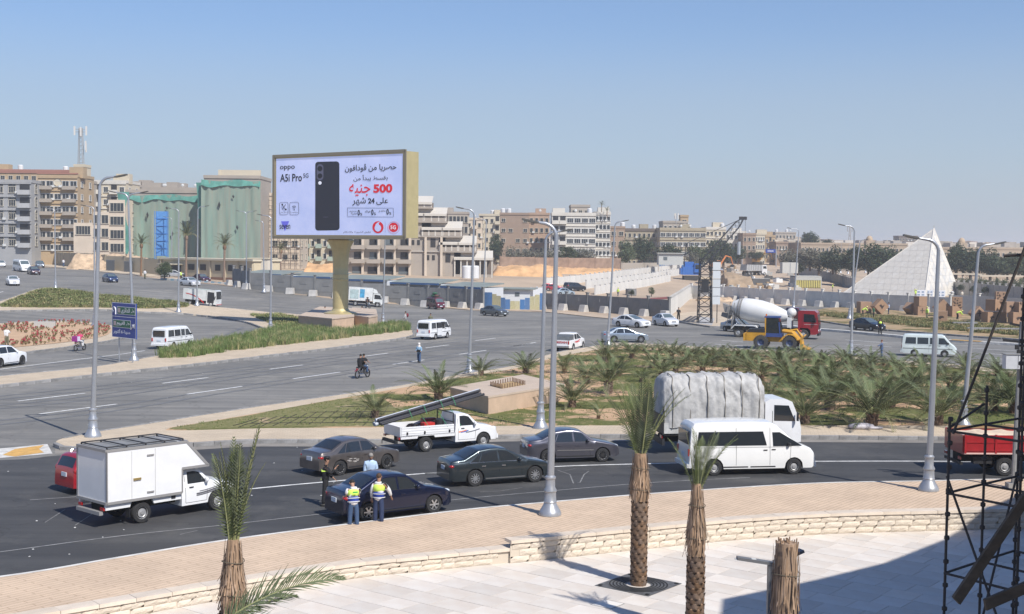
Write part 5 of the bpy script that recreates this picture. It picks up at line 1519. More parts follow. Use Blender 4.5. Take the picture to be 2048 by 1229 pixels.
def frond_mesh(seed,L=2.0,droop=.55,pairs=24,leaf=.38,wd=.026,m=M_leafA,spread=.9,lift=.35,curl=0.0):
 """a feather palm frond growing from the origin towards +x, rising then drooping"""
 r=random.Random(seed);b=MB()
 pts=[];ang=lift
 x=z=0.0;n=10;y=0.0
 for i in range(n+1):
  pts.append(Vector((x,y,z)));ang_i=lift-droop*(i/n)**1.4*2
  x+=L/n*math.cos(ang_i);z+=L/n*math.sin(ang_i);y+=curl*(i/n)*L/n
 b.tube(pts,[.022*L/2*(1-i/n*.85)for i in range(n+1)],4,mi=1)
 for k in range(pairs):
  t=.14+.86*(k+.5)/pairs;f=t*n;i=min(n-1,int(f));p=pts[i].lerp(pts[i+1],f-i);d=(pts[i+1]-pts[i]).normalized()
  ll=leaf*(math.sin(math.pi*min(1,t*.82+.16))**.7)*r.uniform(.85,1.1)
  if t>.9:ll*=.8
  for sd in(-1,1):
   side=Vector((0,sd,0));up=d.cross(side)*sd
   if up.z<0:up=-up
   v=(d*(.55+.8*t)+side*spread*(1.1-.5*t)+up*r.uniform(.18,.5)).normalized()
   tip=p+v*ll+Vector((0,0,-ll*r.uniform(.05,.25)))
   mid=p+v*ll*.45;w2=v.cross(up).normalized()*wd/2
   b.add([p-w2*.5,p+w2*.5,mid+w2,mid-w2,tip],[(0,1,2,3),(3,2,4)],mi=0)
 return b.mesh('frond',[m,M_rach],fix=False)
FR={'A':[frond_mesh(i,2.0,d,m=M_leafA,curl=c)for i,(d,c)in enumerate(((.45,.1),(.6,-.15),(.75,.05),(.35,0)))],'G':[frond_mesh(20+i,2.0,d,m=M_leafG)for i,d in enumerate((.3,.45))],'D':[frond_mesh(30+i,2.0,d,m=M_leafB,leaf=.34)for i,d in enumerate((.8,1.0))]}
def stump_mesh(h,r):
 b=MB();b.tube([(0,0,-.1),(0,0,h*.5),(0,0,h)],[r*1.15,r,r*.7],8)
 for k in range(int(h/.09)*6):
  a=k*2.4;z=(k+1)/(int(h/.09)*6)*h;d=Vector((math.cos(a),math.sin(a),0))
  b.beam(d*r*.8+Vector((0,0,z-.05)),d*(r*1.25)+Vector((0,0,z+.10)),.09,.035)
 return b.mesh('trunk',M_boot)
STUMP=[stump_mesh(.35,.16),stump_mesh(.6,.18)]
PN=[0]
def young_palm(label,loc,s=1.0,n=20,up=.9,group='young date palms on the palm island',kinds=('A','A','G'),fr=FR,tall=False):
 o=thing('date_palm',label,'palm',loc,rnd.uniform(0,6.28),group)
 h=.6 if tall else .35
 s*=1.2;up*=.82;n=int(n*1.5)
 link('trunk',STUMP[1 if tall else 0],o,scale=s)
 for k in range(n):
  t=k/n;a=k*2.399+rnd.uniform(-.25,.25)
  kd='D' if t<.12 and rnd.random()<.8 else('G' if t>.75 else rnd.choice(kinds))
  me=rnd.choice(fr[kd])
  f=link('frond',me,o,(.05*math.cos(a)*s,.05*math.sin(a)*s,h*s*.9))
  el=lerp(.05,1.15,t**.8)*up+rnd.uniform(-.1,.1)
  f.rotation_euler=(rnd.uniform(-.2,.2),-el+.2,a)
  f.scale=(s*rnd.uniform(.82,1.1)*(1-.12*t),)*3
 return o
PL=[((750,836),.92,'grey-green young palm on the lawn tip left of the loaded flatbed pickup',16,1),((877,802),1.15,'spreading young palm between the lawn tip and the concrete plinth',20,1),((962,752),.85,'leafy young palm right beside the lamp left of the plinth',18,1),((1052,747),.95,'young palm behind the concrete plinth near its right lamp',20,1),((1129,747),.80,'slim upright young palm behind the white double-cab pickup',16,1.15),((1173,768),1.0,'grey young palm right of the plinth, in open sand',20,1),((1216.5,788),1.1,'upright young palm with a visible stump in the sandy clearing',20,1.15),((1144,815),1.0,'dusty young palm touching the right side of the plinth',20,1),((1197,838),.45,'tiny dry palm seedling alone in the sand',7,1.2),((1237,752),.85,'young palm behind the sandy clearing',18,1),((1283,764),.62,'small bright green palm on the lawn behind the tall bound palm',12,.8),((1210,724),1.0,'tall-fronded palm at the island edge near the silver-blue sedan',20,1.1),((1659,820),1.35,'large palm right of the truck cab, second row from the kerb',24,1),((1610,848),1.1,'palm nearest the white truck cab by the near kerb',22,1),((1744,850),1.5,'very bushy dark palm closest to the near kerb behind the grey sack',26,.95),((1875,850),1.25,'big palm by the near kerb left of the right-hand lamp',24,1),((2028,826),1.35,'large palm at the right edge behind the red tipper truck',24,1),((1796,748),.95,'palm beside the boy at the roadside, left of the pale minibus',20,1.05),((1812,800),1.1,'palm in the middle of the right-hand grove before the tall lamp',22,1)]
for px,s,lb,n,up in PL:
 o=young_palm(lb,P(*px,.185),s,n,up,tall=('stump' in lb))
others=[(1302,736,.95),(1352,748,1),(1406,745,1),(1458,745,.95),(1499,751,1),(1490,722,.8),(1558,753,1.05),(1627,774,1.1),(1714,764,1.0),(1750,775,.95),(1867,761,1.0),(1900,781,1.1),(1941,760,1.0),(1996,752,1.0),(1643,737,.85),(1695,731,.85),(1599,726,.85),(1741,731,.8),(1540,800,.8),(1590,790,1.0),(1700,800,1.05),(1780,815,1.0),(1960,800,1.05),(2010,780,1.05),(1340,720,.9),(1260,716,.9),(1390,722,.85),(1440,722,.85),(1560,735,.9),(1670,750,.95),(1840,740,.85),(1830,770,1.0),(2070,790,1.1),(1930,735,.8),(1520,762,.95),(1580,768,.95),(1668,778,1.0),(1735,742,.9),(1770,790,1.0),(1848,790,1.05),(1906,812,1.0),(1985,822,1.1),(1645,800,.9),(1375,735,.9),(1430,732,.9),(1325,755,.8),(1480,735,.9)]
bands={'back':sorted(p[0]for p in others if p[1]<740),'middle':sorted(p[0]for p in others if 740<=p[1]<765),'front':sorted(p[0]for p in others if p[1]>=765)}
for i,(x,y,s)in enumerate(others):
 bd='back' if y<740 else 'middle' if y<765 else 'front'
 young_palm('bushy young date palm, %s from the left in the %s rows of the grove'%(ORD[bands[bd].index(x)],bd),P(x+rnd.uniform(-4,4),y,.185),s*rnd.uniform(.92,1.1),rnd.randint(14,19),rnd.uniform(.85,1.1))
LOWF={k:v for k,v in FR.items()}
for i in range(34):
 x=1236+i*16.5+rnd.uniform(-5,5);y=interp([(1230,697),(1400,704),(1600,715),(1800,733)],x)+rnd.uniform(1.5,7)
 young_palm('low dark palm, %s from the left in the row along the far island edge'%ORD[i],P(x,y,.185),rnd.uniform(.48,.66),11,.8,'low palms in the row at the far island edge',kinds=('A',))
def frond_long(seed,L,m,leaf=.5,close=.35,bend=.25):
 return frond_mesh(seed,L,bend,pairs=30,leaf=leaf,wd=.028,m=m,spread=close,lift=.12)
M_pl=mat('plaza_palm_leaflets',(.115,.14,.065),.65,noise=.4,nscale=3,rand=.3,spec=.25)
FL=[frond_long(50+i,2.5,M_pl,.40,1.5,bd)for i,bd in enumerate((.1,.25,.4,.05))]
BOOT=[]
for s_ in range(4):
 r=random.Random(s_);b=MB()
 b.add([(-.075,0,-.07),(.075,0,-.07),(.095,.02,.02),(.03,.07,.075+r.uniform(0,.03)),(-.03,.07,.075),(-.095,.02,.02),(0,.055,-.01)],[(0,1,6),(1,2,6),(2,3,6),(3,4,6),(4,5,6),(5,0,6)]);b.add([(-.03,.07,.075),(.03,.07,.075),(.0,.0,.12)],[(0,1,2)])
 BOOT.append(b.mesh('leaf_boot',M_boot,fix=False))
def fibre_wrap(o,z0,z1,r0,r1,seed=0,bulge=.0,rag=.10):
 """ragged dry sheath strips bound round the heart of the palm"""
 r=random.Random(seed);b=MB();b.tube([(0,0,z0),(0,0,lerp(z0,z1,.3)),(0,0,lerp(z0,z1,.6)),(0,0,z1)],[r0*.9,r0*.95+bulge,lerp(r0,r1,.6)*.95,r1*.85],12)
 b.build('heart',M_fib,o)
 n=84
 vb=[]
 for k in range(n):
  a=2*math.pi*k/n*3.7+r.uniform(-.2,.2);zl=z0+(z1-z0)*r.uniform(-.04,.45);zh=zl+(z1-zl)*r.uniform(.5,1.03);w_=r.uniform(.012,.04)
  pts=[]
  for q in range(6):
   t=q/5;z=lerp(zl,zh,t);tt=(z-z0)/(z1-z0);rr=lerp(r0,r1,tt)+bulge*math.sin(math.pi*max(0,min(1,tt*1.6)))+.012+(rag*r.uniform(.1,1)if q==0 else r.uniform(0,.025))
   aa=a+.15*math.sin(t*3+k);pts.append((Vector((math.cos(aa)*rr,math.sin(aa)*rr,z)),Vector((-math.sin(aa),math.cos(aa),0))*w_/2*(1.1-.5*t)))
  vs=[];fs=[]
  for p_,w2 in pts:vs+=[p_-w2,p_+w2]
  for q in range(5):fs.append((2*q,2*q+1,2*q+3,2*q+2))
  bb=MB();bb.add(vs,fs);bb.build('fibre_strip',M_fib,o,fix=False)
def plaza_palm(label,base,zb,ztop_boot,z_wrap,r,fr_list,lean=(0,0),seed=1,wrap_r=None,boots=True,bulge=.05):
 o=thing('plaza_palm',label,'palm tree',(base[0],base[1],zb));rr=random.Random(seed);h=ztop_boot-zb
 b=MB();b.tube([(0,0,-.05),(0,0,.25),(0,0,h*.5),(0,0,h+.3)],[r*1.12,r*.98,r*.9,r*.95],14);b.build('trunk',M_boot,o)
 if boots and h>.3:
  rows=int(h/.135)
  for i in range(rows):
   for k in range(8):
    a=2*math.pi*(k+.5*(i%2))/8+i*.05;z=.06+i*.135
    p=Vector((math.cos(a),math.sin(a),0))*(r*.92)+Vector((0,0,z))
    f=link('leaf_boot',BOOT[rr.randrange(4)],o,p,a-math.pi/2);f.scale=(1.25,1,1.25)
    f.rotation_euler=(rr.uniform(-.12,.12),rr.uniform(-.12,.12),a-math.pi/2+rr.uniform(-.1,.1))
 wr=wrap_r or(r*1.15,r*.62)
 fibre_wrap(o,h,z_wrap-zb,wr[0],wr[1],seed,bulge)
 for q in(.25,.7):
  b=MB()
  z=lerp(h,z_wrap-zb,q);R_=lerp(wr[0],wr[1],q)+.04+bulge*.8
  b.tube([(math.cos(a*.524)*R_,math.sin(a*.524)*R_,z+.02*math.sin(a))for a in range(13)],.010,4,cap=False)
  b.build('binding_rope',mat('dark_rope',(.10,.085,.06),.9),o)
 for(az,el,s_,k)in fr_list:
  f=link('frond',FL[k],o,(.06*math.cos(az),.06*math.sin(az),z_wrap-zb-.25));f.rotation_euler=(rr.uniform(-.6,.6),-el,az);f.scale=(s_,)*3
 return o
def plz_at(px,py,D):p=PD(px,py,D);return(p.x,p.y)
b2=P(1277,1170,PLZ)
D2=(b2-Vector((0,0,CAM_H))).dot(_f)
zz=lambda px,py,D:PD(px,py,D).z
fl=[(rnd.uniform(0,6.28),rnd.uniform(1.24,1.54),rnd.uniform(.78,1.05),rnd.choice((0,3,1)))for _ in range(13)]+[(math.pi*.95,1.16,.95,1),(.05,1.12,1.0,1),(.3,1.08,1.0,2),(math.pi*1.1,1.2,.9,2),(-.4,1.2,.95,1),(1.8,1.25,1.0,2)]
plaza_palm('tall palm in the square grate with its fronds tied upright',(b2.x,b2.y),PLZ,zz(1280,1000,D2),zz(1288,905,D2),.205,fl,seed=3,wrap_r=(.26,.20),bulge=.04)
g=thing('tree_grate','square dark cast-iron grate round the foot of the bound palm','grate',(b2.x,b2.y,PLZ+.012),R(-38))
gi=mat('cast_iron',(.14,.14,.14),.6,metal=.3,noise=.4,nscale=6)
b=MB();ro,N_=.92,32
for k in range(N_):
 a,a2=2*math.pi*k/N_,2*math.pi*(k+1)/N_
 def sq(t):
  c_,s_=math.cos(t),math.sin(t);q=ro/max(abs(c_),abs(s_));return(c_*q,s_*q)
 for(i0,i1)in((.36,None),):
  p0=(math.cos(a)*i0,math.sin(a)*i0);p1=(math.cos(a2)*i0,math.sin(a2)*i0);q0=sq(a);q1_=sq(a2)
  b.add([(*p0,0),(*p1,0),(*q1_,0),(*q0,0)],[(0,1,2,3)])
b.build('plate',gi,g,fix=False)
for rr_ in(.44,.54,.64,.74,.84):
 b=MB();b.lathe([(rr_-.02,.012),(rr_+.02,.012)],32,cap=False);b.build('ring_slot',M_under,g,fix=False)
for sx_ in(-.8,.8):
 for sy_ in(-.8,.8):boxp(g,'bolt_cap',M_under,(sx_,sy_,.012),(.1,.1,.015))
D3=33.0;bx,by=plz_at(1390,1229,D3)
fl=[(rnd.uniform(0,6.28),rnd.uniform(1.26,1.54),rnd.uniform(.50,.68),rnd.choice((0,3,1)))for _ in range(9)]+[(.15,1.05,.72,1),(math.pi*.9,1.15,.62,1),(-.3,1.15,.7,2),(.6,1.2,.66,1)]
plaza_palm('tall palm right of the grate palm, short tuft of fronds and ragged fibre',(bx,by),PLZ,zz(1388,1110,D3),zz(1392,965,D3),.195,fl,seed=8,wrap_r=(.235,.12),bulge=.03)
D1=26.0;bx,by=plz_at(466,1229,D1)
fl=[(rnd.uniform(0,6.28),rnd.uniform(1.34,1.55),rnd.uniform(.70,.98),rnd.choice((0,3)))for _ in range(11)]+[(.1,1.34,1.06,0),(.3,1.30,1.08,3),(2.7,1.38,.8,1),(.5,1.3,.75,1)]
plaza_palm('palm at the lower left with tightly tied fronds above a straw-coloured sheath',(bx,by),PLZ,zz(466,1222,D1),zz(478,1078,D1),.26,fl,seed=12,wrap_r=(.26,.13),bulge=.02)
D4=27.0;bx,by=plz_at(1570,1229,D4)
o=plaza_palm('cut-off palm stump wrapped in dry fibre beside the T-shaped lamp',(bx,by),PLZ,zz(1570,1290,D4),zz(1578,1084,D4),.26,[],seed=21,wrap_r=(.27,.25),bulge=.0)
b=MB();r=random.Random(5)
for k in range(60):
 a=r.uniform(0,6.28);q=r.uniform(0,.22);b.tube([(q*math.cos(a),q*math.sin(a),zz(1578,1084,D4)-PLZ-.3),(q*1.15*math.cos(a),q*1.15*math.sin(a),zz(1578,1084,D4)-PLZ+r.uniform(-.05,.09))],r.uniform(.008,.022),4)
stuff(b.build('cut_stalks',M_fib,o))
D5=24.0;bx,by=plz_at(425,1320,D5)
FBIG=frond_mesh(77,2.5,.42,pairs=46,leaf=.62,wd=.034,m=M_pl,spread=1.0,lift=.12)
o=thing('plaza_palm','grey-green frond of a low palm reaching in at the bottom left','palm tree',(bx,by,PLZ))
zf=zz(425,1245,D5)-PLZ
b=MB();b.tube([(0,0,-.05),(0,0,zf)],[.25,.2],12);b.build('trunk',M_boot,o)
for(az,el,s_,k)in((.05,.52,1.05,2),(.45,.40,.7,2),(-.5,.2,.8,1)):
 f=link('frond',FBIG,o,(0,0,zf-.12));f.rotation_euler=(.5*(az<.5),-el,az);f.scale=(s_,)*3
def date_palm(label,foot,topy,spread=.9,lean=0):
 p=P(*foot,.1);D=(p-Vector((0,0,CAM_H))).dot(_f);zt_=PD(foot[0],topy,D).z;h=zt_-p.z
 o=thing('tall_date_palm',label,'palm tree',p,0,'tall palms by the guard building')
 MB().tube([(0,0,0),(.05,0,h*.4),(.1+lean,0,h*.95)],[.24,.17,.19],8).build('trunk',M_boot,o)
 MB().ball((.1+lean,0,h*.93),(.35,.35,.5),8,6).build('crown_base',M_boot,o)
 for k in range(22):
  t=k/22;a=k*2.4;f=link('frond',rnd.choice(FR['D']if t<.35 else FR['A']),o,(.1+lean,0,h*.97));f.rotation_euler=(0,-lerp(.0,1.25,t),a);f.scale=(1.25*spread,)*3
 return o
date_palm('leftmost tall palm before the green netting, by the yellow niche',(282,552),488,1.0)
date_palm('tallest palm in front of the blue ladder scaffold',(372,556),470,1.25)
date_palm('tall palm in front of the guard building windows',(448,565),490,1.1)
date_palm('thin palm just left of the billboard column, beyond the wall',(561,548),500,1.0)
import numpy as np
def tufts(name,polyw,m,count,hgt,blades,spread,seed,parent=None,wid=.03,zoff=.17,lean=.35,label=None,cat=None,colm=None,inset=0.0):
 r=random.Random(seed);xs=[p[0]for p in polyw];ys=[p[1]for p in polyw];vs=[];fs=[];mi=[]
 n=0;tries=0
 while n<count and tries<count*30:
  tries+=1
  x=r.uniform(min(xs),max(xs));y=r.uniform(min(ys),max(ys))
  if not inside(polyw,x,y):continue
  if inset and edge_dist(polyw,x,y)<inset:continue
  n+=1;z=terr(x,y)+zoff;hh=hgt*r.uniform(.65,1.25);mm=0 if r.random()<.75 else 1
  for _ in range(blades):
   a=r.uniform(0,6.283);q=spread*math.sqrt(r.random());bx_,by_=x+q*math.cos(a),y+q*math.sin(a);hb=hh*r.uniform(.6,1.1)
   l=lean*hb*r.uniform(.3,1.2);da=a+r.uniform(-.7,.7);o=len(vs);ca,sa=math.cos(da+1.57)*wid/2,math.sin(da+1.57)*wid/2
   vs+=[(bx_-ca,by_-sa,z),(bx_+ca,by_+sa,z),(bx_+l*.4*math.cos(da)+ca,by_+l*.4*math.sin(da)+sa,z+hb*.6),(bx_+l*.4*math.cos(da)-ca,by_+l*.4*math.sin(da)-sa,z+hb*.6),(bx_+l*math.cos(da),by_+l*math.sin(da),z+hb)]
   fs+=[(o,o+1,o+2,o+3),(o+3,o+2,o+4)];mi+=[mm,mm]
 b=MB();b.v=vs;b.f=fs;b.mi=mi
 o=b.build(name,m if isinstance(m,list)else[m,m],parent,fix=False)
 return stuff(o,label,cat)
M_gr1=mat('tall_grass_green',(.13,.185,.05),.8,noise=.2,nscale=.6);M_gr2=mat('tall_grass_straw',(.30,.28,.13),.85)
M_cv1=mat('cover_green',(.19,.22,.075),.85,noise=.25,nscale=.7);M_cv2=mat('cover_straw',(.36,.31,.15),.9)
g1=wpoly([(314,716),(330,706),(420,690),(500,676),(540,664),(596,657),(664,665),(703,668),(703,679),(600,690),(480,705),(380,719),(325,721)])
tufts('tall_grass',g1,[M_gr1,M_gr2],1500,.66,26,.28,1,label='band of tall feathery green grass along the lower edge of the billboard median',cat='grass')
g2=wpoly([(706,667),(740,657),(800,653),(818,657),(820,664),(770,671),(710,677)])
tufts('tall_grass',g2,[M_gr1,M_gr2],380,.7,24,.25,2,label='short patch of tall grass between the plinths and the stopped minibus',cat='grass')
g3=wpoly([(5,613),(45,596),(93,582),(140,584),(200,593),(290,601),(350,608),(378,613),(372,617),(300,620),(191,618),(90,618),(5,617)])
sheet('cover_soil',g3,.175,mat('dark_soil',(.22,.20,.10),.95,noise=.3,nscale=1))
tufts('ground_cover',g3,[M_cv1,M_cv2],2600,.38,20,.42,3,wid=.06,lean=.8,label='clumpy yellow-green ground cover on the wedge-shaped bed at left',cat='ground cover')
g4=wpoly([(503,633),(560,632),(597,640),(597,655),(560,655),(540,650)])
sheet('cover_soil',g4,.175,_M['dark_soil'])
tufts('ground_cover',g4,[M_cv1,M_cv2],330,.35,18,.4,4,wid=.06,lean=.8,label='small bed of low cover left of the billboard plinth',cat='ground cover')
tl_=[p for p in tip]
tufts('lawn_grass',lawn_poly,[mat('lawn_blade',(.10,.14,.035),.85),mat('lawn_blade_dry',(.24,.22,.09),.9)],5200,.09,6,.22,5,wid=.03,zoff=.18,label='thin patchy grass scattered over the palm island',cat='grass')
M_fl=mat('red_flower',(.30,.05,.05),.7,rand=.0);M_fs=mat('flower_leaf',(.17,.13,.055),.8)
r=random.Random(9);vs=[];b=MB();n=0
xs=[p[0]for p in bed_poly];ys=[p[1]for p in bed_poly]
while n<620:
 x=r.uniform(min(xs),max(xs));y=r.uniform(min(ys),max(ys))
 if not inside(bed_poly,x,y):continue
 ed=edge_dist(bed_poly,x,y)
 if ed<.2:continue
 if mn.noise(Vector((x*.28,y*.09,1)))<-.05 and ed>2.0:continue
 n+=1;z=.19;h=r.uniform(.2,.5)
 for _ in range(5):
  a=r.uniform(0,6.28);d=Vector((math.cos(a),math.sin(a),0))*.16;w2=Vector((-d.y,d.x,0))*.35
  b.add([(x,y,z),(x+d.x-w2.x,y+d.y-w2.y,z+h*.6),(x+d.x*.6,y+d.y*.6,z+h*.85),(x+d.x+w2.x,y+d.y+w2.y,z+h*.6)],[(0,1,2,3)],mi=1)
 for _ in range(2 if n%2 else 0):
  b.ball((x+r.uniform(-.12,.12),y+r.uniform(-.12,.12),z+h),(.065,.065,.10),5,3,mi=0)
stuff(b.build('flower_plants',[M_fl,M_fs],fix=False),'bed of red flowers on brown stems on the left roundabout island','flowers')
boxp(thing('junction_box','small pale concrete box lying in the flower bed','box',P(90,655,.2),.3),'box_body',mat('box_concrete',(.4,.39,.36),.9),(0,0,.3),(2.2,1.6,.6))
g5=smooth_poly(wpoly([(1630,634),(1700,640),(1800,652),(1862,660),(1950,668),(2048,676),(2200,690),(2200,676),(2000,655),(1800,637),(1640,628)]),True,2)
tufts('scrub',g5,[mat('scrub_green',(.14,.15,.055),.9),mat('scrub_straw',(.36,.27,.13),.9)],2300,.32,18,.4,6,wid=.06,lean=.7,label='dry green and straw scrub round the boxes on the right island',cat='scrub')
ir=thing('irrigation_lines','thin black irrigation hoses laid in a grid over the lawn tip','hoses',(0,0,0))
for k in range(17):
 a,c=P(420+k*25,866-k*.3,.2),P(520+k*20,836-k*2.4,.2)
 c=a.lerp(c,.92)
 pts=[a.lerp(c,t/6)for t in range(7)]
 pts=[Vector((q.x+rnd.uniform(-.06,.06),q.y,.205))for q in pts if inside(tip,q.x,q.y)]
 if len(pts)>1:MB().tube(pts,.018,4).build('hose',M_pipe,ir)
for k in range(5):
 a,c=P(440+k*60,858-k*11,.2),P(800,856-k*11,.2);pts=[a.lerp(c,t/20)for t in range(21)]
 pts=[Vector((q.x,q.y+rnd.uniform(-.05,.05),.205))for q in pts if inside(tip,q.x,q.y)]
 if len(pts)>1:MB().tube(pts,.018,4).build('hose',M_pipe,ir)
M_pre=mat('precast_grey',(.20,.20,.198),.9,noise=.18,nscale=.6,rand=.05)
M_prel=mat('precast_pale',(.60,.585,.55),.9,noise=.14,nscale=.6,rand=.05)
M_blk=mat('barrier_concrete',(.50,.48,.45),.9,noise=.2,nscale=1,rand=.05)
def poly_h(line_px,z=0.0):return[P(*p,z)for p in line_px]
def wall_run(name,label,base,h,step,pm,post=.32,thick=.18,blocks=None,group=None,cat='wall',posth=.35,cap=True,gapz=0.0,panel_mats=None,vent=False,htop=None):
 pts=poly_h(base);o=thing(name,label,cat,(0,0,0),0,group)
 L=[(p.x,p.y)for p in pts];tot=sum(math.hypot(b[0]-a[0],b[1]-a[1])for a,b in zip(L,L[1:]));n=max(1,round(tot/step));st=tot/n
 st_pts=[];acc=0
 cum=[0]
 for a,b in zip(L,L[1:]):cum.append(cum[-1]+math.hypot(b[0]-a[0],b[1]-a[1]))
 def at(s_):
  for i in range(len(L)-1):
   if s_<=cum[i+1]+1e-6:
    t=(s_-cum[i])/(cum[i+1]-cum[i]);return lerp(L[i][0],L[i+1][0],t),lerp(L[i][1],L[i+1][1],t)
  return L[-1]
 panel_me={}
 pm_post=MB().box((0,0,(h+posth)/2-.3),(post,post,h+posth+.6)).box((0,0,h+posth+.03),(post*1.5,post*1.5,.12)).mesh('post',pm)
 bl_me=MB().prism([(-.55,0),(.55,0),(.45,.35),(.28,1.0),(-.28,1.0),(-.45,.35)],-.6,.6,plane='YZ').mesh('barrier_block',M_blk)
 for i in range(n+1):
  x,y=at(i*st);a0=at(max(0,i*st-.5));a1=at(min(tot,i*st+.5));ang_=math.atan2(a1[1]-a0[1],a1[0]-a0[0])
  z=terr(x,y)
  if post:link('post',pm_post,o,(x,y,z),ang_)
  if blocks:
   nx,ny=math.sin(ang_),-math.cos(ang_);link('barrier_block',bl_me,o,(x+nx*blocks,y+ny*blocks,z),ang_)
  if i<n:
   x2,y2=at((i+1)*st);l=math.hypot(x2-x,y2-y);mx,my=(x+x2)/2,(y+y2)/2;zm=min(terr(x,y),terr(x2,y2))
   hh=h if htop is None else htop(i/n)
   mm=pm if not panel_mats else panel_mats[i%len(panel_mats)]
   key=(round(l,1),mm.name,round(hh,2))
   if key not in panel_me:
    b=MB();b.box((0,0,hh/2-.3),(l-post*.9-.02,thick,hh+.6))
    if vent:b.box((0,-thick/2-.02,hh*.72),(1.1,.06,.5));b.box((0,-thick/2-.012,hh*.33),(l*.8,.04,.05))
    panel_me[key]=b.mesh('panel',mm)
   link('panel',panel_me[key],o,(mx,my,zm+gapz),math.atan2(y2-y,x2-x))
 return o
W1b=[(467,572),(500,579),(582,588),(664,596),(801,608),(910,616),(966,619.5)]
wall_run('concrete_wall','long grey precast wall behind the billboard with white barrier blocks at its posts',W1b,3.0,3.9,M_pre,blocks=.75,group='grey precast walls',vent=True)
wall_run('concrete_wall','four-bay grey precast wall between the striped fence and the corner',[(1090,618.5),(1150,622),(1210,626),(1275,631),(1338,636)],2.45,4.4,M_pre,blocks=.75,group='grey precast walls',vent=True)
wall_run('concrete_wall','short run of pale wall turning back from the corner',[(1339,633),(1352,622),(1364,612),(1374,603),(1383,596)],2.3,3.4,M_prel,group='pale precast walls')
wall_run('concrete_wall','long pale precast wall behind the mixer truck reaching to the pyramid',[(1383,598),(1470,602),(1530,607),(1600,611),(1670,615),(1728,619),(1790,623),(1900,629)],2.55,3.9,M_prel,blocks=.9,group='pale precast walls',vent=True)
wall_run('concrete_wall','pale wall panels at the far right beyond the boxes',[(1903,629),(1960,632),(2060,640),(2200,650)],2.9,4.6,mat('precast_cream',(.56,.54,.50),.9,noise=.1,rand=.04),group='pale precast walls')
wall_run('concrete_wall','grey boundary wall right of the pyramid with round bushes behind it',[(1905,590),(1960,596),(2010,602),(2060,607),(2200,622)],2.9,3.6,mat('precast_mid',(.33,.32,.30),.9,noise=.2,rand=.06),group='grey boundary walls')
wall_run('concrete_wall','grey boundary wall running back left of the pyramid',[(1705,577),(1680,569),(1650,561),(1620,554),(1590,549)],2.6,3.6,_M['precast_mid'],group='grey boundary walls')
for lb,ln in(('upper row of pale panels beside the excavation',[(1092,573),(1160,566),(1230,557),(1300,548),(1362,540)]),('middle row of pale panels crossing the lot',[(1172,578),(1240,570),(1300,561),(1358,551)]),('lower row of pale panels ending at the sandy lot',[(1190,590),(1240,582),(1290,574),(1340,563)])):
 wall_run('panel_fence',lb,ln,1.7,3.2,M_prel,post=.25,posth=.1,cat='fence',group='rows of pale panels in the lot')
cb,cy_=mat('sheet_blue',(.07,.17,.36),.55,noise=.15,rand=.08),mat('sheet_cream',(.46,.42,.25),.6,noise=.15,rand=.06)
def corr(t):return 2.6-1.35*max(0,1-abs(t-.5)/.42)**1.0
o=wall_run('corrugated_fence','blue and cream corrugated sheet fence dipping in its middle',[(967,619),(1010,620.5),(1050,621),(1089,621.5)],2.0,.72,cb,post=0.001,posth=0,thick=.06,cat='fence',panel_mats=[cb,cb,cy_,cy_],htop=corr)
for ch in list(o.children):
 if ch.name.startswith('post'):bpy.data.objects.remove(ch)
wall_run('white_hoarding','white hoarding panels behind the striped fence',[(1000,612),(1040,612),(1085,607)],2.7,3.0,mat('hoarding_white',(.62,.64,.66),.6,noise=.1,rand=.04),post=.15,posth=.1,cat='hoarding')
M_tanw=mat('tan_wall',(.38,.325,.235),.9,noise=.1,nscale=.3,rand=.04)
wall_run('boundary_wall','long tan boundary wall along the far left sidewalk',[(-40,512),(12,518),(82,526),(129,533.5),(200,540),(266,545.5),(322,551)],3.1,6.5,M_tanw,post=.4,posth=.02,thick=.3,group=None)
for px in((222,543),(258,545.5)):
 p=P(*px);t=thing('metal_gate','dark grey metal door in the tan wall, %s one'%('left' if px[0]<240 else 'right'),'gate',(p.x,p.y-.4,terr(p.x,p.y)),R(-18))
 boxp(t,'door_leaf',mat('gate_grey',(.08,.085,.09),.6),(0,0,1.1),(1.9,.12,2.2));boxp(t,'frame',M_pre,(0,.02,2.25),(2.1,.14,.1))
M_gb=mat('guard_wall',(.50,.43,.30),.85,noise=.08,nscale=.4);M_open=mat('dark_opening',(.025,.024,.025),.6);M_base=mat('brick_base',(.24,.13,.085),.9)
a,c=P(322,551),P(505,566);hx=(c-a).normalized();hy=Vector((-hx.y,hx.x,0));Lg=(c-a).length
gb=thing('guard_building','low tan building with dark strip windows and brick base behind the palms','building',(a.x,a.y,min(a.z,c.z)),math.atan2(hx.y,hx.x))
MB().box((Lg/2,3.2,1.6),(Lg,6,4.6)).build('wall',M_gb,gb);MB().box((Lg/2,3.1,4.0),(Lg+.6,6.6,.35)).build('roof',mat('guard_roof',(.56,.50,.38),.8),gb)
MB().box((Lg*.64,.17,.3),(Lg*.7,.14,.9)).build('brick_plinth',M_base,gb)
for k,(u,w_)in enumerate(((.34,1.9),(.47,1.7),(.63,1.5),(.77,1.6),(.87,.6),(.92,.6))):boxp(gb,'window',M_open,(Lg*u,.18,2.5),(w_,.16,1.1))
for u in(.28,.42,.55,.71,.84,.99):boxp(gb,'pilaster',M_gb,(Lg*u,.12,1.8),(.35,.25,4.2))
boxp(gb,'doorway',M_open,(Lg*.17,.18,1.4),(3.0,.16,2.6))
MB().box((Lg*.17,-1.2,3.0),(4.5,3,.15)).build('canopy',_M['guard_roof'],gb)
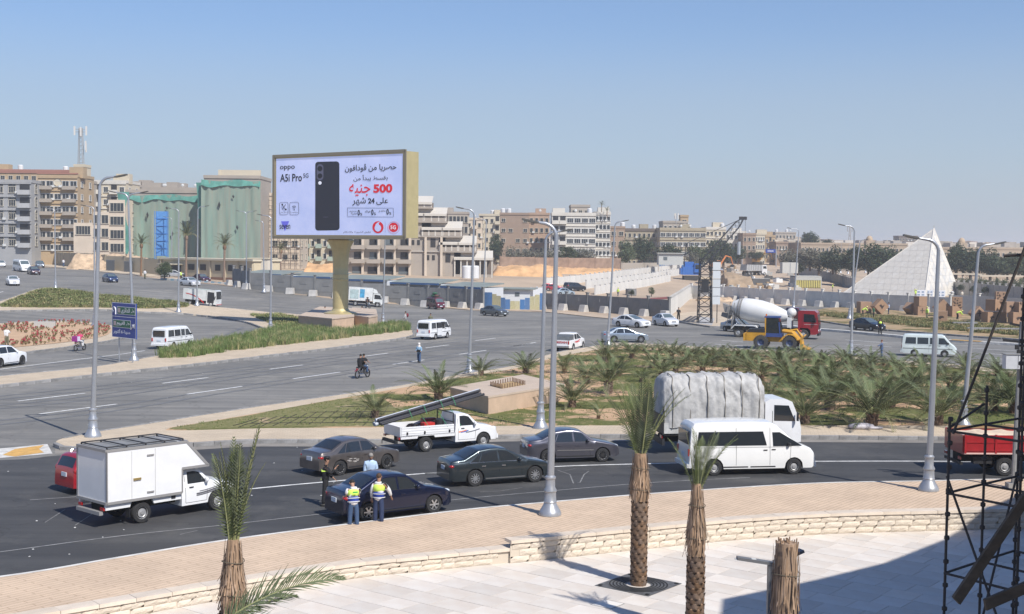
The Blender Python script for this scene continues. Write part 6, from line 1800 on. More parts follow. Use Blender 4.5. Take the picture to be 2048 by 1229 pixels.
p=P(516,566);gb2=thing('kiosk','small pale cube building at the right end of the guard building','building',(p.x,p.y+3,p.z),R(-12));MB().box((0,0,2),(4.2,4.2,4.6)).build('wall',mat('kiosk_white',(.62,.57,.48),.8),gb2);boxp(gb2,'sign_letters',M_black,(0,-2.12,2.6),(1.4,.04,.35));boxp(gb2,'roof',_M['guard_roof'],(0,0,4.35),(4.6,4.6,.15))
pk=[P(322+k*13.5,560+k*1.0,0)for k in range(12)]
sk=thing('striped_kerb','pale blue and white painted kerb by the parked silver sedan','kerb',(0,0,0))
for i,(a,c)in enumerate(zip(pk,pk[1:])):
 for j in range(2):
  m0,m1=a.lerp(c,j/2),a.lerp(c,(j+1)/2);MB().beam(m0+Vector((0,0,.15)),m1+Vector((0,0,.15)),.3,.4).build('kerb_stone',mat('kerb_pale_blue',(.25,.42,.50),.8)if j else M_kerbw,sk)
fs_=smooth_poly(wpoly([(-200,514),(0,519),(82,534),(262,550.5),(322,555.5)]),False,3)
sheet('sidewalk',fs_+offset_line(fs_,5.0)[::-1],.13,M_pave2,side=.2)
fs2=smooth_poly(wpoly([(322,556),(465,573.5),(664,597.5),(842,612.6),(937,621),(1015,622),(1089,625),(1212,638),(1338,645)]),False,3)
sheet('sidewalk',fs2+offset_line(fs2,3.2)[::-1],.10,mat('dusty_strip',(.46,.36,.26),.95,noise=.2,nscale=.5),side=.2)
def wm(name,c,n=.10):return mat(name,c,.88,noise=n,nscale=.25,rand=0)
M_pane=mat('window_dark',(.035,.04,.045),.25);M_pane2=mat('window_mid',(.12,.14,.15),.3);M_frame=mat('window_frame',(.52,.48,.40),.7);M_framew=mat('window_frame_white',(.62,.62,.6),.7)
M_ac=mat('ac_unit',(.6,.6,.58),.6);M_tank=mat('roof_tank',(.62,.62,.62),.6)
WM={}
def win_mesh(w_,h_,kind):
 k=(round(w_,1),round(h_,1),kind)
 if k in WM:return WM[k]
 b=MB();t=.10
 fmat=M_framew if kind in('white','strip')else M_frame
 b.box((0,-.02,0),(w_,.06,h_),mi=0)
 b.box((0,-.05,h_/2),(w_+.2,.16,t),mi=1);b.box((0,-.08,-h_/2),(w_+.3,.26,t),mi=1);b.box((-w_/2,-.05,0),(t,.14,h_),mi=1);b.box((w_/2,-.05,0),(t,.14,h_),mi=1)
 if w_>1.0:
  for q in range(1,int(w_/.8)+1):
   x=-w_/2+w_*q/(int(w_/.8)+1);b.box((x,-.055,0),(.06,.05,h_),mi=1)
 if kind=='arch':
  b.lathe([(w_/2+.12,-.12),(w_/2+.12,.0),(w_/2-.1,.0)],16,c=(0,0,h_/2),axis='Y',mi=1,cap=False)
  b.lathe([(w_/2,-.03),(.01,-.03)],16,c=(0,0,h_/2),axis='Y',mi=0,cap=False)
 WM[k]=b.mesh('window',[M_pane,fmat]);return WM[k]
BAL={}
def bal_mesh(w_,m,d=1.1):
 k=(round(w_,1),m.name,d)
 if k in BAL:return BAL[k]
 b=MB();b.box((0,-d/2,-.08),(w_,d,.16),mi=0);b.box((0,-d+.05,.45),(w_,.1,.95),mi=0)
 for s_ in(-1,1):b.box((s_*(w_/2-.05),-d/2,.45),(.1,d-.1,.95),mi=0)
 b.box((0,-.03,1.35),(w_-.5,.08,2.2),mi=1)
 BAL[k]=b.mesh('balcony',[m,M_open]);return BAL[k]
def building(label,x0,x1,ytop,D,m,floors=5,cols=6,fh=3.1,kind='plain',yaw=0,depth=12,name='apartment_building',bal=(),ybase=None,slab=False,roofjunk=3,sidecols=2,slabm=None,group=None,cat='building',ww=None,wh=1.35,skip=0.0,seed=0,ac=.25,zbase=None,parapet=True,balm=None):
 """front face between photo columns x0..x1 at distance D, roof at photo row ytop"""
 r=random.Random(hash(label)%999 if seed==0 else seed)
 r=random.Random(sum(ord(ch_)for ch_ in label))
 pl,pr=PD(x0,ytop,D),PD(x1,ytop,D);cx=(pl.x+pr.x)/2;cy=(pl.y+pr.y)/2;wd=abs(pr.x-pl.x)/math.cos(R(yaw))if yaw else abs(pr.x-pl.x)
 zt_=(pl.z+pr.z)/2;zb=zbase if zbase is not None else terr(cx,cy)-.5;H=zt_-zb
 o=thing(name,label,cat,(cx,cy,zb),R(yaw),group)
 MB().box((0,depth/2,H/2),(wd,depth,H)).build('wall',m,o)
 sm=slabm or m
 if parapet:
  b=MB();b.box((0,-.05,H+.3),(wd+.2,.25,.7));b.box((-wd/2,depth/2,H+.3),(.25,depth,.7));b.box((wd/2,depth/2,H+.3),(.25,depth,.7));b.build('parapet',sm,o)
 cw=wd/cols;w_=ww or cw*.55
 for f in range(floors):
  z=H-(f+.55)*fh
  if z<.8:break
  if slab:MB().box((0,-.08,z+fh*.48),(wd+.12,.28,.28)).build('floor_band',sm,o)
  for c in range(cols):
   x=-wd/2+(c+.5)*cw
   if(c in bal):link('balcony',bal_mesh(cw*.96,balm or sm),o,(x,0,z-fh*.32));continue
   if r.random()<skip:continue
   link('window',win_mesh(min(w_,cw*.85),wh,kind),o,(x,0,z))
   if r.random()<ac:boxp(o,'air_conditioner',M_ac,(x+cw*.38,-.25,z-.6),(.75,.4,.5))
  for c in range(sidecols):
   for sd in(-1,1):
    if(sd>0 and x1<1024)or(sd<0 and x0>1024):
     y=depth*(c+.5)/sidecols;wo=link('window',win_mesh(1.3,wh,kind),o,(sd*wd/2,y,z));wo.rotation_euler=(0,0,R(90)if sd>0 else R(-90))
 for k in range(roofjunk):
  x=r.uniform(-wd*.42,wd*.42);q=r.random()
  if q<.5:MB().box((0,0,1.1),(r.uniform(2,4),3,r.uniform(1.6,2.6))).build('roof_room',m,o,(x,r.uniform(3,depth*.8),H))
  elif q<.8:MB().lathe([(0,0),(.7,0),(.7,1.5),(.5,1.7),(0,1.75)],10,cap=False).build('water_tank',M_tank,o,(x,r.uniform(2,depth*.7),H+.3))
  else:MB().tube([(0,0,0),(0,0,1.4)],.05,5).ball((0,-.1,1.3),(.42,.14,.42),10,5).build('satellite_dish',M_ac,o,(x,2,H))
 return o,wd,H
c_grey=wm('render_grey',(.33,.33,.33));c_tan=wm('render_tan',(.42,.31,.19));c_cream=wm('render_cream',(.56,.49,.37));c_beige=wm('render_beige',(.58,.49,.39));c_red=wm('brick_red',(.34,.16,.12))
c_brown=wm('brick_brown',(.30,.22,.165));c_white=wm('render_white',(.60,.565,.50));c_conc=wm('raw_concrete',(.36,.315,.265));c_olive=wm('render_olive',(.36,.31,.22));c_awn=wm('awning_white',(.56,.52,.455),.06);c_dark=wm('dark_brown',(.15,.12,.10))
building('apartment block with red upper band behind the ornate grey one',-80,138,344,345,c_tan,3,14,slab=True,slabm=c_red,roofjunk=5,ac=.1)
building('ornate grey building with arched windows at the left edge',-64,62,365,300,c_grey,5,5,3.05,'arch',bal=(4,),slab=True,roofjunk=0,wh=1.5,ww=1.6,balm=wm('balcony_grey',(.40,.40,.40)))
o,wd,H=building('yellow-tan apartment block with brown balconies and red parapet',76,155,354,306,c_tan,6,5,3.0,'white',slab=True,slabm=c_tan,ww=1.7,bal=(),roofjunk=1,balm=c_conc)
for s_ in(-1.0,1.0):
 for f in range(5):boxp(o,'balcony_panel',c_conc,(s_*wd*.30,-.55,H-2.6-f*3.0),(wd*.33,.9,.85))
boxp(o,'red_parapet',c_red,(0,-.1,H+.75),(wd+.3,.4,.3))
MB().lathe([(.9,-.15),(.9,0),(.0,0)],16,axis='Y',cap=False).build('arch_relief',c_cream,o,(0,-.1,H-1.3))
building('brown shadowed block between the tan and cream buildings',152,176,366,318,c_conc,6,2,roofjunk=0,bal=(1,))
building('cream building with white balconies behind the beige villa',172,252,366,325,c_cream,6,5,3.1,'white',bal=(1,3),slab=True,slabm=c_white,roofjunk=4,balm=c_white)
o,wd,H=building('tall cream stair tower carrying the telecom mast',148,169,334,330,c_cream,2,1,roofjunk=0,depth=5,sidecols=0)
q=PD(162,334,332);mt=thing('telecom_mast','lattice telecom mast with white panel antennas on the cream tower','antenna mast',q);Hm=PD(162,257,332).z-q.z
b=MB();w_=.75
def wl(t):return lerp(.62,.38,t)
lv=9
for i in range(lv):
 t0,t1=i/lv,(i+1)/lv;z0,z1_=t0*Hm,t1*Hm
 cs0=[Vector((sx_*wl(t0),sy_*wl(t0),z0))for sx_,sy_ in((-1,-1),(1,-1),(1,1),(-1,1))];cs1=[Vector((sx_*wl(t1),sy_*wl(t1),z1_))for sx_,sy_ in((-1,-1),(1,-1),(1,1),(-1,1))]
 for k in range(4):b.beam(cs0[k],cs1[k],.10);b.beam(cs0[k],cs1[(k+1)%4],.05);b.beam(cs1[k],cs1[(k+1)%4],.05)
b.build('lattice',mat('mast_grey',(.30,.29,.28),.6),mt)
for(x,y,z)in((-1.5,-.3,.93),(1.5,-.3,.93),(.3,-1.0,.90),(-.5,1.0,.90),(1.3,-.3,.55),(1.1,.6,.5)):boxp(mt,'panel_antenna',mat('antenna_white',(.62,.60,.56),.5),(x,y,z*Hm),(.4,.25,2.3));
MB().beam((-1.6,0,Hm*.90),(1.6,0,Hm*.90),.1).beam((-1.6,0,Hm*.97),(1.6,0,Hm*.97),.1).build('cross_arm',_M['mast_grey'],mt)
for i,(a,b_,yt,fl,cl)in enumerate(((147,186,446,1,1),(186,218,424,3,2),(218,250,400,4,1))):
 building('beige stepped villa block with wide dark openings, %s step'%('lowest','middle','highest')[i],a,b_,yt,288,c_beige,fl,cl,3.0,ww=3.2,wh=1.9,roofjunk=0,ac=0,parapet=False,sidecols=1,skip=.3 if i==0 else 0,name='villa_block',group='stepped beige villa')
M_net=mat('green_netting',(.19,.29,.24),.9,noise=.5,nscale=1.0,stretch=(1,1,.06),bump=.5,bscale=2.2,col2=(.24,.25,.20))
M_net2=mat('green_netting_bright',(.10,.28,.23),.9,noise=.3,nscale=.5)
def netted(label,x0,x1,yt,D,seed):
 o,wd,H=building(label,x0,x1,yt,D,c_conc,1,1,depth=14,roofjunk=0,ac=0,skip=1,sidecols=0,name='netted_building')
 r=random.Random(seed);b=MB();vs=[];fs=[];nx,nz=int(wd/.45),22
 for j in range(nz+1):
  for i in range(nx+1):
   x=-wd/2-.4+(wd+.8)*i/nx;t=j/nz;top=H-.6+.5*mn.noise(Vector((x*.25,seed,0)))-.2*abs(math.sin(x*.37))
   y=-.9-.45*mn.noise(Vector((x*1.1,t*1.3,seed)))-.22*mn.noise(Vector((x*2.8,t*2.2,seed+5)))
   if t<.2:y-=.3*math.sin((1-t/.2)*1.5)*abs(mn.noise(Vector((x*.4,0,seed+3))))
   vs.append((x,y,1.0+(top-1.0)*t))
 for j in range(nz):
  for i in range(nx):q=j*(nx+1)+i;fs.append((q,q+1,q+nx+2,q+nx+1))
 b.add(vs,fs);b.build('netting',M_net,o,smooth=True,fix=False)
 b=MB();vs=[];fs=[]
 for i in range(nx+1):
  x=-wd/2-.4+(wd+.8)*i/nx;top=H-.6+.5*mn.noise(Vector((x*.25,seed,0)))-.2*abs(math.sin(x*.37))
  vs+=[(x,-1.25-.1*math.sin(x*3),top-1.1-.3*math.sin(x)),(x,-.95,top+.15)]
 for i in range(nx):fs.append((2*i,2*i+2,2*i+3,2*i+1))
 b.add(vs,fs);b.build('netting_hem',M_net2,o,smooth=True,fix=False)
 for(u,v,s_)in((.3,.75,1.6),(.62,.5,1.2),(.55,.82,.8)):
  b=MB();X=-wd/2+wd*u;Z=H*v;b.add([(X,-1.45,Z),(X+.3,-1.45,Z-s_*.5),(X+.05,-1.45,Z-s_),(X-.25,-1.45,Z-s_*.4)],[(0,1,2,3)]);b.build('net_tear',M_open,o,fix=False)
 return o,wd,H
netted('wide lower building shrouded in green-grey netting',252,406,386,295,1)
o,wd,H=netted('taller block shrouded in green netting, right of the wide one',408,519,357,288,5)
boxp(o,'roof_wall',c_cream,(wd*.1,3,H+.9),(wd*.75,.5,2.2));boxp(o,'roof_wall',c_cream,(-wd*.27,5,H+.9),(.5,5,2.2))
for k in range(2):
 p=PD(248 if not k else 405,505,290);b=MB();vs=[];fs=[]
 for j in range(13):
  t=j/12;z=PD(248,lerp(508,385 if not k else 365,t),290).z;sw=.6*math.sin(t*7)+.4
  if k and t<.45:continue
  vs+=[(p.x-.8-sw*.4,p.y-1.2,z),(p.x+.9+sw,p.y-1.4,z)]
 for j in range(len(vs)//2-1):fs.append((2*j,2*j+1,2*j+3,2*j+2))
 b.add(vs,fs);tag(b.build('hanging_net',M_net2,smooth=True,fix=False),'loose bright green net strip hanging at the %s corner of the netted building'%('left','middle')[k],'netting')
q=P(325,549.5);D_=262;zt_=PD(323,423,D_).z;zb=PD(323,512,D_).z;bx=PD(323,470,D_)
sc_=thing('blue_scaffold','blue stair tower scaffold with blue sheeting before the green netting','scaffold',(bx.x,bx.y,zb))
Mb=mat('blue_steel',(.06,.20,.52),.5);Mbs=mat('blue_sheet',(.10,.27,.55),.7,noise=.1)
Hs=zt_-zb;boxp(sc_,'blue_sheet',Mbs,(-.1,.6,Hs/2),(2.3,.05,Hs))
for k in range(6):
 z=Hs*k/6;b=MB()
 b.beam((-1.2,-.6,z),(1.2,-.6,z+.05),.09);b.beam((-1.2,.5,z),(1.2,.5,z),.09);b.beam((-1.1,-.55,z),(1.1,-.55,z+Hs/6),.08)if k%2 else b.beam((1.1,-.55,z),(-1.1,-.55,z+Hs/6),.08);b.build('platform',Mb,sc_)
for x in(-1.2,1.2):
 for y in(-.6,.5):MB().beam((x,y,-1.5),(x,y,Hs),.11).build('standard',Mb,sc_)
MB().beam((-.2,-.6,-1.5),(-7,-1.5,-3.2),.15).build('raking_shore',Mb,sc_)
building('unfinished concrete roofs with water tanks above the netting',285,402,380,350,c_conc,2,12,roofjunk=9,name='apartment_building',ac=0)
building('low distant concrete block above the left of the netting',235,300,375,380,c_conc,2,6,roofjunk=4)
o,wd,H=building('tan building front covered by pole scaffolding beside the billboard',521,600,392,300,c_beige,7,4,roofjunk=2)
b=MB()
for i in range(8):
 x=-wd/2+.3+i*1.3
 b.beam((x,-1.5,0),(x,-1.5,H+.5),.10)
for j in range(13):b.beam((-wd/2,-1.5,1.2+j*1.25),(-wd/2+10,-1.5,1.2+j*1.25),.09)
stuff(b.build('pole_scaffolding',c_dark,o))
building('cream block with shuttered windows seen below the billboard',560,668,448,318,c_cream,4,9,3.1,'white',bal=(0,2,4,6,8),roofjunk=0,balm=mat('green_rail',(.35,.42,.36),.7))
Dt=288
tg=thing('terrace_building','stepped raw concrete building with pale sloping terrace roofs','building',PD(800,552,Dt));O=tg.location.copy()
def TX_(px):return PD(px,520,Dt).x-O.x
def TZ_(py,px=850):return PD(px,py,Dt).z-O.z
lvls=[(908,503,986),(878,473,953),(843,444,924),(800,416,893),(772,393,864)]
xl=TX_(672);yb=TZ_(556)
for i,(xw,yt,xr)in enumerate(lvls):
 zt_=TZ_(yt-1);zb_=yb if i==0 else TZ_(lvls[i-1][1]-1)
 MB().box(((xl+TX_(xw))/2,7,(zt_+zb_)/2),(TX_(xw)-xl,14,zt_-zb_)).build('storey',c_conc,tg)
 MB().box(((xl+TX_(xw))/2,6.9,zt_-.12),(TX_(xw)-xl+.2,14.4,.26)).build('floor_band',wm('conc_light',(.44,.40,.35)),tg)
 x0,x1=TX_(xw),TX_(xr);zr=zt_+.15;zlow=zt_-1.5;zf=zb_+.0
 for part_,(a,c_)in enumerate(((0,.52),(.50,1.0))):
  xa,xb=lerp(x0,x1,a),lerp(x0,x1,c_);yo=0
  b=MB();b.add([(xa-.9,6+yo,zr),(xb-.1,6+yo,zr),(xb,-.6+yo,zlow),(xa,-.6+yo,zlow)],[(0,1,2,3)]);b.box(((xa+xb)/2,-.6+yo,zlow-.2),(xb-xa,.2,.5));b.build('sloping_roof',c_awn,tg)
  for k in range(4):MB().box((lerp(xa+.2,xb-.2,k/3),-.3+yo,(zlow+zf)/2-.2),(.28,.28,zlow-zf-.3)).build('terrace_column',c_awn,tg)
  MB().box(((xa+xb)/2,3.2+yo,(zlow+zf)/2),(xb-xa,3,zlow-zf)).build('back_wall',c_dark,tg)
  MB().box(((xa+xb)/2,-.35+yo,zf+.45),(xb-xa,.12,.8)).build('terrace_rail',c_conc,tg)
 MB().box(((x0+x1)/2,6,zf-.15),(x1-x0,13,.35)).build('terrace_floor',c_conc,tg)
 if i:MB().box(((x0+x1)/2+1.2,5.5,(yb+zf)/2),(x1-x0-3,10,zf-yb)).build('storey',c_conc,tg)
 for px in(xw-12,):boxp(tg,'window',M_open,(TX_(px),-.02,zt_-1.55),(1.1,.12,1.9))
 for px in(xw-52,xw-41):boxp(tg,'window',M_open,(TX_(px),-.02,zt_-1.5),(.6,.12,1.1))
for k in range(7):
 px=694+k*32 if k<4 else 694+k*31.5
 if px<900:
  MB().box((TX_(px),-.35,(TZ_(475)+yb)/2),(.5,.7,TZ_(475)-yb)).build('pilaster',c_beige,tg)
for f,py in enumerate((487,515,542)):
 for k in range(5):
  px=682+k*31;zc=TZ_(py)
  if f<2:boxp(tg,'balcony_panel',c_conc,(TX_(px+4),-.9,zc-1.0),(3.0,.9,.9));
  boxp(tg,'window',M_open if(k+f)%3 else M_pane2,(TX_(px+2),-.03,zc+(.3 if f<2 else 0)),(2.3 if f==2 else 1.5,.14,1.5));boxp(tg,'window',M_pane2,(TX_(px+9),-.04,zc+.3),(.9,.12,1.0))
for px in(933,949):MB().lathe([(0,0),(.95,0),(.95,2.4),(.8,2.6),(0,2.65)],14,cap=False).build('water_tank',M_tank,None,PD(px,557,270))and None
for o_ in[o_ for o_ in COL.objects if o_.name.startswith('water_tank')and o_.parent is None]:tag(o_,'white cylindrical water tank at the foot of the terrace building, %s'%('left' if o_.location.x<PD(941,557,270).x else 'right'),'water tank')
building('half-built grey frame building behind the terraces',890,936,428,390,c_conc,4,6,ww=1.4,wh=2.0,roofjunk=1,ac=0)
building('narrow cream block left of the brown brick one',934,964,440,400,c_beige,4,3,bal=(1,),roofjunk=1)
building('pale apartment block just left of the brown brick one',958,1000,432,430,c_cream,5,4,bal=(0,3),roofjunk=3)
building('brown brick apartment block with a lit right side',1000,1058,430,400,c_brown,6,4,3.1,ww=1.2,wh=1.1,skip=.35,roofjunk=3,yaw=0,depth=10)
building('lit side wing of the brown brick block',1058,1099,430,402,wm('brick_painted_lit',(.40,.28,.20)),6,4,3.1,ww=1.0,roofjunk=2,ac=.5)  # lighter brick colour paints the sunlight onto this side of the brown block
o,wd,H=building('large white apartment block with stacked balconies and rooftop palms',1104,1192,430,385,c_white,7,6,3.05,'white',bal=(0,1),slab=True,roofjunk=4,ww=2.1)
building('right wing of the white block with narrow windows',1190,1221,428,390,c_white,8,4,2.6,'white',slab=True,roofjunk=1,ac=.4,ww=1.3)
building('cream rooftop penthouse above the white block',1142,1180,414,392,c_conc,2,3,roofjunk=0,name='rooftop_block',zbase=16)
building('red brick slice right of the white block',1220,1250,457,405,c_brown,5,2,ww=1.4,roofjunk=1)
building('long dull tan block with brown eaves behind the trees',1236,1322,461,440,c_olive,4,9,slab=True,slabm=c_dark,roofjunk=4)
building('olive-tan institute building with strip windows',1320,1412,460,430,c_olive,4,8,ww=2.4,slab=True,roofjunk=4,kind='strip')
building('upper storey block on the olive-tan institute',1326,1376,446,436,c_conc,1,5,roofjunk=0,kind='strip',zbase=14,name='rooftop_block')
building('narrow tan stair tower on the institute roof',1361,1377,434,440,c_tan,1,1,roofjunk=0,depth=4,zbase=14,name='stair_tower')
building('cream hotel with pale roof right of the institute',1412,1452,458,470,c_cream,4,5,roofjunk=2,slab=True,slabm=c_white)
building('white office block behind the crane boom',1452,1492,466,490,c_white,5,5,3.1,'white',roofjunk=2)
building('brown concrete block right of the crane boom',1486,1512,470,480,c_brown,5,3,roofjunk=1)
building('cream apartment block over the far avenue',1511,1530,470,500,c_cream,6,4,3.0,'white',roofjunk=1)
building('tan apartment block beside the blue overhead sign',1531,1551,474,520,c_tan,5,3,roofjunk=1,bal=(1,))
building('dark flat-roofed block on the skyline',1551,1592,467,640,c_conc,4,6,roofjunk=3)
building('low mid-brown block right of the blue sign',1552,1576,487,480,c_brown,2,4,roofjunk=0)
building('grey slab block on the skyline left of the pyramid',1798,1836,474,800,c_dark,3,6,roofjunk=0)
building('long low tan museum hall left of the pyramid',1602,1815,490,470,wm('museum_tan',(.38,.30,.22)),1,26,3.6,roofjunk=0,ac=0,depth=25)
building('long low tan museum hall right of the pyramid',1885,2100,499,450,_M['museum_tan'],1,22,3.6,roofjunk=0,ac=0,depth=25)
for px,yt,yb_,s in((1738.5,470,488,1),(1923,475,492,1)):
 p=PD(px,yb_+6,440);d_=thing('dome','sand-coloured dome on a square base, %s of the pyramid'%('left' if px<1800 else 'right'),'dome',p)
 MB().box((0,0,.8),(2.9,2.9,2.6)).build('drum_base',_M['museum_tan'],d_);b=MB();b.lathe([(1.12,1.9),(1.15,2.3),(1.08,2.8),(.8,3.35),(.35,3.68),(.0,3.78)],16,cap=False);b.build('dome_shell',mat('dome_stone',(.42,.32,.22),.9),d_,smooth=40)
 d_.scale=(1.0*s,)*3
M_rf=mat('shed_roof_green',(.22,.25,.23),.7,noise=.2,nscale=.4);M_fas=mat('fascia_blue',(.06,.13,.28),.6)
for i,(a,b_,yy,dd)in enumerate(((472,560,551,215),(560,660,556,213),(660,770,562,206),(770,880,569,202),(880,965,577,196))):
 A_,B2=PD(a,yy-4,dd+6),PD(b_,yy+3,dd);hx=Vector((B2.x-A_.x,B2.y-A_.y,0));L_=hx.length;z_=(A_.z+B2.z)/2
 o=thing('site_shed','long site shed with grey-green roof behind the grey wall, %s from the left'%('first','second','third','fourth','fifth')[i],'shed',(A_.x,A_.y+3,z_),math.atan2(hx.y,hx.x))
 MB().prism([(-.3,.0),(5.2,.55),(5.2,.70),(-.3,.15)],0,L_-.3,plane='YZ').build('roof',M_rf,o);boxp(o,'fascia',M_fas,(L_/2,-.38,-.02),(L_-.3,.1,.30));MB().box((L_/2,2.7,-1.6),(L_-.6,4.6,3.2)).build('wall',mat('shed_wall',(.50,.52,.54),.7),o)
o=thing('site_shed','white site cabin with flat green roof behind the striped fence','shed',PD(1020,590,205),R(-6));MB().box((0,2,-.3),(6.5,5,2.2)).build('wall',mat('cabin_white',(.6,.62,.64),.6),o);boxp(o,'roof',M_rf,(0,2,.95),(8,6,.18));boxp(o,'window',M_pane2,(1.2,-.53,.1),(.7,.05,.6))
o=thing('site_shed','pale cabin with flat roof among the trees left of the crawler crane','shed',PD(1342,519,345));MB().box((0,2,0),(6.5,4,3.0)).build('wall',mat('cabin_grey',(.45,.46,.44),.8),o);boxp(o,'roof',mat('tin',(.42,.42,.4),.6),(0,2,1.6),(7.2,5,.2));boxp(o,'window',M_pane2,(-1.5,-.03,.2),(1,.06,.9))
wall_run('blue_hoarding','blue sheet hoarding below the trees left of the crane',[(1255,541),(1300,541),(1345,540),(1372,539)],1.7,2.8,cb,post=.12,posth=0,thick=.08,cat='hoarding')
brk=mat('old_brick_wall',(.30,.205,.15),.95,noise=.3,nscale=.5)
wall_run('brick_wall','long old brick wall beyond the excavation',[(1000,544),(1060,545),(1120,546),(1180,546),(1240,546)],3.9,9,brk,post=.3,posth=0,thick=.5,cat='wall')
wall_run('brick_wall','grey stone wall right of the long brick wall',[(1242,547),(1280,547),(1316,546)],2.8,9,c_conc,post=.3,posth=0,thick=.5,cat='wall')
def mound(name,label,pts,D,h,m,seed,cat='earth bank',dep=10):
 """pts = (x0, x1) photo columns; bank of height h at distance D"""
 x0,x1=PD(pts[0],550,D).x,PD(pts[1],550,D).x;y=PD(pts[0],550,D).y;b=MB();nx,ny=60,12;vs=[];fs=[]
 for j in range(ny+1):
  for i in range(nx+1):
   X=lerp(x0,x1,i/nx);Y=y+dep*j/ny;e=min(1,min(i,nx-i)/6);pr=math.sin(math.pi*min(1,j/ny*1.0))**.5 if 0<j<ny else 0
   z=terr(X,Y)-.3+h*e*pr*(1+.45*mn.noise(Vector((X*.22,Y*.3,seed))))+.25*mn.noise(Vector((X*1.2,Y*1.2,seed)))*pr
   vs.append((X,Y,z))
 for j in range(ny):
  for i in range(nx):q=j*(nx+1)+i;fs.append((q,q+1,q+nx+2,q+nx+1))
 b.add(vs,fs);o=b.build(name,m,smooth=True);return tag(struct(o),label,None)
M_or=mat('orange_sand',(.60,.36,.18),.95,noise=.28,nscale=.5,bump=.6,bscale=1.2);M_rub=mat('rubble',(.52,.38,.25),.95,noise=.35,nscale=1.0,bump=.8,bscale=3)
mound('earth_bank',None,(980,1130),300,2.6,M_or,3,dep=14);mound('earth_bank',None,(1090,1265),325,1.7,M_or,7,dep=16)
mound('earth_bank',None,(600,668),275,2.4,M_or,11);mound('rubble_bank',None,(125,315),262,3.2,M_rub,13,dep=8)
mound('dirt_heap',None,(1452,1515),300,3.0,mat('dirt_brown',(.33,.24,.155),.95,noise=.25,nscale=.6,bump=.6),17,dep=14)
mound('earth_bank',None,(1395,1475),235,.9,M_rub,19,dep=6)
M_py=mat('pyramid_cladding',(.64,.595,.52),.45,noise=.05,nscale=.6)
pL,pM,pR_=P(1686,592),P(1848,600),P(1920,588)
apex=PD(1866.5,457,P(1848,592).y+4.5)
py=thing('pyramid','pale panelled pyramid with a diamond-grid right face behind the wall','pyramid',(0,0,0))
pN,pRt,pLt=P(1850,596),P(1921,590),P(1684,588)
pN.z=pRt.z=pLt.z=0
pBk=pLt+(pRt-pN)
apex=Vector(((pLt.x+pRt.x)/2*0+PD(1866.5,457,(pN.y+pRt.y)/2+1).x,(pLt.y+pRt.y)/2,0));Dap=apex.y
apex.z=PD(1866.5,458,Dap).z;apex.x=PD(1866.5,458,Dap).x
def face_grid(b,A,B,C,n,mi=0,gap=.012,diamond=False):
 """split triangle ABC (C = apex) into rows of slightly separated plates"""
 nrm=(B-A).cross(C-A).normalized()
 if nrm.y>0:nrm=-nrm
 for i in range(n):
  for j in range(n-i):
   def pt(a,c):return A+(B-A)*(a/n)+(C-A)*(c/n)
   q=[pt(j,i),pt(j+1,i),pt(j,i+1)];cen=sum(q,Vector())/3
   yield[cen+(v-cen)*(1-gap*3)+nrm*.03 for v in q]
   if j<n-i-1:
    q=[pt(j+1,i),pt(j+1,i+1),pt(j,i+1)];cen=sum(q,Vector())/3;yield[cen+(v-cen)*(1-gap*3)+nrm*.03 for v in q]
b=MB()
for tri in((pLt,pN,apex),(pN,pRt,apex),(pRt,pBk,apex),(pBk,pLt,apex)):b.add(list(tri),[(0,1,2)])
b.build('core',mat('pyramid_joint',(.52,.48,.42),.6),py,fix=False)
M_py2=mat('pyramid_cladding_alt',(.66,.62,.55),.45,noise=.05,nscale=.6);M_py3=mat('pyramid_glass',(.58,.56,.52),.35,noise=.1)
k=0
for q in face_grid(None,pLt,pN,apex,12):
 o=MB().add(q,[(0,1,2)]).build('cladding_panel',M_py if k%5 else M_py2,py,fix=False);k+=1
for q in face_grid(None,pN,pRt,apex,10):
 o=MB().add(q,[(0,1,2)]).build('cladding_panel',M_py2 if(k%3)else M_py3,py,fix=False);k+=1
b=MB().beam(pN,apex,.25).beam(pRt,apex,.2).beam(pLt,apex,.2);b.build('edge_trim',M_py2,py)
boxp(py,'tip_finial',mat('tin',(.4,.4,.4)),apex+Vector((0,0,.2)),(.15,.15,1.0))
o=thing('container','grey open-fronted container with yellow slats behind the wall','container',P(1617,577),R(4));c_=mat('container_grey',(.40,.40,.37),.7)
MB().box((0,2.5,2.9),(6.6,5,.3)).build('roof',c_,o);MB().box((0,4.9,1.5),(6.6,.2,3)).build('back_wall',c_,o)
for s_ in(-1,1):boxp(o,'side_wall',c_,(s_*3.2,2.5,1.5),(.2,5,3))
for k in range(14):boxp(o,'slat',mat('slat_yellow',(.55,.48,.16),.6),(-2.9+k*.446,.1,1.1),(.26,.12,1.9))
boxp(o,'upper_panel',c_,(0,.05,2.4),(6.2,.1,.8))
o=thing('container','plain pale container left of the far trees','container',PD(1578,536,320));MB().box((0,0,0),(3.2*1.2,3,2.6)).build('container_body',mat('container_pale',(.50,.49,.45),.7),o);boxp(o,'door_bar',M_galv,(0,-1.53,0),(.1,.06,2.3))
for i,(a,b_,yy,dd)in enumerate(((1905,1965,549,330),(1960,2060,553,320))):
 o=thing('shelter_roof','long flat pale shelter roof right of the pyramid, %s one'%('left','right')[i],'shelter',PD((a+b_)/2,yy,dd));w_=(b_-a)/2600*dd;MB().box((0,3,0),(w_,6,.3)).build('roof',mat('shelter_tan',(.50,.43,.33),.7),o)
 for k in range(4):boxp(o,'post',M_pre,(-w_/2+.5+k*(w_-1)/3,.5,-1.3),(.2,.2,2.6))
rr=random.Random(4)
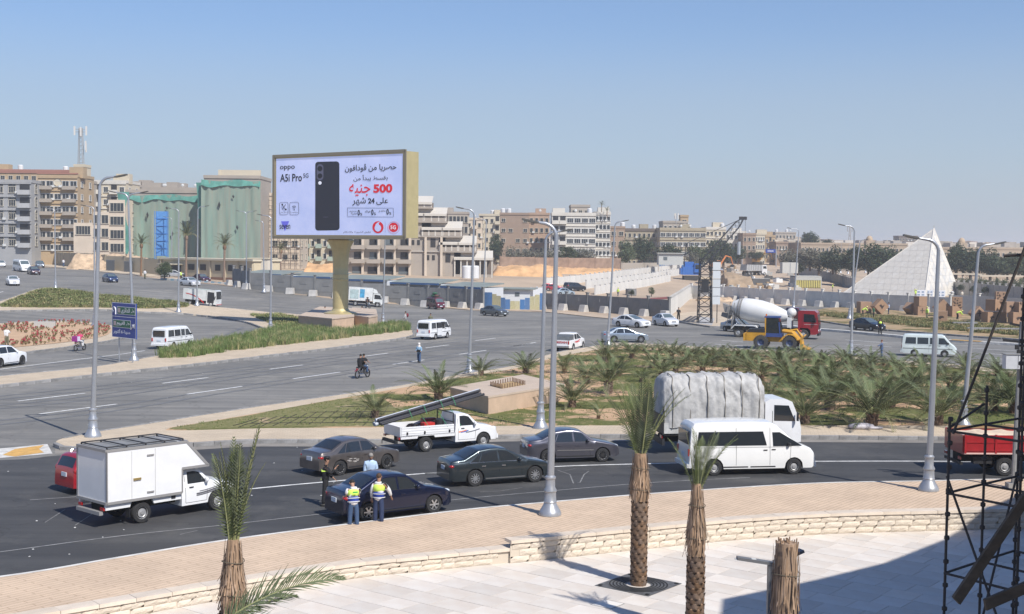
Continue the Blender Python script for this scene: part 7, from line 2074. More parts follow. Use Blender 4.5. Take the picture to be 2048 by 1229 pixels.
M_cl=[mat('clutter_grey',(.35,.35,.33),.8),mat('clutter_dark',(.10,.10,.10),.8),mat('clutter_pale',(.5,.48,.44),.8),mat('clutter_wood',(.34,.24,.14),.9),mat('clutter_white',(.66,.66,.64),.7)]
for i in range(44):
 x=rr.uniform(1425,1600);y=rr.uniform(538,582);p=P(x,y)
 o=tag(MB().box((0,0,.4),(rr.uniform(.8,3),rr.uniform(.8,2),rr.uniform(.4,1.1))).box((.3,.2,1.0),(rr.uniform(.4,1.5),.6,.4),rz=.5).build('material_stack',rr.choice(M_cl),None,p,rr.uniform(0,3)),'small stack of building material on the far plot before the containers','materials','stacks of building material')
o=thing('tool_container','dark open skip on the sandy plot behind the pale wall','skip',P(1521,571));boxp(o,'skip_body',M_cl[1],(0,0,.8),(4.2,2,1.6));boxp(o,'rim_rail',M_cl[0],(0,0,1.65),(4.3,2.1,.12))
pa=P(1430,571);o=thing('planter_wall','low cream rectangular concrete tank behind the tower frame','tank',pa);boxp(o,'tank_wall',mat('tank_cream',(.52,.43,.31),.9,noise=.15),(1.5,3,.9),(9.5,5,2.2));boxp(o,'tank_top',c_conc,(1.5,3,2.05),(9.0,4.5,.12))
def crown_mesh(seed,n=1500,size=.055,m=None,flat=1.0):
 r=random.Random(seed);b=MB();cl=[]
 for _ in range(26):
  while True:
   p=Vector((r.uniform(-1,1),r.uniform(-1,1),r.uniform(-1,1)))
   if p.length<.95:break
  cl.append((Vector((p.x*.72,p.y*.72,p.z*.70*flat)),r.uniform(.20,.40)))
 for _ in range(n):
  c,q=cl[r.randrange(len(cl))]
  d=Vector((r.gauss(0,1),r.gauss(0,1),r.gauss(0,1))).normalized();p=c+d*q*r.uniform(.65,1.08)
  u=Vector((r.gauss(0,1),r.gauss(0,1),r.gauss(0,.7))).normalized();v=u.cross(Vector((r.gauss(0,1),r.gauss(0,1),r.gauss(0,1)))).normalized();s_=size*r.uniform(.6,1.5)
  b.add([p-u*s_,p+v*s_*.6,p+u*s_,p-v*s_*.6],[(0,1,2,3)])
 return b.mesh('crown',m,fix=False)
M_t1=mat('tree_dark',(.045,.065,.030),.8,noise=.3,nscale=2,rand=.2);M_t2=mat('tree_mid',(.085,.11,.05),.8,noise=.3,nscale=2,rand=.2);M_t3=mat('tree_grey',(.17,.165,.125),.85,noise=.3,nscale=2,rand=.15);M_trunk=mat('tree_trunk',(.14,.10,.075),.9)
CR={k:[crown_mesh(i+10*j,2200 if k!='g' else 1500,.05,m)for i in range(3)]for j,(k,m)in enumerate((('d',M_t1),('m',M_t2),('g',M_t3)))}
TRK=MB().tube([(0,0,-.1),(.03,0,.3),(-.02,0,.62)],[.05,.038,.02],7).tube([(0,0,.3),(.2,.05,.6)],[.025,.01],5).tube([(0,0,.28),(-.2,-.05,.55)],[.025,.01],5).mesh('trunk',M_trunk)
def tree(label,x0,x1,ytop,ybase,D,k='d',group='trees beyond the roads',dense=1):
 p=PD((x0+x1)/2,ybase,D);w_=(x1-x0)*D/2600;h=(ybase-ytop)*D/2600
 o=thing('tree',label,'tree',(p.x,p.y,p.z),rnd.uniform(0,6),group)
 t=link('trunk',TRK,o);t.scale=(h,h,h)
 for q in range(dense):
  c=link('crown',rnd.choice(CR[k]),o,(rnd.uniform(-.18,.18)*w_*q,0,h*rnd.uniform(.44,.54)),rnd.uniform(0,6));c.scale=(w_*.72,w_*.6,h*.50)
TL=[(978,1005,466,520,375,'d','dark round tree left of the brown brick block'),(1005,1045,486,526,372,'g','pale bare-twigged tree before the brown brick block'),(1040,1078,492,524,372,'g','low grey tree at the foot of the brown block'),(1078,1120,488,524,370,'g','greyish tree between the brown and white blocks'),(1115,1160,490,524,368,'m','green-grey bushy tree below the white block'),(1150,1190,492,522,368,'g','thin grey tree below the white block, right side'),(1236,1270,478,528,365,'m','wide-leaved tree right of the white block'),(1262,1306,470,524,370,'d','tall dark tree before the long tan block'),(1308,1362,486,520,375,'d','broad dark tree above the pale cabin'),(1372,1412,488,530,385,'m','leafy tree behind the crawler crane'),(1408,1440,478,528,400,'d','dark tree left of the crane boom'),(1428,1466,474,528,410,'d','dark tree behind the crane boom'),(1376,1400,498,532,372,'g','grey shrub tree next to the steel tower top'),(1460,1492,488,522,430,'d','dark tree in front of the white office block'),(1496,1530,500,516,480,'d','low dark tree along the avenue'),(1556,1605,494,532,350,'g','wide grey-brown tree clump behind the containers'),(1590,1650,490,534,345,'g','largest grey-brown tree clump right of the containers'),(1602,1640,460,496,520,'d','tall dark tree on the skyline left of the domes'),(1575,1612,484,506,500,'d','dark tree under the skyline block'),(1640,1692,490,540,340,'d','large dark tree before the museum hall, left'),(1680,1735,488,545,338,'d','large dark tree before the museum hall, middle'),(1720,1785,484,548,336,'d','largest dark tree just left of the pyramid'),(1768,1815,490,540,345,'d','dark tree partly hidden by the pyramid slope'),(1888,1935,484,548,340,'d','dark tree immediately right of the pyramid'),(1915,1968,486,552,338,'d','dark tree below the right dome'),(1955,2005,496,552,335,'d','dark tree between right dome and leaning pole'),(1990,2040,510,552,330,'m','lighter green tree at the right edge'),(2020,2075,505,556,332,'d','dark tree cut by the right edge'),(1640,1668,478,500,520,'d','small skyline tree right of the tall one')]
for a,b_,yt,yb_,D,k,lb in TL:tree(lb,a,b_,yt,yb_+4,D,k,dense=2)
for i in range(14):
 a=1600+i*36+rnd.uniform(-8,8)
 if 1800<a<1880:continue
 tree('low dark tree %s from the left in the belt before the museum halls'%ORD[i],a-24,a+24,500+rnd.uniform(-4,6),548,355,'d','belt of low trees before the museum halls',1)
tree('round green shrub beside the guard building door',314,344,522,556,232,'m',dense=2)
for i in range(6):tree('small round clipped bush %s from the left behind the grey boundary wall'%ORD[i],1922+i*24-8,1922+i*24+8,568+i*1.5,584+i*2,262,'d','round bushes behind the right boundary wall')
for i in range(16):
 x=1910+i*12;tree('grey-green hedge tree %s from the left below the shelter roofs'%ORD[i],x-9,x+9,553+rnd.uniform(-2,2),575+i*.5,300,'m' if i%3 else 'g','hedge row right of the pyramid')
tree('young sapling in the sandy lot',1296,1310,574,592,205,'m');tree('low shrub by the grey drum in the lot',1256,1270,578,592,200,'m')
for px,yy,s_ in((1203,412,.9),(1212,424,.8)):date_palm('small rooftop palm on the white apartment block, %s'%('upper' if yy<420 else 'lower'),(px,500),yy,.8)if False else None
for px,yy in((1203,409),(1214,421)):
 p=PD(px,yy+12,388);o=thing('rooftop_palm','palm in a rooftop garden on the white block, %s one'%('left' if px<1210 else 'right'),'palm tree',p)
 MB().tube([(0,0,-.5),(0,0,1.6)],.13,6).build('trunk',M_boot,o)
 for k in range(14):f=link('frond',rnd.choice(FR['A']),o,(0,0,1.6));f.rotation_euler=(0,-lerp(-.1,1.1,k/14),k*2.4);f.scale=(.9,)*3
def city_mesh(seed,m):
 r=random.Random(seed);w_,d,h=r.uniform(12,22),12,r.uniform(13,24);b=MB();b.box((0,0,h/2),(w_,d,h),mi=0)
 fl=int(h/3.1);cl=int(w_/2.6)
 for f in range(fl):
  for c in range(cl):
   if r.random()<.12:continue
   x=-w_/2+(c+.5)*w_/cl;b.box((x,-d/2-.02,h-1.7-f*3.1),(1.3,.1,1.4),mi=1)
 for _ in range(4):b.box((r.uniform(-w_/3,w_/3),r.uniform(-4,4),h+1),(r.uniform(1.5,4),3,r.uniform(1.5,3)),mi=0)
 return b.mesh('apartment_building',[m,M_pane])
cm=[wm('city_a',(.42,.35,.27)),wm('city_b',(.50,.44,.36)),wm('city_c',(.36,.32,.28)),wm('city_d',(.34,.24,.19)),wm('city_e',(.55,.50,.44))]
CM=[city_mesh(i,cm[i%5])for i in range(10)]
rr=random.Random(12)
for i in range(270):
 D=520*(3.6**rr.random());x=rr.uniform(-60,2110)
 if 1490<x<1560 and D<900:continue
 top=interp([(-60,466),(250,468),(560,470),(900,472),(1250,472),(1500,475),(1800,481),(2110,487)],x)-(rr.random()**3)*(11 if x<1600 else 6)+rr.random()*7
 pt=PD(x,top,D);h=CM[i%10]
 me=CM[i%10];hz=max(v.co.z for v in me.vertices)
 o=link('apartment_building',me,None,(pt.x,pt.y,pt.z-hz),rr.choice((0,.3,-.4,.15)))
 s_=rr.uniform(.8,1.3)*(1+D/1800*.4);o.scale=(s_,s_,1)
 side='left' if x<680 else 'middle' if x<1365 else 'right'
 tag(o,'small hazy apartment block in the crowded distant skyline on the %s'%side,'building','distant apartment blocks on the %s'%side)
p=PD(1699,490,900)
mt2=tag(MB().beam((-1,0,-5),(-.2,0,13),.5).beam((1,0,-5),(.2,0,13),.5).beam((-.8,0,0),(.7,0,4),.3).beam((.7,0,4),(-.5,0,8),.3).beam((-1.6,0,9),(-1.6,0,13),.5).beam((1.6,0,9),(1.6,0,13),.5).build('telecom_mast',_M['mast_grey'],None,PD(1699,490,900)),'faint lattice mast on the skyline left of the domes','antenna mast')
q=PD(1352,446,432);mt3=thing('telecom_mast','short antenna cluster on the olive-tan institute roof','antenna mast',q)
MB().tube([(0,0,-.5),(0,0,3)],.15,6).build('pole',_M['mast_grey'],mt3)
for k in range(3):boxp(mt3,'panel_antenna',_M['antenna_white'],(math.cos(k*2.1)*.7,math.sin(k*2.1)*.7,2.2),(.35,.25,1.9))
PEND=[]
def skin(name,pts,edges,rads,m,parent,root=0,lvl=1):
 me=bpy.data.meshes.new(name);me.from_pydata([tuple(p)for p in pts],edges,[])
 bm=bmesh.new();bm.from_mesh(me);lay=bm.verts.layers.skin.verify();bm.verts.ensure_lookup_table()
 for i,v in enumerate(bm.verts):
  r_=rads[i];v[lay].radius=r_ if isinstance(r_,tuple)else(r_,r_);v[lay].use_root=(i==root)
 bm.to_mesh(me);bm.free()
 o=bpy.data.objects.new(name+'_tmp',me);COL.objects.link(o)
 md=o.modifiers.new('s','SKIN');md.branch_smoothing=.6;md.use_smooth_shade=True
 sd_=o.modifiers.new('u','SUBSURF');sd_.levels=lvl;sd_.render_levels=lvl
 PEND.append((o,name,m,parent))
def flush_people():
 if not PEND:return
 bpy.context.view_layer.update();dg=bpy.context.evaluated_depsgraph_get()
 for o,name,m,parent in PEND:
  me=bpy.data.meshes.new_from_object(o.evaluated_get(dg));me.materials.clear();me.materials.append(m);me.name=name;link(name,me,parent)
 for o,*_ in PEND:bpy.data.objects.remove(o)
 PEND.clear()
M_skin=mat('skin_tan',(.36,.20,.13),.6);M_hair=mat('hair_black',(.015,.012,.010),.8);M_hgrey=mat('hair_grey',(.25,.23,.21),.8);M_shoe=mat('shoe_dark',(.03,.028,.025),.6)
def rotY(v,a):
 c,s_=math.cos(a),math.sin(a);return Vector((v.x*c+v.z*s_,v.y,-v.x*s_+v.z*c))
def person(label,loc,facing_deg,shirt,trousers,pose=None,H=1.74,hair=M_hair,vest=None,sleeves='long',near=False,headgear=None,skirt=None,group=None,shoe=M_shoe,z=0.0):
 """pose: lean, hips/knees per side (forward angles), arms per side = (pitch, out, elbow)"""
 ps=dict(lean=0.0,hip=(.05,-.05),knee=(.05,.05),arm=((.05,.12,.15),(.05,.12,.15)),drop=None,headp=0.0,heady=0.0);ps.update(pose or{})
 o=thing('person',label,'person',loc,R(facing_deg),group);S=H/1.74
 hipz=.93
 legs=[]
 for i,sd in enumerate((1,-1)):
  hp=Vector((0,sd*.095,0));a=ps['hip'][i];kb=ps['knee'][i]
  kn=hp+Vector((math.sin(a)*.43,sd*.015,-math.cos(a)*.43));an=kn+Vector((math.sin(a-kb)*.42,sd*.01,-math.cos(a-kb)*.42));legs.append((hp,kn,an))
 low=min(l[2].z for l in legs);pz=(-low+.075)if ps['drop']is None else ps['drop']
 pel=Vector((0,0,pz));ln=ps['lean']
 def T(v):return pel+rotY(v,ln)
 wa,ch,nk=T(Vector((0,0,.13))),T(Vector((.01,0,.34))),T(Vector((-.005,0,.53)))
 hl=ln+ps['headp']
 hd0=nk+rotY(Vector((.015,0,.07)),hl);hd1=nk+rotY(Vector((.03,0,.15)),hl);hd2=nk+rotY(Vector((.01,0,.235)),hl)
 pts=[pel,wa,ch,nk,hd0,hd1,hd2];ed=[(0,1),(1,2),(2,3),(3,4),(4,5),(5,6)]
 rd=[(.150,.115),(.140,.100),(.150,.105),(.060,.060),(.066,.072),(.092,.098),(.066,.074)]
 L=[]
 for hp,kn,an in legs:
  i0=len(pts);toe=pel+an+Vector((.15,0,-.045));pts+=[pel+hp*1.0+Vector((0,0,-.06)),pel+kn,pel+an,toe];ed+=[(0,i0),(i0,i0+1),(i0+1,i0+2),(i0+2,i0+3)];rd+=[.088,.058,.040,.034];L.append(i0)
 A=[]
 for i,sd in enumerate((1,-1)):
  p_,out,el=ps['arm'][i]
  sh=T(Vector((0,sd*.185,.47)))
  d=rotY(Vector((math.sin(p_),sd*math.sin(out),-math.cos(p_)*math.cos(out))).normalized(),ln*.3)
  e_=sh+d*.29;pp=p_+el
  d2=rotY(Vector((math.sin(pp),sd*math.sin(out)*.3-sd*.10*min(1,el),-math.cos(pp)*math.cos(out*.5))).normalized(),ln*.3)
  wr=e_+d2*.25;i0=len(pts);hn=wr+d2*.07
  pts+=[sh,e_,wr,hn];ed+=[(2,i0),(i0,i0+1),(i0+1,i0+2),(i0+2,i0+3)];rd+=[.044,.042,.030,(.034,.022)];A.append((i0,d2))
  side=d2.cross(Vector((0,0,1)));side=side.normalized()if side.length>.1 else Vector((0,1,0))
  if near:
   for k,(off,ln_)in enumerate(((-.028,.060),(-.010,.072),(.010,.068),(.027,.052))):
    j=len(pts);b0=hn+side*off+d2*.025;pts+=[b0,b0+d2*ln_*.5+Vector((.004,0,-.004)),b0+d2*ln_+Vector((.012,0,-.012))];ed+=[(i0+3,j),(j,j+1),(j+1,j+2)];rd+=[.011,.009,.007]
   j=len(pts);tb=wr+d2*.03-side*.035;pts+=[tb,tb+d2*.03-side*.02,tb+d2*.055-side*.02];ed+=[(i0+3,j),(j,j+1),(j+1,j+2)];rd+=[.012,.010,.008]
  else:
   j=len(pts);pts+=[hn+d2*.07,wr+d2*.06-side*.035];ed+=[(i0+3,j),(i0+3,j+1)];rd+=[(.026,.014),.011]
 pts=[p*S for p in pts];rd=[(tuple(q*S for q in r_)if isinstance(r_,tuple)else r_*S)for r_ in rd]
 skin('body',pts,ed,rd,M_skin,o)
 g=lambda i:pts[i]
 sp_=[g(0)+(g(1)-g(0))*-1.05,g(0)+(g(1)-g(0))*.2,g(2),g(3)-(g(3)-g(2))*.18,g(3)+(g(3)-g(2))*.10];se=[(0,1),(1,2),(2,3),(3,4)];sr=[(.195,.160),(.190,.150),(.222,.162),(.205,.155),(.085,.085)]
 for i0,d2 in A:
  j=len(sp_)
  if sleeves=='short':sp_+=[g(i0),g(i0).lerp(g(i0+1),.75)];se+=[(2,j),(j,j+1)];sr+=[.105,.080]
  else:sp_+=[g(i0),g(i0+1),g(i0+1).lerp(g(i0+2),.95)];se+=[(2,j),(j,j+1),(j+1,j+2)];sr+=[.105,.074,.056]
 sr=[(tuple(q*S for q in r_)if isinstance(r_,tuple)else r_*S)for r_ in sr]
 skin('shirt',sp_,se,sr,shirt,o)
 if vest:
  vp=[g(0)+(g(1)-g(0))*-.35,g(1),g(2),g(2).lerp(g(3),.80)];skin('vest_lower',vp[:2]+[vp[1].lerp(vp[2],.50)],[(0,1),(1,2)],[(.222*S,.182*S),(.215*S,.172*S),(.222*S,.175*S)],vest[1],o)
  skin('vest_upper',[vp[1].lerp(vp[2],.20),vp[2],vp[3]],[(0,1),(1,2)],[(.226*S,.178*S),(.236*S,.172*S),(.222*S,.165*S)],vest[0],o)
  if near:
   for q,rr_ in((-.05,.207),(.95,.212)):
    c=vp[0].lerp(vp[1],.45)if q<.5 else vp[1].lerp(vp[2],.12)
    b=MB();b.lathe([(rr_*S*1.03,-.013),(rr_*S*1.03,.013)],20,cap=False)
    bo=b.build('reflective_band',mat('reflective_silver',(.6,.62,.64),.35),o,c,fix=False);bo.scale=(.80,1.06,1);bo.rotation_euler=(0,ln,0)
 tp=[g(0)+(g(1)-g(0))*1.0,g(0)+(g(1)-g(0))*-.1];te=[(0,1)];tr_=[(.160,.125),(.178,.145)]
 for i0 in L:
  j=len(tp);tp+=[g(i0),g(i0+1),g(i0+1).lerp(g(i0+2),1.0)];te+=[(1,j),(j,j+1),(j+1,j+2)];tr_+=[.118,.090,.078]
 skin('trousers',tp,te,[(tuple(q*S for q in r_)if isinstance(r_,tuple)else r_*S)for r_ in tr_],trousers,o)
 for i0 in L:
  an,toe=g(i0+2),g(i0+3);d=(toe-an);d.z=0;d=d.normalized()if d.length>.01 else Vector((1,0,0))
  M_=Matrix.Rotation(math.atan2(d.y,d.x),3,'Z');MB().ball((0,0,0),(.165*S,.068*S,.068*S),10,6,M=M_).build('shoe',shoe,o,an+d*.055+Vector((0,0,-.030)),smooth=True)
 hc=(g(5)+g(6))/2
 q=MB();Mh=Matrix.Rotation(hl,3,'Y')
 if headgear=='scarf':
  q.ball(hc+Vector((-.02,0,-.01))*S,(.118*S,.108*S,.135*S),12,8,M=Mh);q.ball(g(3)+Vector((0,0,-.03)),(.13*S,.15*S,.14*S),12,6);q.build('headscarf',hair,o,smooth=True)
 else:
  q.ball(hc+rotY(Vector((-.018,0,.022)),hl)*S,(.100*S,.092*S,.092*S),12,8,M=Mh);q.build('hair',hair,o,smooth=True)
  if headgear=='cap':
   b=MB();b.lathe([(.105,0),(.115,.03),(.10,.065),(.0,.085)],14,cap=False);b.box((.02,0,.0),(.24,.17,.012));b.build('cap',mat('cap_black',(.012,.012,.014),.7),o,hc+Vector((0,0,.045*S)),smooth=40)
  if headgear=='helmet':
   b=MB();b.lathe([(.135,0),(.12,.03),(.115,.07),(.07,.12),(0,.135)],14,cap=False);b.build('helmet',mat('helmet_yellow',(.62,.55,.15),.4),o,hc+Vector((0,0,.03*S)),smooth=40)
  if headgear=='redcloth':MB().ball(hc+Vector((0,0,.03)),(.12*S,.115*S,.10*S),10,6).build('head_cloth',mat('cloth_red',(.30,.03,.04),.8),o,smooth=True)
 if near:
  f=rotY(Vector((.098,0,-.005)),hl)*S
  MB().ball(hc+f+Vector((0,0,-.02)),(.018,.012,.022),6,5).build('nose',M_skin,o,smooth=True)
  for sd in(-1,1):
   MB().ball(hc+f*.85+Vector((0,sd*.033,.012)),(.010,.013,.009),6,4).build('eye',M_hair,o)
   MB().ball(hc+Vector((-.01,sd*.092*S,-.018)),(.022,.010,.030),8,5).build('ear',M_skin,o,smooth=True)
  MB().ball(hc+f*.88+Vector((0,0,-.055)),(.008,.026,.007),8,4).build('mouth',mat('lips',(.28,.11,.09),.6),o)
 return o
cl=lambda n,c,r_=.85:mat('cloth_'+n,c,r_,noise=.12,nscale=6)
C_w=cl('white',(.66,.66,.67));C_navy=cl('navy',(.02,.035,.09));C_blk=cl('black',(.012,.012,.014));C_denim=cl('denim',(.045,.085,.17));C_lb=cl('light_blue',(.42,.55,.72));C_grey=cl('grey',(.20,.20,.19));C_beige=cl('beige',(.42,.34,.24))
C_hv=mat('hi_vis_yellow',(.58,.80,.12),.7);C_roy=cl('royal',(.02,.05,.30));C_pink=cl('pink',(.62,.06,.16));C_olive=cl('olive',(.14,.14,.09));C_lilac=cl('denim_light',(.22,.36,.50))
o=person('man in yellow and blue vest bending over his notes at the navy car\'s rear',P(707,1058,.0),112,C_w,C_denim,dict(lean=.16,headp=.55,hip=(.12,-.02),knee=(.10,.05),arm=((.35,.15,1.1),(.30,.15,1.2))),H=1.68,vest=(C_hv,C_roy),sleeves='short',near=True)
MB().box((0,0,0),(.012,.17,.05)).build('vest_print',mat('print_green',(.04,.35,.06),.7),o,(-.205,0,1.27))
person('man in yellow and blue vest with one arm reaching out beside the navy car',P(757,1051,.0),82,C_w,C_navy,dict(lean=.03,headp=.05,hip=(.04,-.06),knee=(.03,.03),arm=((.10,.22,.25),(.35,.55,.15))),H=1.77,vest=(C_hv,C_roy),near=True,hair=mat('hair_brown',(.07,.04,.025),.8))
o=person('police officer in black uniform and beret talking into a radio behind the navy car',P(651,1012,.0),10,C_blk,C_blk,dict(lean=.04,hip=(.05,-.08),knee=(.04,.04),arm=((.25,.15,.6),(.6,.1,1.9))),H=1.80,near=True,headgear='cap')
b=MB();b.box((0,.0,1.30),(.30,.36,.035));b.build('reflective_band',C_hv,o)
boxp(o,'back_label',C_hv,(-.165,0,.98),(.01,.13,.05))
person('grey-haired man in light blue shirt standing beyond the navy car',P(741,996,.0),-80,C_lb,C_grey,dict(headp=.35,lean=.05),hair=M_hgrey,H=1.72,near=True)
o=person('woman in white headscarf and jeans walking between the lane lines',P(838,726,.0),-100,C_lilac,C_denim,dict(hip=(.25,-.2),knee=(.1,.3),arm=((.1,.15,1.2),(.1,.15,1.2))),hair=cl('scarf_white',(.68,.64,.60)),headgear='scarf',H=1.64)
boxp(o,'bag',C_blk,(.2,0,.98),(.12,.3,.2))
o=person('man with a dark red backpack walking along the billboard island',P(811,652,.1),175,cl('pale_grey',(.45,.45,.45)),C_grey,dict(hip=(.45,-.40),knee=(.15,.35),arm=((.3,.1,.3),(-.3,.1,.2))),H=1.76)
MB().ball((-.22,0,1.25),(.16,.17,.25),10,7).build('backpack',cl('maroon',(.18,.02,.03)),o,smooth=True)
person('man in white shirt stretching an arm behind the billboard plinth',P(724,640,.1),160,C_w,C_grey,dict(hip=(.3,-.3),arm=((1.3,.3,.1),(-.2,.2,.2))))
person('man in a green and yellow vest standing behind the left billboard plinth',P(650,641,.1),200,C_hv,C_blk,sleeves='short')
person('man in olive shirt standing behind the stopped minibus',P(861,657,0),-90,C_olive,C_beige)
person('man in black standing at the wall corner beside the pearl white sedan',P(1357,641.5,.0),-90,C_blk,C_blk,dict(arm=((.3,.1,1.2),(.3,.1,1.2))))
person('worker in yellow vest walking across the sandy lot',P(1236,593,0),60,C_hv,C_navy,dict(hip=(.35,-.35),knee=(.1,.3)),headgear='helmet')
person('man in white shirt at the left edge of the flower bed',P(13.5,692,.17),-30,C_w,C_olive,dict(arm=((.4,.1,2.0),(.05,.1,.1))))
person('distant man in white on the far left sidewalk',P(127,534,.13),90,C_w,C_denim)
person('distant man in white standing on the road by the tan wall',P(290,558,0),90,C_w,C_olive,dict(hip=(.2,-.2)))
person('worker in yellow vest by the parked silver sedan',P(362,561,0),180,C_hv,C_blk)
wk=[((1725,633),0,dict(lean=1.0,arm=((.9,.1,.2),(.9,.1,.2)),knee=(.3,.3),hip=(.2,.1)),C_hv,C_blk,'worker bending low at the leftmost box on the right island'),((1747,638),180,{},cl('dark_green',(.05,.16,.08)),C_blk,'worker in green vest beside the first tilted box'),((1777,629),180,dict(arm=((.2,.1,.4),(.2,.1,.4))),cl('pale_blue',(.40,.48,.62)),C_navy,'man in pale blue shirt right of the first tilted box'),((1854,639),200,dict(hip=(.4,-.2),knee=(.3,.1)),C_hv,C_olive,'worker in yellow stepping before the stacked boxes'),((1914,639),0,dict(lean=1.25,arm=((.9,.1,.2),(.9,.1,.2)),hip=(.2,.3),knee=(.4,.5)),C_hv,C_blk,'worker crouching in the scrub right of the stacked boxes'),((1706,586),-90,{},C_hv,C_grey,'worker in yellow standing by the lamp at the pyramid wall'),((1732,589),-90,{},cl('tan',(.35,.28,.2)),C_grey,'worker in tan at the foot of the pyramid slope'),((1831,597),-90,dict(arm=((2.6,.2,.3),(2.6,.2,.3))),C_hv,C_grey,'worker in yellow carrying a load on his head'),((1905,597),-90,{},C_w,C_grey,'man in white at the right foot of the pyramid'),((1924,599),-90,{},cl('pale_shirt',(.6,.55,.45)),C_grey,'helmeted man right of the pyramid foot'),((1992,600),-90,{},C_hv,C_grey,'worker in yellow by the right boundary wall'),((1665,583),0,{},C_hv,C_grey,'worker in yellow near the container with yellow slats'),((1468,577),90,{},C_hv,C_blk,'worker in yellow behind the pale wall by the tank'),((1488,571),0,{},C_hv,C_blk,'worker in yellow near the dark skip'),((1496,570),0,{},C_grey,C_grey,'worker in grey beside the dark skip'),((1434,551),0,{},C_blk,C_grey,'man in black, one of the group near the dirt heap, left'),((1441,551),0,{},cl('rust',(.3,.08,.04)),C_grey,'man in rust shirt in the group near the dirt heap'),((1447,552),0,{},C_navy,C_grey,'man in navy, right end of the group near the dirt heap')]
for px,fc,ps,sh,tr_,lb in wk:person(lb,P(*px,.15 if px[1]>625 else 0),fc,sh,tr_,ps,headgear='helmet' if sh is C_hv else None)
person('traffic officer in black with yellow vest in front of the black sedan',P(1760,668.5,.26),-90,C_blk,C_blk,dict(arm=((.3,.2,1.2),(.1,.2,.2))),vest=(C_hv,C_blk),headgear='cap')
person('man in long pale robe and red head cloth walking in front of the yellow loader',P(1600,698,0),-80,C_beige,C_beige,dict(hip=(.2,-.2)),headgear='redcloth',H=1.8)
person('boy in checked shirt at the far edge of the palm grove',P(1763,716,.0),170,cl('check_blue',(.10,.14,.24)),C_denim,dict(arm=((.9,.2,.3),(.2,.1,.2))),hair=mat('hair_reddish',(.16,.06,.03),.8),H=1.6)
def motorcycle(label,rear,front,col,box=False):
 o=thing('motorcycle',label,'motorcycle');pm_=paint('bike_paint_%d'%len(_M),col,.2);r=.30
 for x in(-.64,.64):
  b=MB();b.lathe([(r-.07,-.04),(r,-.03),(r,.03),(r-.07,.04),(r-.07,-.04)],20,axis='Y',cap=False);wq=b.build('wheel',M_tyre,o,(x,0,r),smooth=50)
  b=MB();b.lathe([(.05,-.05),(.05,.05)],8,axis='Y')
  for k in range(8):a=k*math.pi/4;b.beam((0,0,0),(math.cos(a)*.24,0,math.sin(a)*.24),.012)
  b.build('rim',M_rim,wq)
 b=MB();b.tube([(-.64,0,.30),(-.35,0,.62),(.35,0,.75),(.45,0,.86)],.028,6);b.tube([(-.35,0,.6),(-.1,0,.3),(.25,0,.3),(.4,0,.72)],.025,6);b.build('frame',M_black,o)
 for s_ in(-1,1):MB().tube([(.64,s_*.07,.30),(.42,s_*.07,.92)],.02,6).build('fork',M_chrome,o)
 MB().ball((.16,0,.80),(.26,.13,.12),12,8).build('fuel_tank',pm_,o,smooth=True)
 MB().box((-.32,0,.80),(.66,.24,.09)).build('seat',M_black,o)
 MB().box((.05,0,.42),(.34,.22,.28)).build('engine',mat('engine_grey',(.25,.25,.26),.4,metal=.6),o)
 MB().tube([(.2,-.12,.3),(-.7,-.16,.34)],.035,8).build('exhaust',M_chrome,o)
 MB().tube([(.30,-.34,1.0),(.42,-.1,.95),(.42,.1,.95),(.30,.34,1.0)],.015,6).build('handlebar',M_black,o)
 MB().ball((.52,0,.86),(.08,.09,.09),8,6).build('headlight',M_head,o,smooth=True);MB().box((-.70,0,.70),(.06,.12,.08)).build('tail_light',M_tail,o)
 MB().beam((-.95,0,.56),(-.5,0,.70),.14,.02).build('mudguard',pm_,o);MB().beam((.50,0,.64),(.86,0,.56),.12,.02).build('mudguard',pm_,o)
 place_wheels(o,rear,front,0,1.3);return o
def rider(label,bike,x,shirt,trousers,hair=M_hair,sleeves='short',lean=.18):
 rz=bike.rotation_euler.z;c,s_=math.cos(rz),math.sin(rz)
 return person(label,(bike.location.x+c*x,bike.location.y+s_*x,bike.location.z),math.degrees(rz),shirt,trousers,dict(lean=lean,drop=.93,hip=(1.25,1.25),knee=(1.35,1.35),arm=((.85,.15,.35),(.85,.15,.35))),hair=hair,sleeves=sleeves)
bk=motorcycle('white delivery motorcycle passing the flower island',(147.7,703.7),(172,700.5),(.6,.6,.6))
rider('delivery rider in pink shirt and white trousers',bk,-.12,C_pink,C_w,hair=cl('maroon',(.18,.02,.03)))
rz=bk.rotation_euler.z;t=thing('delivery_box','pink and purple delivery box with a white front on the motorcycle','box',bk.location+Vector((math.cos(rz)*-.62,math.sin(rz)*-.62,.86)),rz)
boxp(t,'box_body',cl('magenta',(.30,.03,.22)),(0,0,.24),(.50,.50,.46));boxp(t,'box_front',cl('lilac_white',(.62,.55,.68)),(.03,-.26,.24),(.40,.02,.42))
bk=motorcycle('red-trimmed motorcycle carrying two men in black on the middle road',(711.5,758.5),(738.5,754.5),(.25,.02,.03))
rider('front rider in black shirt and jeans on the red-trimmed motorcycle',bk,.02,C_blk,C_denim);rider('pillion passenger in black shirt on the red-trimmed motorcycle',bk,-.38,C_blk,C_blk)
bk=motorcycle('dark motorcycle beside the small white box truck',(727,615.5),(744,618.8),(.03,.03,.03))
rider('rider in black passing the small white box truck',bk,-.05,C_blk,C_grey);rider('bare-armed passenger behind the rider at the box truck',bk,-.40,C_grey,C_blk)
flush_people()
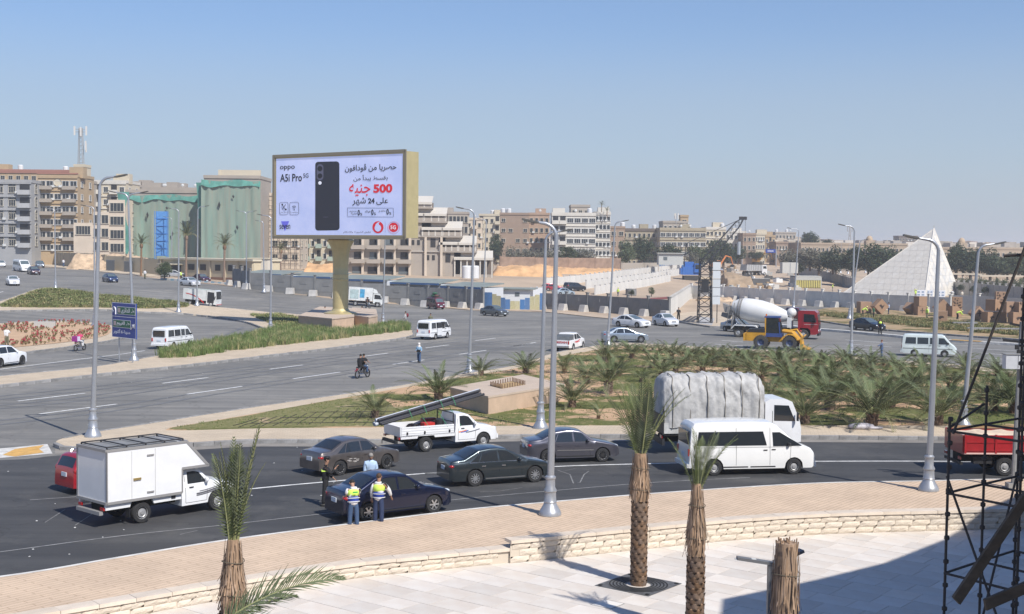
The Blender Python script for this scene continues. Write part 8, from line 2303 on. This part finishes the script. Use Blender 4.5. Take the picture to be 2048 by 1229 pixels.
def mixer():
 o=thing('concrete_mixer','concrete mixer truck with white drum and red cab on the far road','mixer truck')
 red_=paint('mixer_red',(.27,.008,.016),0,.4,.15);wh=mat('drum_white',(.62,.62,.61),.5,noise=.08,nscale=.8);gr_=mat('mixer_grey',(.22,.21,.20),.7,noise=.3,nscale=2)
 cab=[(2.85,.85),(2.85,2.85),(3.05,3.05),(4.55,3.05),(4.82,2.85),(4.98,1.75),(5.0,.7),(4.7,.5),(4.2,.5),(4.15,.95),(3.9,1.2),(3.1,1.2),(2.95,.85)]
 MB().prism(cab,-1.18,1.18,plane='XZ').build('cab',red_,o)
 for s_ in(-1,1):
  MB().prism([(3.45,1.85),(4.72,1.80),(4.56,2.65),(3.45,2.70)],s_*1.182-.01,s_*1.182+.01,plane='XZ').build('side_window',M_glass,o)
  boxp(o,'wing_mirror',M_black,(4.75,s_*1.42,2.1),(.08,.2,.5));blob(o,'headlight',M_head,(4.98,s_*.9,.95),(.07,.2,.12));boxp(o,'door_line',M_under,(3.3,s_*1.185,1.9),(.02,.01,1.6))
 MB().add([(5.0,-1.05,1.8),(5.0,1.05,1.8),(4.83,1.0,2.75),(4.83,-1.0,2.75)],[(0,1,2,3)]).build('windscreen',M_glass,o)
 boxp(o,'grille',M_black,(5.0,0,1.3),(.04,1.5,.5));boxp(o,'front_bumper',M_black,(4.95,0,.55),(.2,2.3,.3));boxp(o,'stripe',wh,(4.2,-1.185,1.6),(1.4,.01,.03))
 boxp(o,'chassis',M_under,(-.2,0,.95),(9.6,.9,.35))
 a,c=Vector((-4.35,0,3.25)),Vector((1.75,0,2.30));d=(c-a).normalized();up=Vector((-d.z,0,d.x));vs=[];fs=[];prof=[(0,.45),(.02,.62),(.6,.95),(1.3,1.18),(2.1,1.24),(3.1,1.24),(4.2,1.10),(5.3,.78),(6.1,.50),(6.17,.1)];n=24
 for t,r_ in prof:
  for k in range(n):q=2*math.pi*k/n;vs.append(a+d*t+(Vector((0,1,0))*math.cos(q)+up*math.sin(q))*r_)
 for i in range(len(prof)-1):
  for k in range(n):fs.append((i*n+k,i*n+(k+1)%n,(i+1)*n+(k+1)%n,(i+1)*n+k))
 MB().add(vs,fs).build('drum',wh,o,smooth=45)
 for t,r_ in((.75,1.04),(1.0,1.12)):
  b=MB();vs=[];fs=[]
  for dt in(-.08,.08):
   for k in range(n):q=2*math.pi*k/n;vs.append(a+d*(t+dt)+(Vector((0,1,0))*math.cos(q)+up*math.sin(q))*r_)
  for k in range(n):fs.append((k,(k+1)%n,n+(k+1)%n,n+k))
  b.add(vs,fs).build('drum_ring',gr_,o,fix=False)
 b=MB();b.prism([(-5.3,3.6),(-4.0,3.1),(-4.1,2.3),(-5.1,2.7)],-.6,.6,plane='XZ');b.build('hopper',gr_,o)
 b=MB();b.prism([(-5.4,2.6),(-4.3,2.4),(-4.6,1.9),(-5.5,2.2)],-.35,.35,plane='XZ');b.build('chute',gr_,o)
 for s_ in(-1,1):MB().beam((-4.3,s_*.7,1.1),(-4.0,s_*.7,2.9),.14).beam((-4.3,s_*.7,2.6),(-2.8,s_*.7,1.1),.12).build('drum_stand',gr_,o)
 MB().beam((-4.8,-.9,1.2),(-4.4,-.9,3.8),.06).beam((-4.3,-.9,1.2),(-3.95,-.9,3.7),.06).beam((-4.7,-.9,1.8),(-4.2,-.9,1.8),.05).beam((-4.6,-.9,2.4),(-4.15,-.9,2.4),.05).beam((-4.55,-.9,3.0),(-4.05,-.9,3.0),.05).build('ladder',gr_,o)
 MB().ball((2.05,-.1,2.75),(.52,.55,.52),14,9).build('water_tank',wh,o,smooth=True)
 MB().box((1.9,0,1.7),(.5,1.4,1.1)).build('front_pedestal',wh,o)
 for s_ in(-1,1):
  for x0,x1 in((-4.25,-1.3),):MB().prism([(x0,.95),(x0+.35,1.35),(x1-.3,1.35),(x1,1.0),(x1-.1,.95),(x1-.35,1.27),(x0+.4,1.27),(x0+.12,.92)],s_*1.15-.28,s_*1.15+.0 if s_>0 else s_*1.15+.28,plane='XZ').build('mudguard',wh,o)
  MB().lathe([(.66,-.2),(.66,.2)],16,axis='Y',cap=False).build('mudguard',gr_,o,(1.65,s_*1.0,.62))
 for x in(-3.45,-2.1,1.65,3.45):
  for s_ in(-1,1):wheel(o,x,s_*1.02,.52,.34,'truck')
 return o
o=mixer();place_wheels(o,(1470.8,672.6),(1597.4,680.7),1.1,6.9);o.rotation_euler=(0,0,R(-19))
def loader():
 o=thing('wheel_loader','yellow wheel loader with blue cab roof driving in front of the mixer','wheel loader');y=mat('loader_yellow',(.52,.27,.02),.5,noise=.18,nscale=2);bl=mat('loader_blue',(.03,.06,.20),.4);rim=mat('rim_blue',(.03,.05,.12),.5)
 MB().prism([(-2.85,.75),(-2.85,1.45),(-2.6,1.85),(-1.0,1.95),(-1.0,.75)],-.75,.75,plane='XZ').build('engine_hood',y,o)
 MB().prism([(-2.7,1.6),(-2.55,1.9),(-1.0,2.0),(-1.0,1.6)],-.78,.78,plane='XZ').build('hood_side',M_black,o)
 MB().box((-2.9,0,1.1),(.3,1.5,.7)).build('counterweight',y,o)
 MB().box((.1,0,.95),(2.6,.8,.5)).build('frame',y,o)
 MB().prism([(-1.0,1.3),(-.95,3.0),(.25,3.0),(.55,1.95),(.5,1.3)],-.68,.68,plane='XZ').build('cab',M_glass,o)
 for x,zt_ in((-.98,3.0),(.42,2.6)):
  for s_ in(-1,1):MB().beam((x,s_*.70,1.3),(x-(.0 if x<0 else .12),s_*.70,zt_),.12).build('cab_pillar',y if x<0 else bl,o)
 MB().box((-.35,0,3.06),(1.45,1.5,.14)).build('cab_roof',bl,o);MB().box((-.2,0,1.35),(1.6,1.5,.35)).build('cab_base',bl,o)
 MB().box((-.95,-.2,3.22),(.12,.12,.22)).build('beacon',mat('beacon_orange',(.7,.16,.01),.3),o)
 for s_ in(-1,1):
  MB().tube([(.6,s_*.45,1.75),(1.5,s_*.45,1.65),(2.5,s_*.45,.55)],[.16,.2,.13],8).build('lift_arm',y,o)
  MB().tube([(.5,s_*.3,1.0),(1.5,s_*.3,1.3)],.07,8).build('ram',M_chrome,o)
  MB().prism([(1.35+.72*math.cos(R(a)),.66+.78*math.sin(R(a)))for a in range(20,161,20)]+[(1.35+.82*math.cos(R(a)),.66+.88*math.sin(R(a)))for a in range(160,19,-20)],s_*.95-.25,s_*.95+.25,plane='XZ').build('mudguard',y,o)
 MB().tube([(.9,0,1.7),(1.9,0,1.9),(2.4,0,1.2)],.12,8).build('tilt_link',y,o)
 MB().prism([(2.35,.1),(3.25,.05),(3.2,.14),(2.55,.35),(2.45,1.05),(2.75,1.35),(2.65,1.42),(2.3,1.1)],-1.15,1.15,plane='XZ').build('bucket',y,o)
 for x in(-1.35,1.35):
  for s_ in(-1,1):
   b=MB();r=.66;b.lathe([(r*.5,-.24),(r*.92,-.24),(r,-.15),(r,.15),(r*.92,.24),(r*.5,.24)],22,axis='Y',cap=False)
   for k in range(22):a=k*2*math.pi/22;b.box((math.cos(a)*r,0,math.sin(a)*r),(.09,.46,.10),M=Matrix.Rotation(-a,3,'Y'))
   wq=b.build('wheel',M_rubber_grey,o,(x,s_*.92,r));MB().lathe([(r*.52,-.2),(r*.3,-.1),(.01,-.14)],16,axis='Y',cap=False).lathe([(r*.52,.2),(r*.3,.1),(.01,.14)],16,axis='Y',cap=False).build('rim',rim,wq)
 return o
o=loader();place_wheels(o,(1508,694.5),(1564,702.6),.92,2.7);o.rotation_euler=(0,0,R(-17))
def crane():
 p=P(1382,560.5);D=(p-Vector((0,0,CAM_H))).dot(_f);o=thing('crawler_crane','blue crawler crane with a long black lattice boom','crane',p);bl=mat('crane_blue',(.03,.13,.42),.5,noise=.15);k_=D/2600
 W_=37*k_
 for s_ in(-1,1):
  MB().box((0,s_*1.6,.55),(W_*.85,.7,1.0)).build('crawler_track',M_rubber_grey,o)
 MB().box((0,0,2.3),(W_,3,2.0)).build('machine_house',bl,o);MB().box((W_*.3,-1.2,3.0),(1.6,1.2,2.2)).build('cab',bl,o);boxp(o,'cab_window',M_glass,(W_*.3,-1.83,3.3),(1.2,.04,1.1));boxp(o,'counterweight',bl,(-W_*.5,0,2.2),(1.0,2.8,1.6))
 MB().box((-.6,0,3.9),(2.2,2,1.2)).build('winch_house',bl,o)
 tip=PD(1486,437,D)-p;ft=Vector((W_*.42,0,3.0));b=MB();n=16;d=(tip-ft).normalized();u=Vector((-d.z,0,d.x))
 for i in range(n):
  t0,t1=i/n,(i+1)/n;w0=.75*min(1,t0*6+.3,(1-t0)*5+.3);w1=.75*min(1,t1*6+.3,(1-t1)*5+.3);c0,c1=ft.lerp(tip,t0),ft.lerp(tip,t1)
  A0=[c0+u*(a*w0)+Vector((0,e*w0,0))for a,e in((1,1),(1,-1),(-1,-1),(-1,1))];A1=[c1+u*(a*w1)+Vector((0,e*w1,0))for a,e in((1,1),(1,-1),(-1,-1),(-1,1))]
  for q in range(4):b.beam(A0[q],A1[q],.14);b.beam(A0[q],A1[(q+1)%4],.08)
 b.build('boom',M_black,o)
 MB().box(tip,(1.8,1.0,.8)).build('boom_head',M_black,o)
 mast=Vector((-W_*.3,0,9));MB().beam(Vector((W_*.1,0,3)),mast,.25).build('gantry',M_black,o)
 for k in(-.4,.4):MB().beam(mast+Vector((0,k,0)),tip+Vector((0,k,0)),.09).beam(mast+Vector((0,k,0)),Vector((-W_*.4,k,3)),.09).build('pendant_line',M_black,o)
 for x in(-.9,.6):MB().beam(tip+Vector((x,0,0)),tip+Vector((x,0,-9)),.07).build('hoist_line',M_black,o)
 MB().lathe([(0,0),(.45,0),(.45,3.2),(0,3.2)],8,cap=False).build('hook_block',mat('hook_grey',(.3,.33,.36),.5),o,tip+Vector((-.9,0,-9)))
crane()
def excavator(label,px,rz,m,s=1.0):
 p=P(*px);o=thing('excavator',label,'excavator',p,rz,'orange excavators on the far works')
 for s_ in(-1,1):MB().box((0,s_*1.1,.45),(3.6,.6,.85)).build('crawler_track',M_rubber_grey,o)
 MB().box((-.4,0,1.6),(2.8,2.4,1.3)).build('machine_house',m,o);MB().box((.9,.6,2.0),(1.1,1.0,1.8)).build('cab',M_glass,o);MB().box((.9,.6,2.95),(1.2,1.1,.12)).build('cab_roof',m,o)
 MB().tube([(1.2,-.3,1.6),(3.2,-.3,4.4),(5.0,-.3,4.0)],[.28,.3,.2],6).build('boom',m,o);MB().tube([(5.0,-.3,4.2),(5.8,-.3,1.8)],[.2,.14],6).build('stick',m,o);MB().prism([(5.4,1.8),(6.1,1.7),(5.9,.9),(5.2,1.1)],-.9,.3,plane='XZ').build('bucket',M_black,o);o.scale=(s,)*3
org_=mat('excavator_orange',(.55,.17,.03),.5,noise=.2)
excavator('orange excavator left on the far works beside the crane',(1432,541),.4,org_,1.0);excavator('orange excavator behind the dirt heap',(1480,527),2.8,org_,1.3);excavator('yellow-orange excavator at the end of the dirt heap',(1512,530),.2,mat('excavator_amber',(.55,.28,.05),.5),1.1)
def tipper(label,rear,front,col=(.30,.30,.30),cab=(.64,.64,.64)):
 o=thing('dump_truck',label,'truck');m=mat('tipper_grey',col,.6,noise=.2);c_=mat('tipper_cab',cab,.45)
 MB().prism([(-4.4,1.2),(-4.2,2.9),(1.6,2.9),(1.6,1.2)],-1.2,1.2,plane='XZ').build('tipper_bed',m,o)
 for k in range(7):
  boxp(o,'bed_rib',c_,(-3.9+k*.9,-1.23,2.05),(.12,.06,1.6))
 MB().prism([(1.9,.8),(1.9,2.9),(3.5,2.9),(3.9,1.9),(3.9,.6),(1.9,.6)],-1.15,1.15,plane='XZ').build('cab',c_,o);MB().prism([(2.3,1.9),(3.7,1.9),(3.4,2.6),(2.3,2.6)],-1.17,-1.14,plane='XZ').build('side_window',M_glass,o)
 boxp(o,'chassis',M_under,(-.3,0,.9),(7.6,.9,.4))
 for x in(-3.2,-1.9,1.2,2.9):
  for s_ in(-1,1):wheel(o,x,s_*1.0,.5,.32,'truck')
 place_wheels(o,rear,front,1.0,6);return o
tipper('large dump truck with grey bed and white cab parked on the far works',(1495,551),(1532,552))
for i,(px,k)in enumerate((((1500,516),0),((1512,517),1),((1527,516.5),0),((1539,516),1),((1550,518),0),((1436,545),1),((1628,535),1))):
 o=old_minibus('minibus','faint white minibus in the traffic on the far avenue',group='vehicles on the far avenue')if k==0 else sedan('sedan_car','faint pale car in the traffic on the far avenue',(.5,.5,.52),group='vehicles on the far avenue')
 facing(o,px,-95+i*6);o.scale=(1,1,1)
for i,(a,c,yt,yb_)in enumerate(((1463,1483,496,504),(1531,1551,499,506))):
 p0=PD(a,yb_,460);p1=PD(c,yt,460);o=thing('overhead_sign','distant blue overhead road sign, %s one'%('left' if i==0 else 'right by the far lamp'),'road sign',((p0.x+p1.x)/2,p0.y,0));boxp(o,'panel',M_blue,(0,0,(p0.z+p1.z)/2),(p1.x-p0.x,.2,p1.z-p0.z));boxp(o,'post',M_galv,((p1.x-p0.x)/2+.3,.2,p1.z/2),(.3,.3,p1.z));boxp(o,'lettering',M_sw,(0,-.12,(p0.z+p1.z)/2),((p1.x-p0.x)*.6,.02,.22))
p=P(1409,646,.17);D=(p-Vector((0,0,CAM_H))).dot(_f);k_=D/2600;o=thing('steel_tower','black steel lattice tower with a column of blank pale panels','sign tower',p);Ht=PD(1409,518,D).z-p.z
b=MB();ww_,dd_=.85,.7
cor=[(-ww_,-dd_),(ww_,-dd_),(ww_,dd_),(-ww_,dd_)]
for x,y in cor:MB().beam((x,y,0),(x*.75,y,Ht),.12).build('corner_post',M_black,o)
n=8
for i in range(n+1):
 z=Ht*i/n;b=MB();s_=1-.25*i/n;c=[(x*s_,y)for x,y in cor]
 for q in range(4):b.beam((*c[q],z),(*c[(q+1)%4],z),.08)
 if i<n:
  z2=Ht*(i+1)/n;s2=1-.25*(i+1)/n
  for q in range(4):e0=c[q]if i%2 else c[(q+1)%4];e1=cor[(q+1)%4]if i%2 else cor[q];b.beam((*e0,z),(e1[0]*s2,e1[1],z2),.07)
 b.build('brace',M_black,o)
for i in range(5):boxp(o,'blank_panel',mat('panel_pale',(.55,.57,.58),.5,rand=.05),(1.35,-.5,Ht-.9-i*1.08),(.98,.08,1.0))
for i in range(5):MB().beam((.4,-.4,Ht-.4-i*1.08),(1.9,-.4,Ht-.4-i*1.08),.07).build('bracket',M_black,o)
boxp(o,'dark_box',M_black,(-.1,-.6,Ht*.58),(.95,.3,1.7));MB().beam((-.5,0,Ht),(.9,0,Ht+1.1),.08).build('brace',M_black,o)
for x in(.85,1.6):MB().beam((x,.3,0),(x,.3,3.6),.10).build('corner_post',M_black,o)
M_box=mat('box_brown',(.34,.215,.135),.8,noise=.10,nscale=1.2,rand=.05);M_mark=mat('mark_dark',(.05,.035,.028),.9)
GL=[[(-.3,.1),(-.1,.25),(.05,.05),(.3,.2),(.1,-.15),(0,-.3),(-.08,-.1)],[(-.25,.0),(-.05,.12),(.2,.1),(.3,-.05),(.05,-.1),(-.1,-.25)],[(-.05,.3),(.06,.3),(.05,.05),(.3,.02),(.3,-.06),(.05,-.05),(.06,-.3),(-.06,-.3),(-.05,-.05),(-.28,-.06),(-.28,.02),(-.05,.04)]]
def art_box(label,px,py,size=1.35,lvl=0,rz=.25,diamond=False,holes=False,glyph=None,side=1):
 p=P(px,py,.17);o=thing('display_box',label,'box',(p.x,p.y+size/2,p.z+lvl*size*1.0),rz,'brown display boxes on the right island')
 h=size/2;c=Vector((0,0,h*(math.sqrt(2)if diamond else 1)));M_=Matrix.Rotation(R(45),3,'Y')if diamond else Matrix.Identity(3)
 MB().box(c,(size,size,size),M=M_).build('box_shell',M_box,o)
 if glyph is not None:
  g_=GL[glyph%3];b=MB();tri=tessellate_polygon([[Vector((a,e,0))for a,e in g_]]);b.add([c+Vector((a*size*.9,-h-.012,e*size*.9))for a,e in g_],[tuple(t)for t in tri]);b.build('cut_mark',M_mark,o,fix=False)
 if holes:
  r=random.Random(int(px));b=MB()
  for q in range(12):
   a,e,w_=r.uniform(-.4,.4)*size,r.uniform(-.4,.4)*size,r.uniform(.06,.16)
   b.add([c+Vector((a-w_,-h-.012,e)),c+Vector((a,-h-.012,e-w_)),c+Vector((a+w_,-h-.012,e)),c+Vector((a,-h-.012,e+w_*1.3))],[(0,1,2,3)])
   b.add([c+Vector((h+.012,a-w_,e)),c+Vector((h+.012,a,e-w_)),c+Vector((h+.012,a+w_,e)),c+Vector((h+.012,a,e+w_))],[(0,1,2,3)])
  stuff(b.build('cut_hole',M_mark,o,fix=False))
art_box('leftmost brown box, plain, with the bending worker before it',1731,627,1.7,rz=.1)
art_box('brown box balanced on edge with a bird-like mark',1762,629,1.6,diamond=True,glyph=0,rz=.15)
art_box('small plain brown box balanced on edge left of the two-box stack',1822,629.5,1.25,diamond=True,rz=.5)
art_box('lower brown box of the first stack, with a round mark',1843,631,1.35,glyph=2,rz=.15);art_box('upper plain brown box of the first stack',1843,631,1.35,lvl=1,rz=.3)
art_box('largest brown box balanced on edge behind the lamp',1888,633,1.75,diamond=True,rz=-.1)
art_box('brown box nearest the kerb, right of the lamp, with faint marks',1886,646,1.5,glyph=1,rz=-.35)
art_box('lower plain box of the second stack',1912,634,1.5,rz=.2);art_box('perforated brown box on top of the second stack',1917,634,1.4,lvl=1,holes=True,rz=-.3)
art_box('brown box balanced on edge with branching mark, right of the crouching worker',1957,642,1.4,diamond=True,glyph=2,rz=.2)
art_box('bottom left box of the large right-hand pile',1981,645,1.35,glyph=1,rz=.3);art_box('dark-sided box in the second tier of the large pile',1991,645,1.5,lvl=1,rz=.6);art_box('perforated box crowning the large pile',2003,645,1.3,lvl=2.1,holes=True,rz=-.2)
art_box('bottom middle box of the large right-hand pile',2004,645,1.35,rz=-.1);art_box('box with a long curl mark in the second tier of the large pile',2023,647,1.4,lvl=1,glyph=0,rz=.0);art_box('bottom right box of the large pile',2036,648,1.5,rz=.1,glyph=1);art_box('perforated box at the right end of the second tier',2045,648,1.4,lvl=1,holes=True,rz=.2)
for i,(x,y,w_)in enumerate(((1842,597,1.7),(1860,597,1.2),(1882,598,1.6))):
 o=thing('notice_board','white notice board with prints leaning by the pyramid foot, %s'%('left','middle','right')[i],'board',P(x,y+1));boxp(o,'board_panel',mat('board_white',(.62,.64,.68),.6),(0,0,1.1),(w_,.08,1.3))
 for k in range(4):boxp(o,'print',mat('print_mid',(.22,.28,.38),.6),(-w_*.3+(k%2)*w_*.5,-.05,.8+(k//2)*.55),(w_*.3,.01,.3))
 for s_ in(-1,1):boxp(o,'leg',M_black,(s_*w_*.4,.1,.3),(.05,.05,1.0))
for(x,y,l)in((1930,650,3.0),(2000,662,7.5)):
 p=P(x,y,.2);tag(MB().box((0,0,.18),(l,.7,.30)).box((0,.6,.12),(l*.9,.3,.2)).build('concrete_ledge',M_kerb,None,p,-.1),'grey concrete ledge lying in the scrub, %s one'%('short' if l<5 else 'long'),'ledge')
p=P(1268,590);o=thing('drum','grey round drum in the sandy lot','drum',P(1262,591));MB().lathe([(0,0),(1.1,0),(1.1,1.3),(0,1.3)],16,cap=False).build('drum_shell',M_pre,o)
sheet('red_flower_strip',wpoly([(1240,597),(1300,597),(1370,592),(1372,596),(1300,601),(1240,600)]),.05,mat('red_shrub',(.22,.05,.04),.9,noise=.5,nscale=2))
M_scf=mat('scaffold_rusty',(.055,.045,.04),.75,noise=.3,nscale=8);M_plank=mat('plank_wood',(.13,.095,.065),.85,noise=.3,nscale=5,stretch=(.2,1,1))
S1,S2,S3,S4=Vector((9.13,27,0)),Vector((10.26,28.07,0)),Vector((11.4,29.1,0)),Vector((10.08,25.6,0));S5=S2+S4-S1;S6=S3+S4-S1
o=thing('scaffold','dark cup-lock scaffold standing on the plaza at the right edge','scaffold',(0,0,PLZ))
tops={0:6.35,1:6.9,2:9.0,3:9.4,4:9.4,5:9.4}
for i,s_ in enumerate((S1,S2,S3,S4,S5,S6)):
 q=MB().tube([s_,s_+Vector((rnd.uniform(-.02,.02)+.05,0,tops[i]))],.030,8).build('standard',M_scf,o)
 k=.3
 while k<tops[i]:
  MB().lathe([(.034,-.05),(.058,-.03),(.058,.03),(.034,.05)],8,c=s_+Vector((.05*k/tops[i],0,k))).build('cup',M_scf,q);k+=.5
for z in(1.35,3.05,4.74,6.05,7.7):
 for a,c in((S1,S2),(S2,S3),(S1,S4),(S2,S5),(S3,S6),(S4,S5),(S5,S6)):
  if z>6.1 and(a in(S1,S2)or c in(S1,S2)):continue
  MB().tube([a+Vector((0,0,z)),c+Vector((0,0,z))],.027,7).build('ledger',M_scf,o)
for a,c,z0,z1_ in((S1,S4,5.1,1.6),(S2,S3,1.4,4.7),(S5,S6,4.7,7.6),(S1,S2,6.1,6.5),(S4,S5,1.3,4.7)):
 MB().tube([a+Vector((0,0,z0)),c+Vector((0,0,z1_))],.027,7).build('brace',M_scf,o)
def gpole(name,label,a,c,r_,cat,par=None):
 return tag(MB().tube([a,c],r_,8).build(name,M_scf,par),label,cat)
a,c=PD(1906,868,26.9),PD(2075,430,26.0);gpole('long_pole','long thin steel pole leaning from the scaffold corner up to the right',a,c,.028,'pole')
gpole('short_pole','short horizontal bar near the top of the leaning pole',PD(2008,512,26.4),PD(2090,508,26.0),.03,'pole')
for lb,(a,c),w_ in(('thick timber plank propped diagonally against the scaffold',(PD(1912,1202,24.6),PD(2105,918,25.4)),.23),('short timber plank sticking out low at the right edge',(PD(1970,1210,24.0),PD(2110,1150,24.6)),.22)):
 tag(MB().beam(a,c,.06,w_).build('timber_plank',M_plank,None),lb,'plank')
p=P(2026,976,.15);D=(p-Vector((0,0,CAM_H))).dot(_f);k_=D/2600;o=thing('utility_pole','grey utility pole with crossbars and a metal cabinet at the right','utility pole',p);Hp=PD(2033,643,D).z-p.z;M_up=mat('pole_steel',(.26,.26,.255),.6,noise=.15)
MB().tube([(0,0,0),(.18,0,Hp)],.10,8).build('pole',M_up,o);MB().box((0,0,.1),(.5,.4,.2)).build('foot',M_up,o)
zc=PD(2018,721,D).z-p.z;boxp(o,'cabinet',mat('cabinet_white',(.55,.56,.58),.5,noise=.08),(-.12,-.28,zc),(.95,.4,.56));boxp(o,'cabinet_lid',M_up,(-.12,-.28,zc+.29),(1.0,.46,.03));boxp(o,'cabinet_seam',M_under,(-.12,-.485,zc),(.012,.01,.5))
for yy,l in((683,1.5),(650,.8)):zz_=PD(2030,yy,D).z-p.z;MB().beam((-l*.35,.05,zz_+.06),(l*.8,.05,zz_-.12),.09).build('crossbar',M_black,o)
for q in range(3):boxp(o,'insulator',M_black,(-.05+.08*q,-.12,Hp-1.0-q*.2),(.12,.1,.18))
D=31.0;p=PD(1541,1229,D);o=thing('plaza_lamp','dark grey T-shaped modern lamp on the plaza left of the cut stump','lamp',(p.x,p.y,PLZ));zt_=PD(1551,1128,D).z-PLZ;M_tl=mat('lamp_anthracite',(.14,.14,.145),.5)
boxp(o,'post',M_tl,(0,0,zt_/2),(.17,.17,zt_));e0=PD(1473,1115,D);e1=PD(1609,1107,D);MB().beam((e0.x-p.x,0,e0.z-PLZ),(.05,0,zt_+.02),.2,.07).build('lamp_arm',M_tl,o);MB().beam((.0,0,zt_+.0),(e1.x-p.x,.35,e1.z-PLZ),.2,.07).build('lamp_arm',M_tl,o)
for e in(e0,e1):boxp(o,'lamp_plate',mat('lamp_lens',(.55,.55,.52),.4),(e.x-p.x+(.2 if e is e0 else-.2),0 if e is e0 else .33,e.z-PLZ-.025),(.5,.14,.02))
p=P(1215,1209,PLZ);o=tag(MB().box((0,0,.006),(.62,.62,.012)).build('access_cover',mat('cover_white',(.72,.68,.62),.6),None,p,R(-38)),'square pale access cover set in the plaza paving','cover');boxp(o,'cover_frame',M_gut,(0,0,-.004),(.70,.70,.012))
o=thing('entrance_building','cream building beside the camera whose roof shades the plaza corner','building',(0,0,PLZ));fp=[(12.9,-30),(12.9,18),(13.6,22.5),(14.2,25.6),(17.3,27.8),(20.0,30.0),(23.0,33.4),(25.6,37.2),(28.0,40.2),(32,43),(60,44),(60,-30)]
MB().prism(fp,0,14.0).build('wall',mat('cream_wall',(.55,.48,.38),.85,noise=.08),o);cx_,cy_2=35,8
MB().prism(fp,14.0,14.6).build('roof',M_cop,o)
p=P(1722,858,.17);o=thing('sack','torn grey plastic sack lying on the tan kerb strip by the palms','sack',p,.1);MB().ball((0,0,.12),(.75,.35,.2),12,6).ball((.7,-.1,.06),(.5,.2,.08),8,5).build('sack_body',mat('sack_plastic',(.42,.40,.43),.5,noise=.3,nscale=6),o,smooth=True)
b=MB();r=random.Random(8)
for _ in range(46):
 x,y=r.choice(((r.uniform(0,260),r.uniform(940,1120)),(r.uniform(480,900),r.uniform(900,1010)),(r.uniform(100,1700),r.uniform(884,900)),(r.uniform(60,820),r.uniform(700,860))));p=P(x,y,.016);s_=r.uniform(.03,.09);b.box(p,(s_,s_*.7,.012),rz=r.uniform(0,3))
stuff(b.build('litter',mat('litter_white',(.6,.6,.58),.8)),'small pale scraps of litter scattered on the roads','litter')
def sk_line(pts,wd=.03):sheet('scratch_mark',ribbon(wpoly(pts),wd),.0125,mat('scratch_grey',(.22,.22,.215),.8,noise=.4,nscale=3),kind='structure')
sk_line([(1115,941),(1140,950),(1147,968),(1160,966),(1168,950),(1178,943)],.05);sk_line([(1120,945),(1150,938),(1178,940)]);sk_line([(960,985),(1000,983),(1045,976)],.04);sk_line([(90,1046),(130,1020)],.04);sk_line([(150,1052),(190,1025)],.04);sk_line([(360,1070),(395,1062)],.04)
p=P(1014,731,.014)
hz=MB();hz.box((0,0,0),(1,1,1));hm=bpy.data.materials.new('haze_air');hm.use_nodes=True;hn=hm.node_tree
for n_ in list(hn.nodes):
 if n_.type=='BSDF_PRINCIPLED':hn.nodes.remove(n_)
pv=hn.nodes.new('ShaderNodeVolumePrincipled');pv.inputs['Color'].default_value=(.86,.90,.95,1);pv.inputs['Density'].default_value=.00038;pv.inputs['Anisotropy'].default_value=.3
hn.links.new(pv.outputs[0],hn.nodes['Material Output'].inputs['Volume'])
ho=hz.build('haze',hm,None,(0,5900,21.0));ho.scale=(18600,12600,45.0);ho['kind']='stuff'
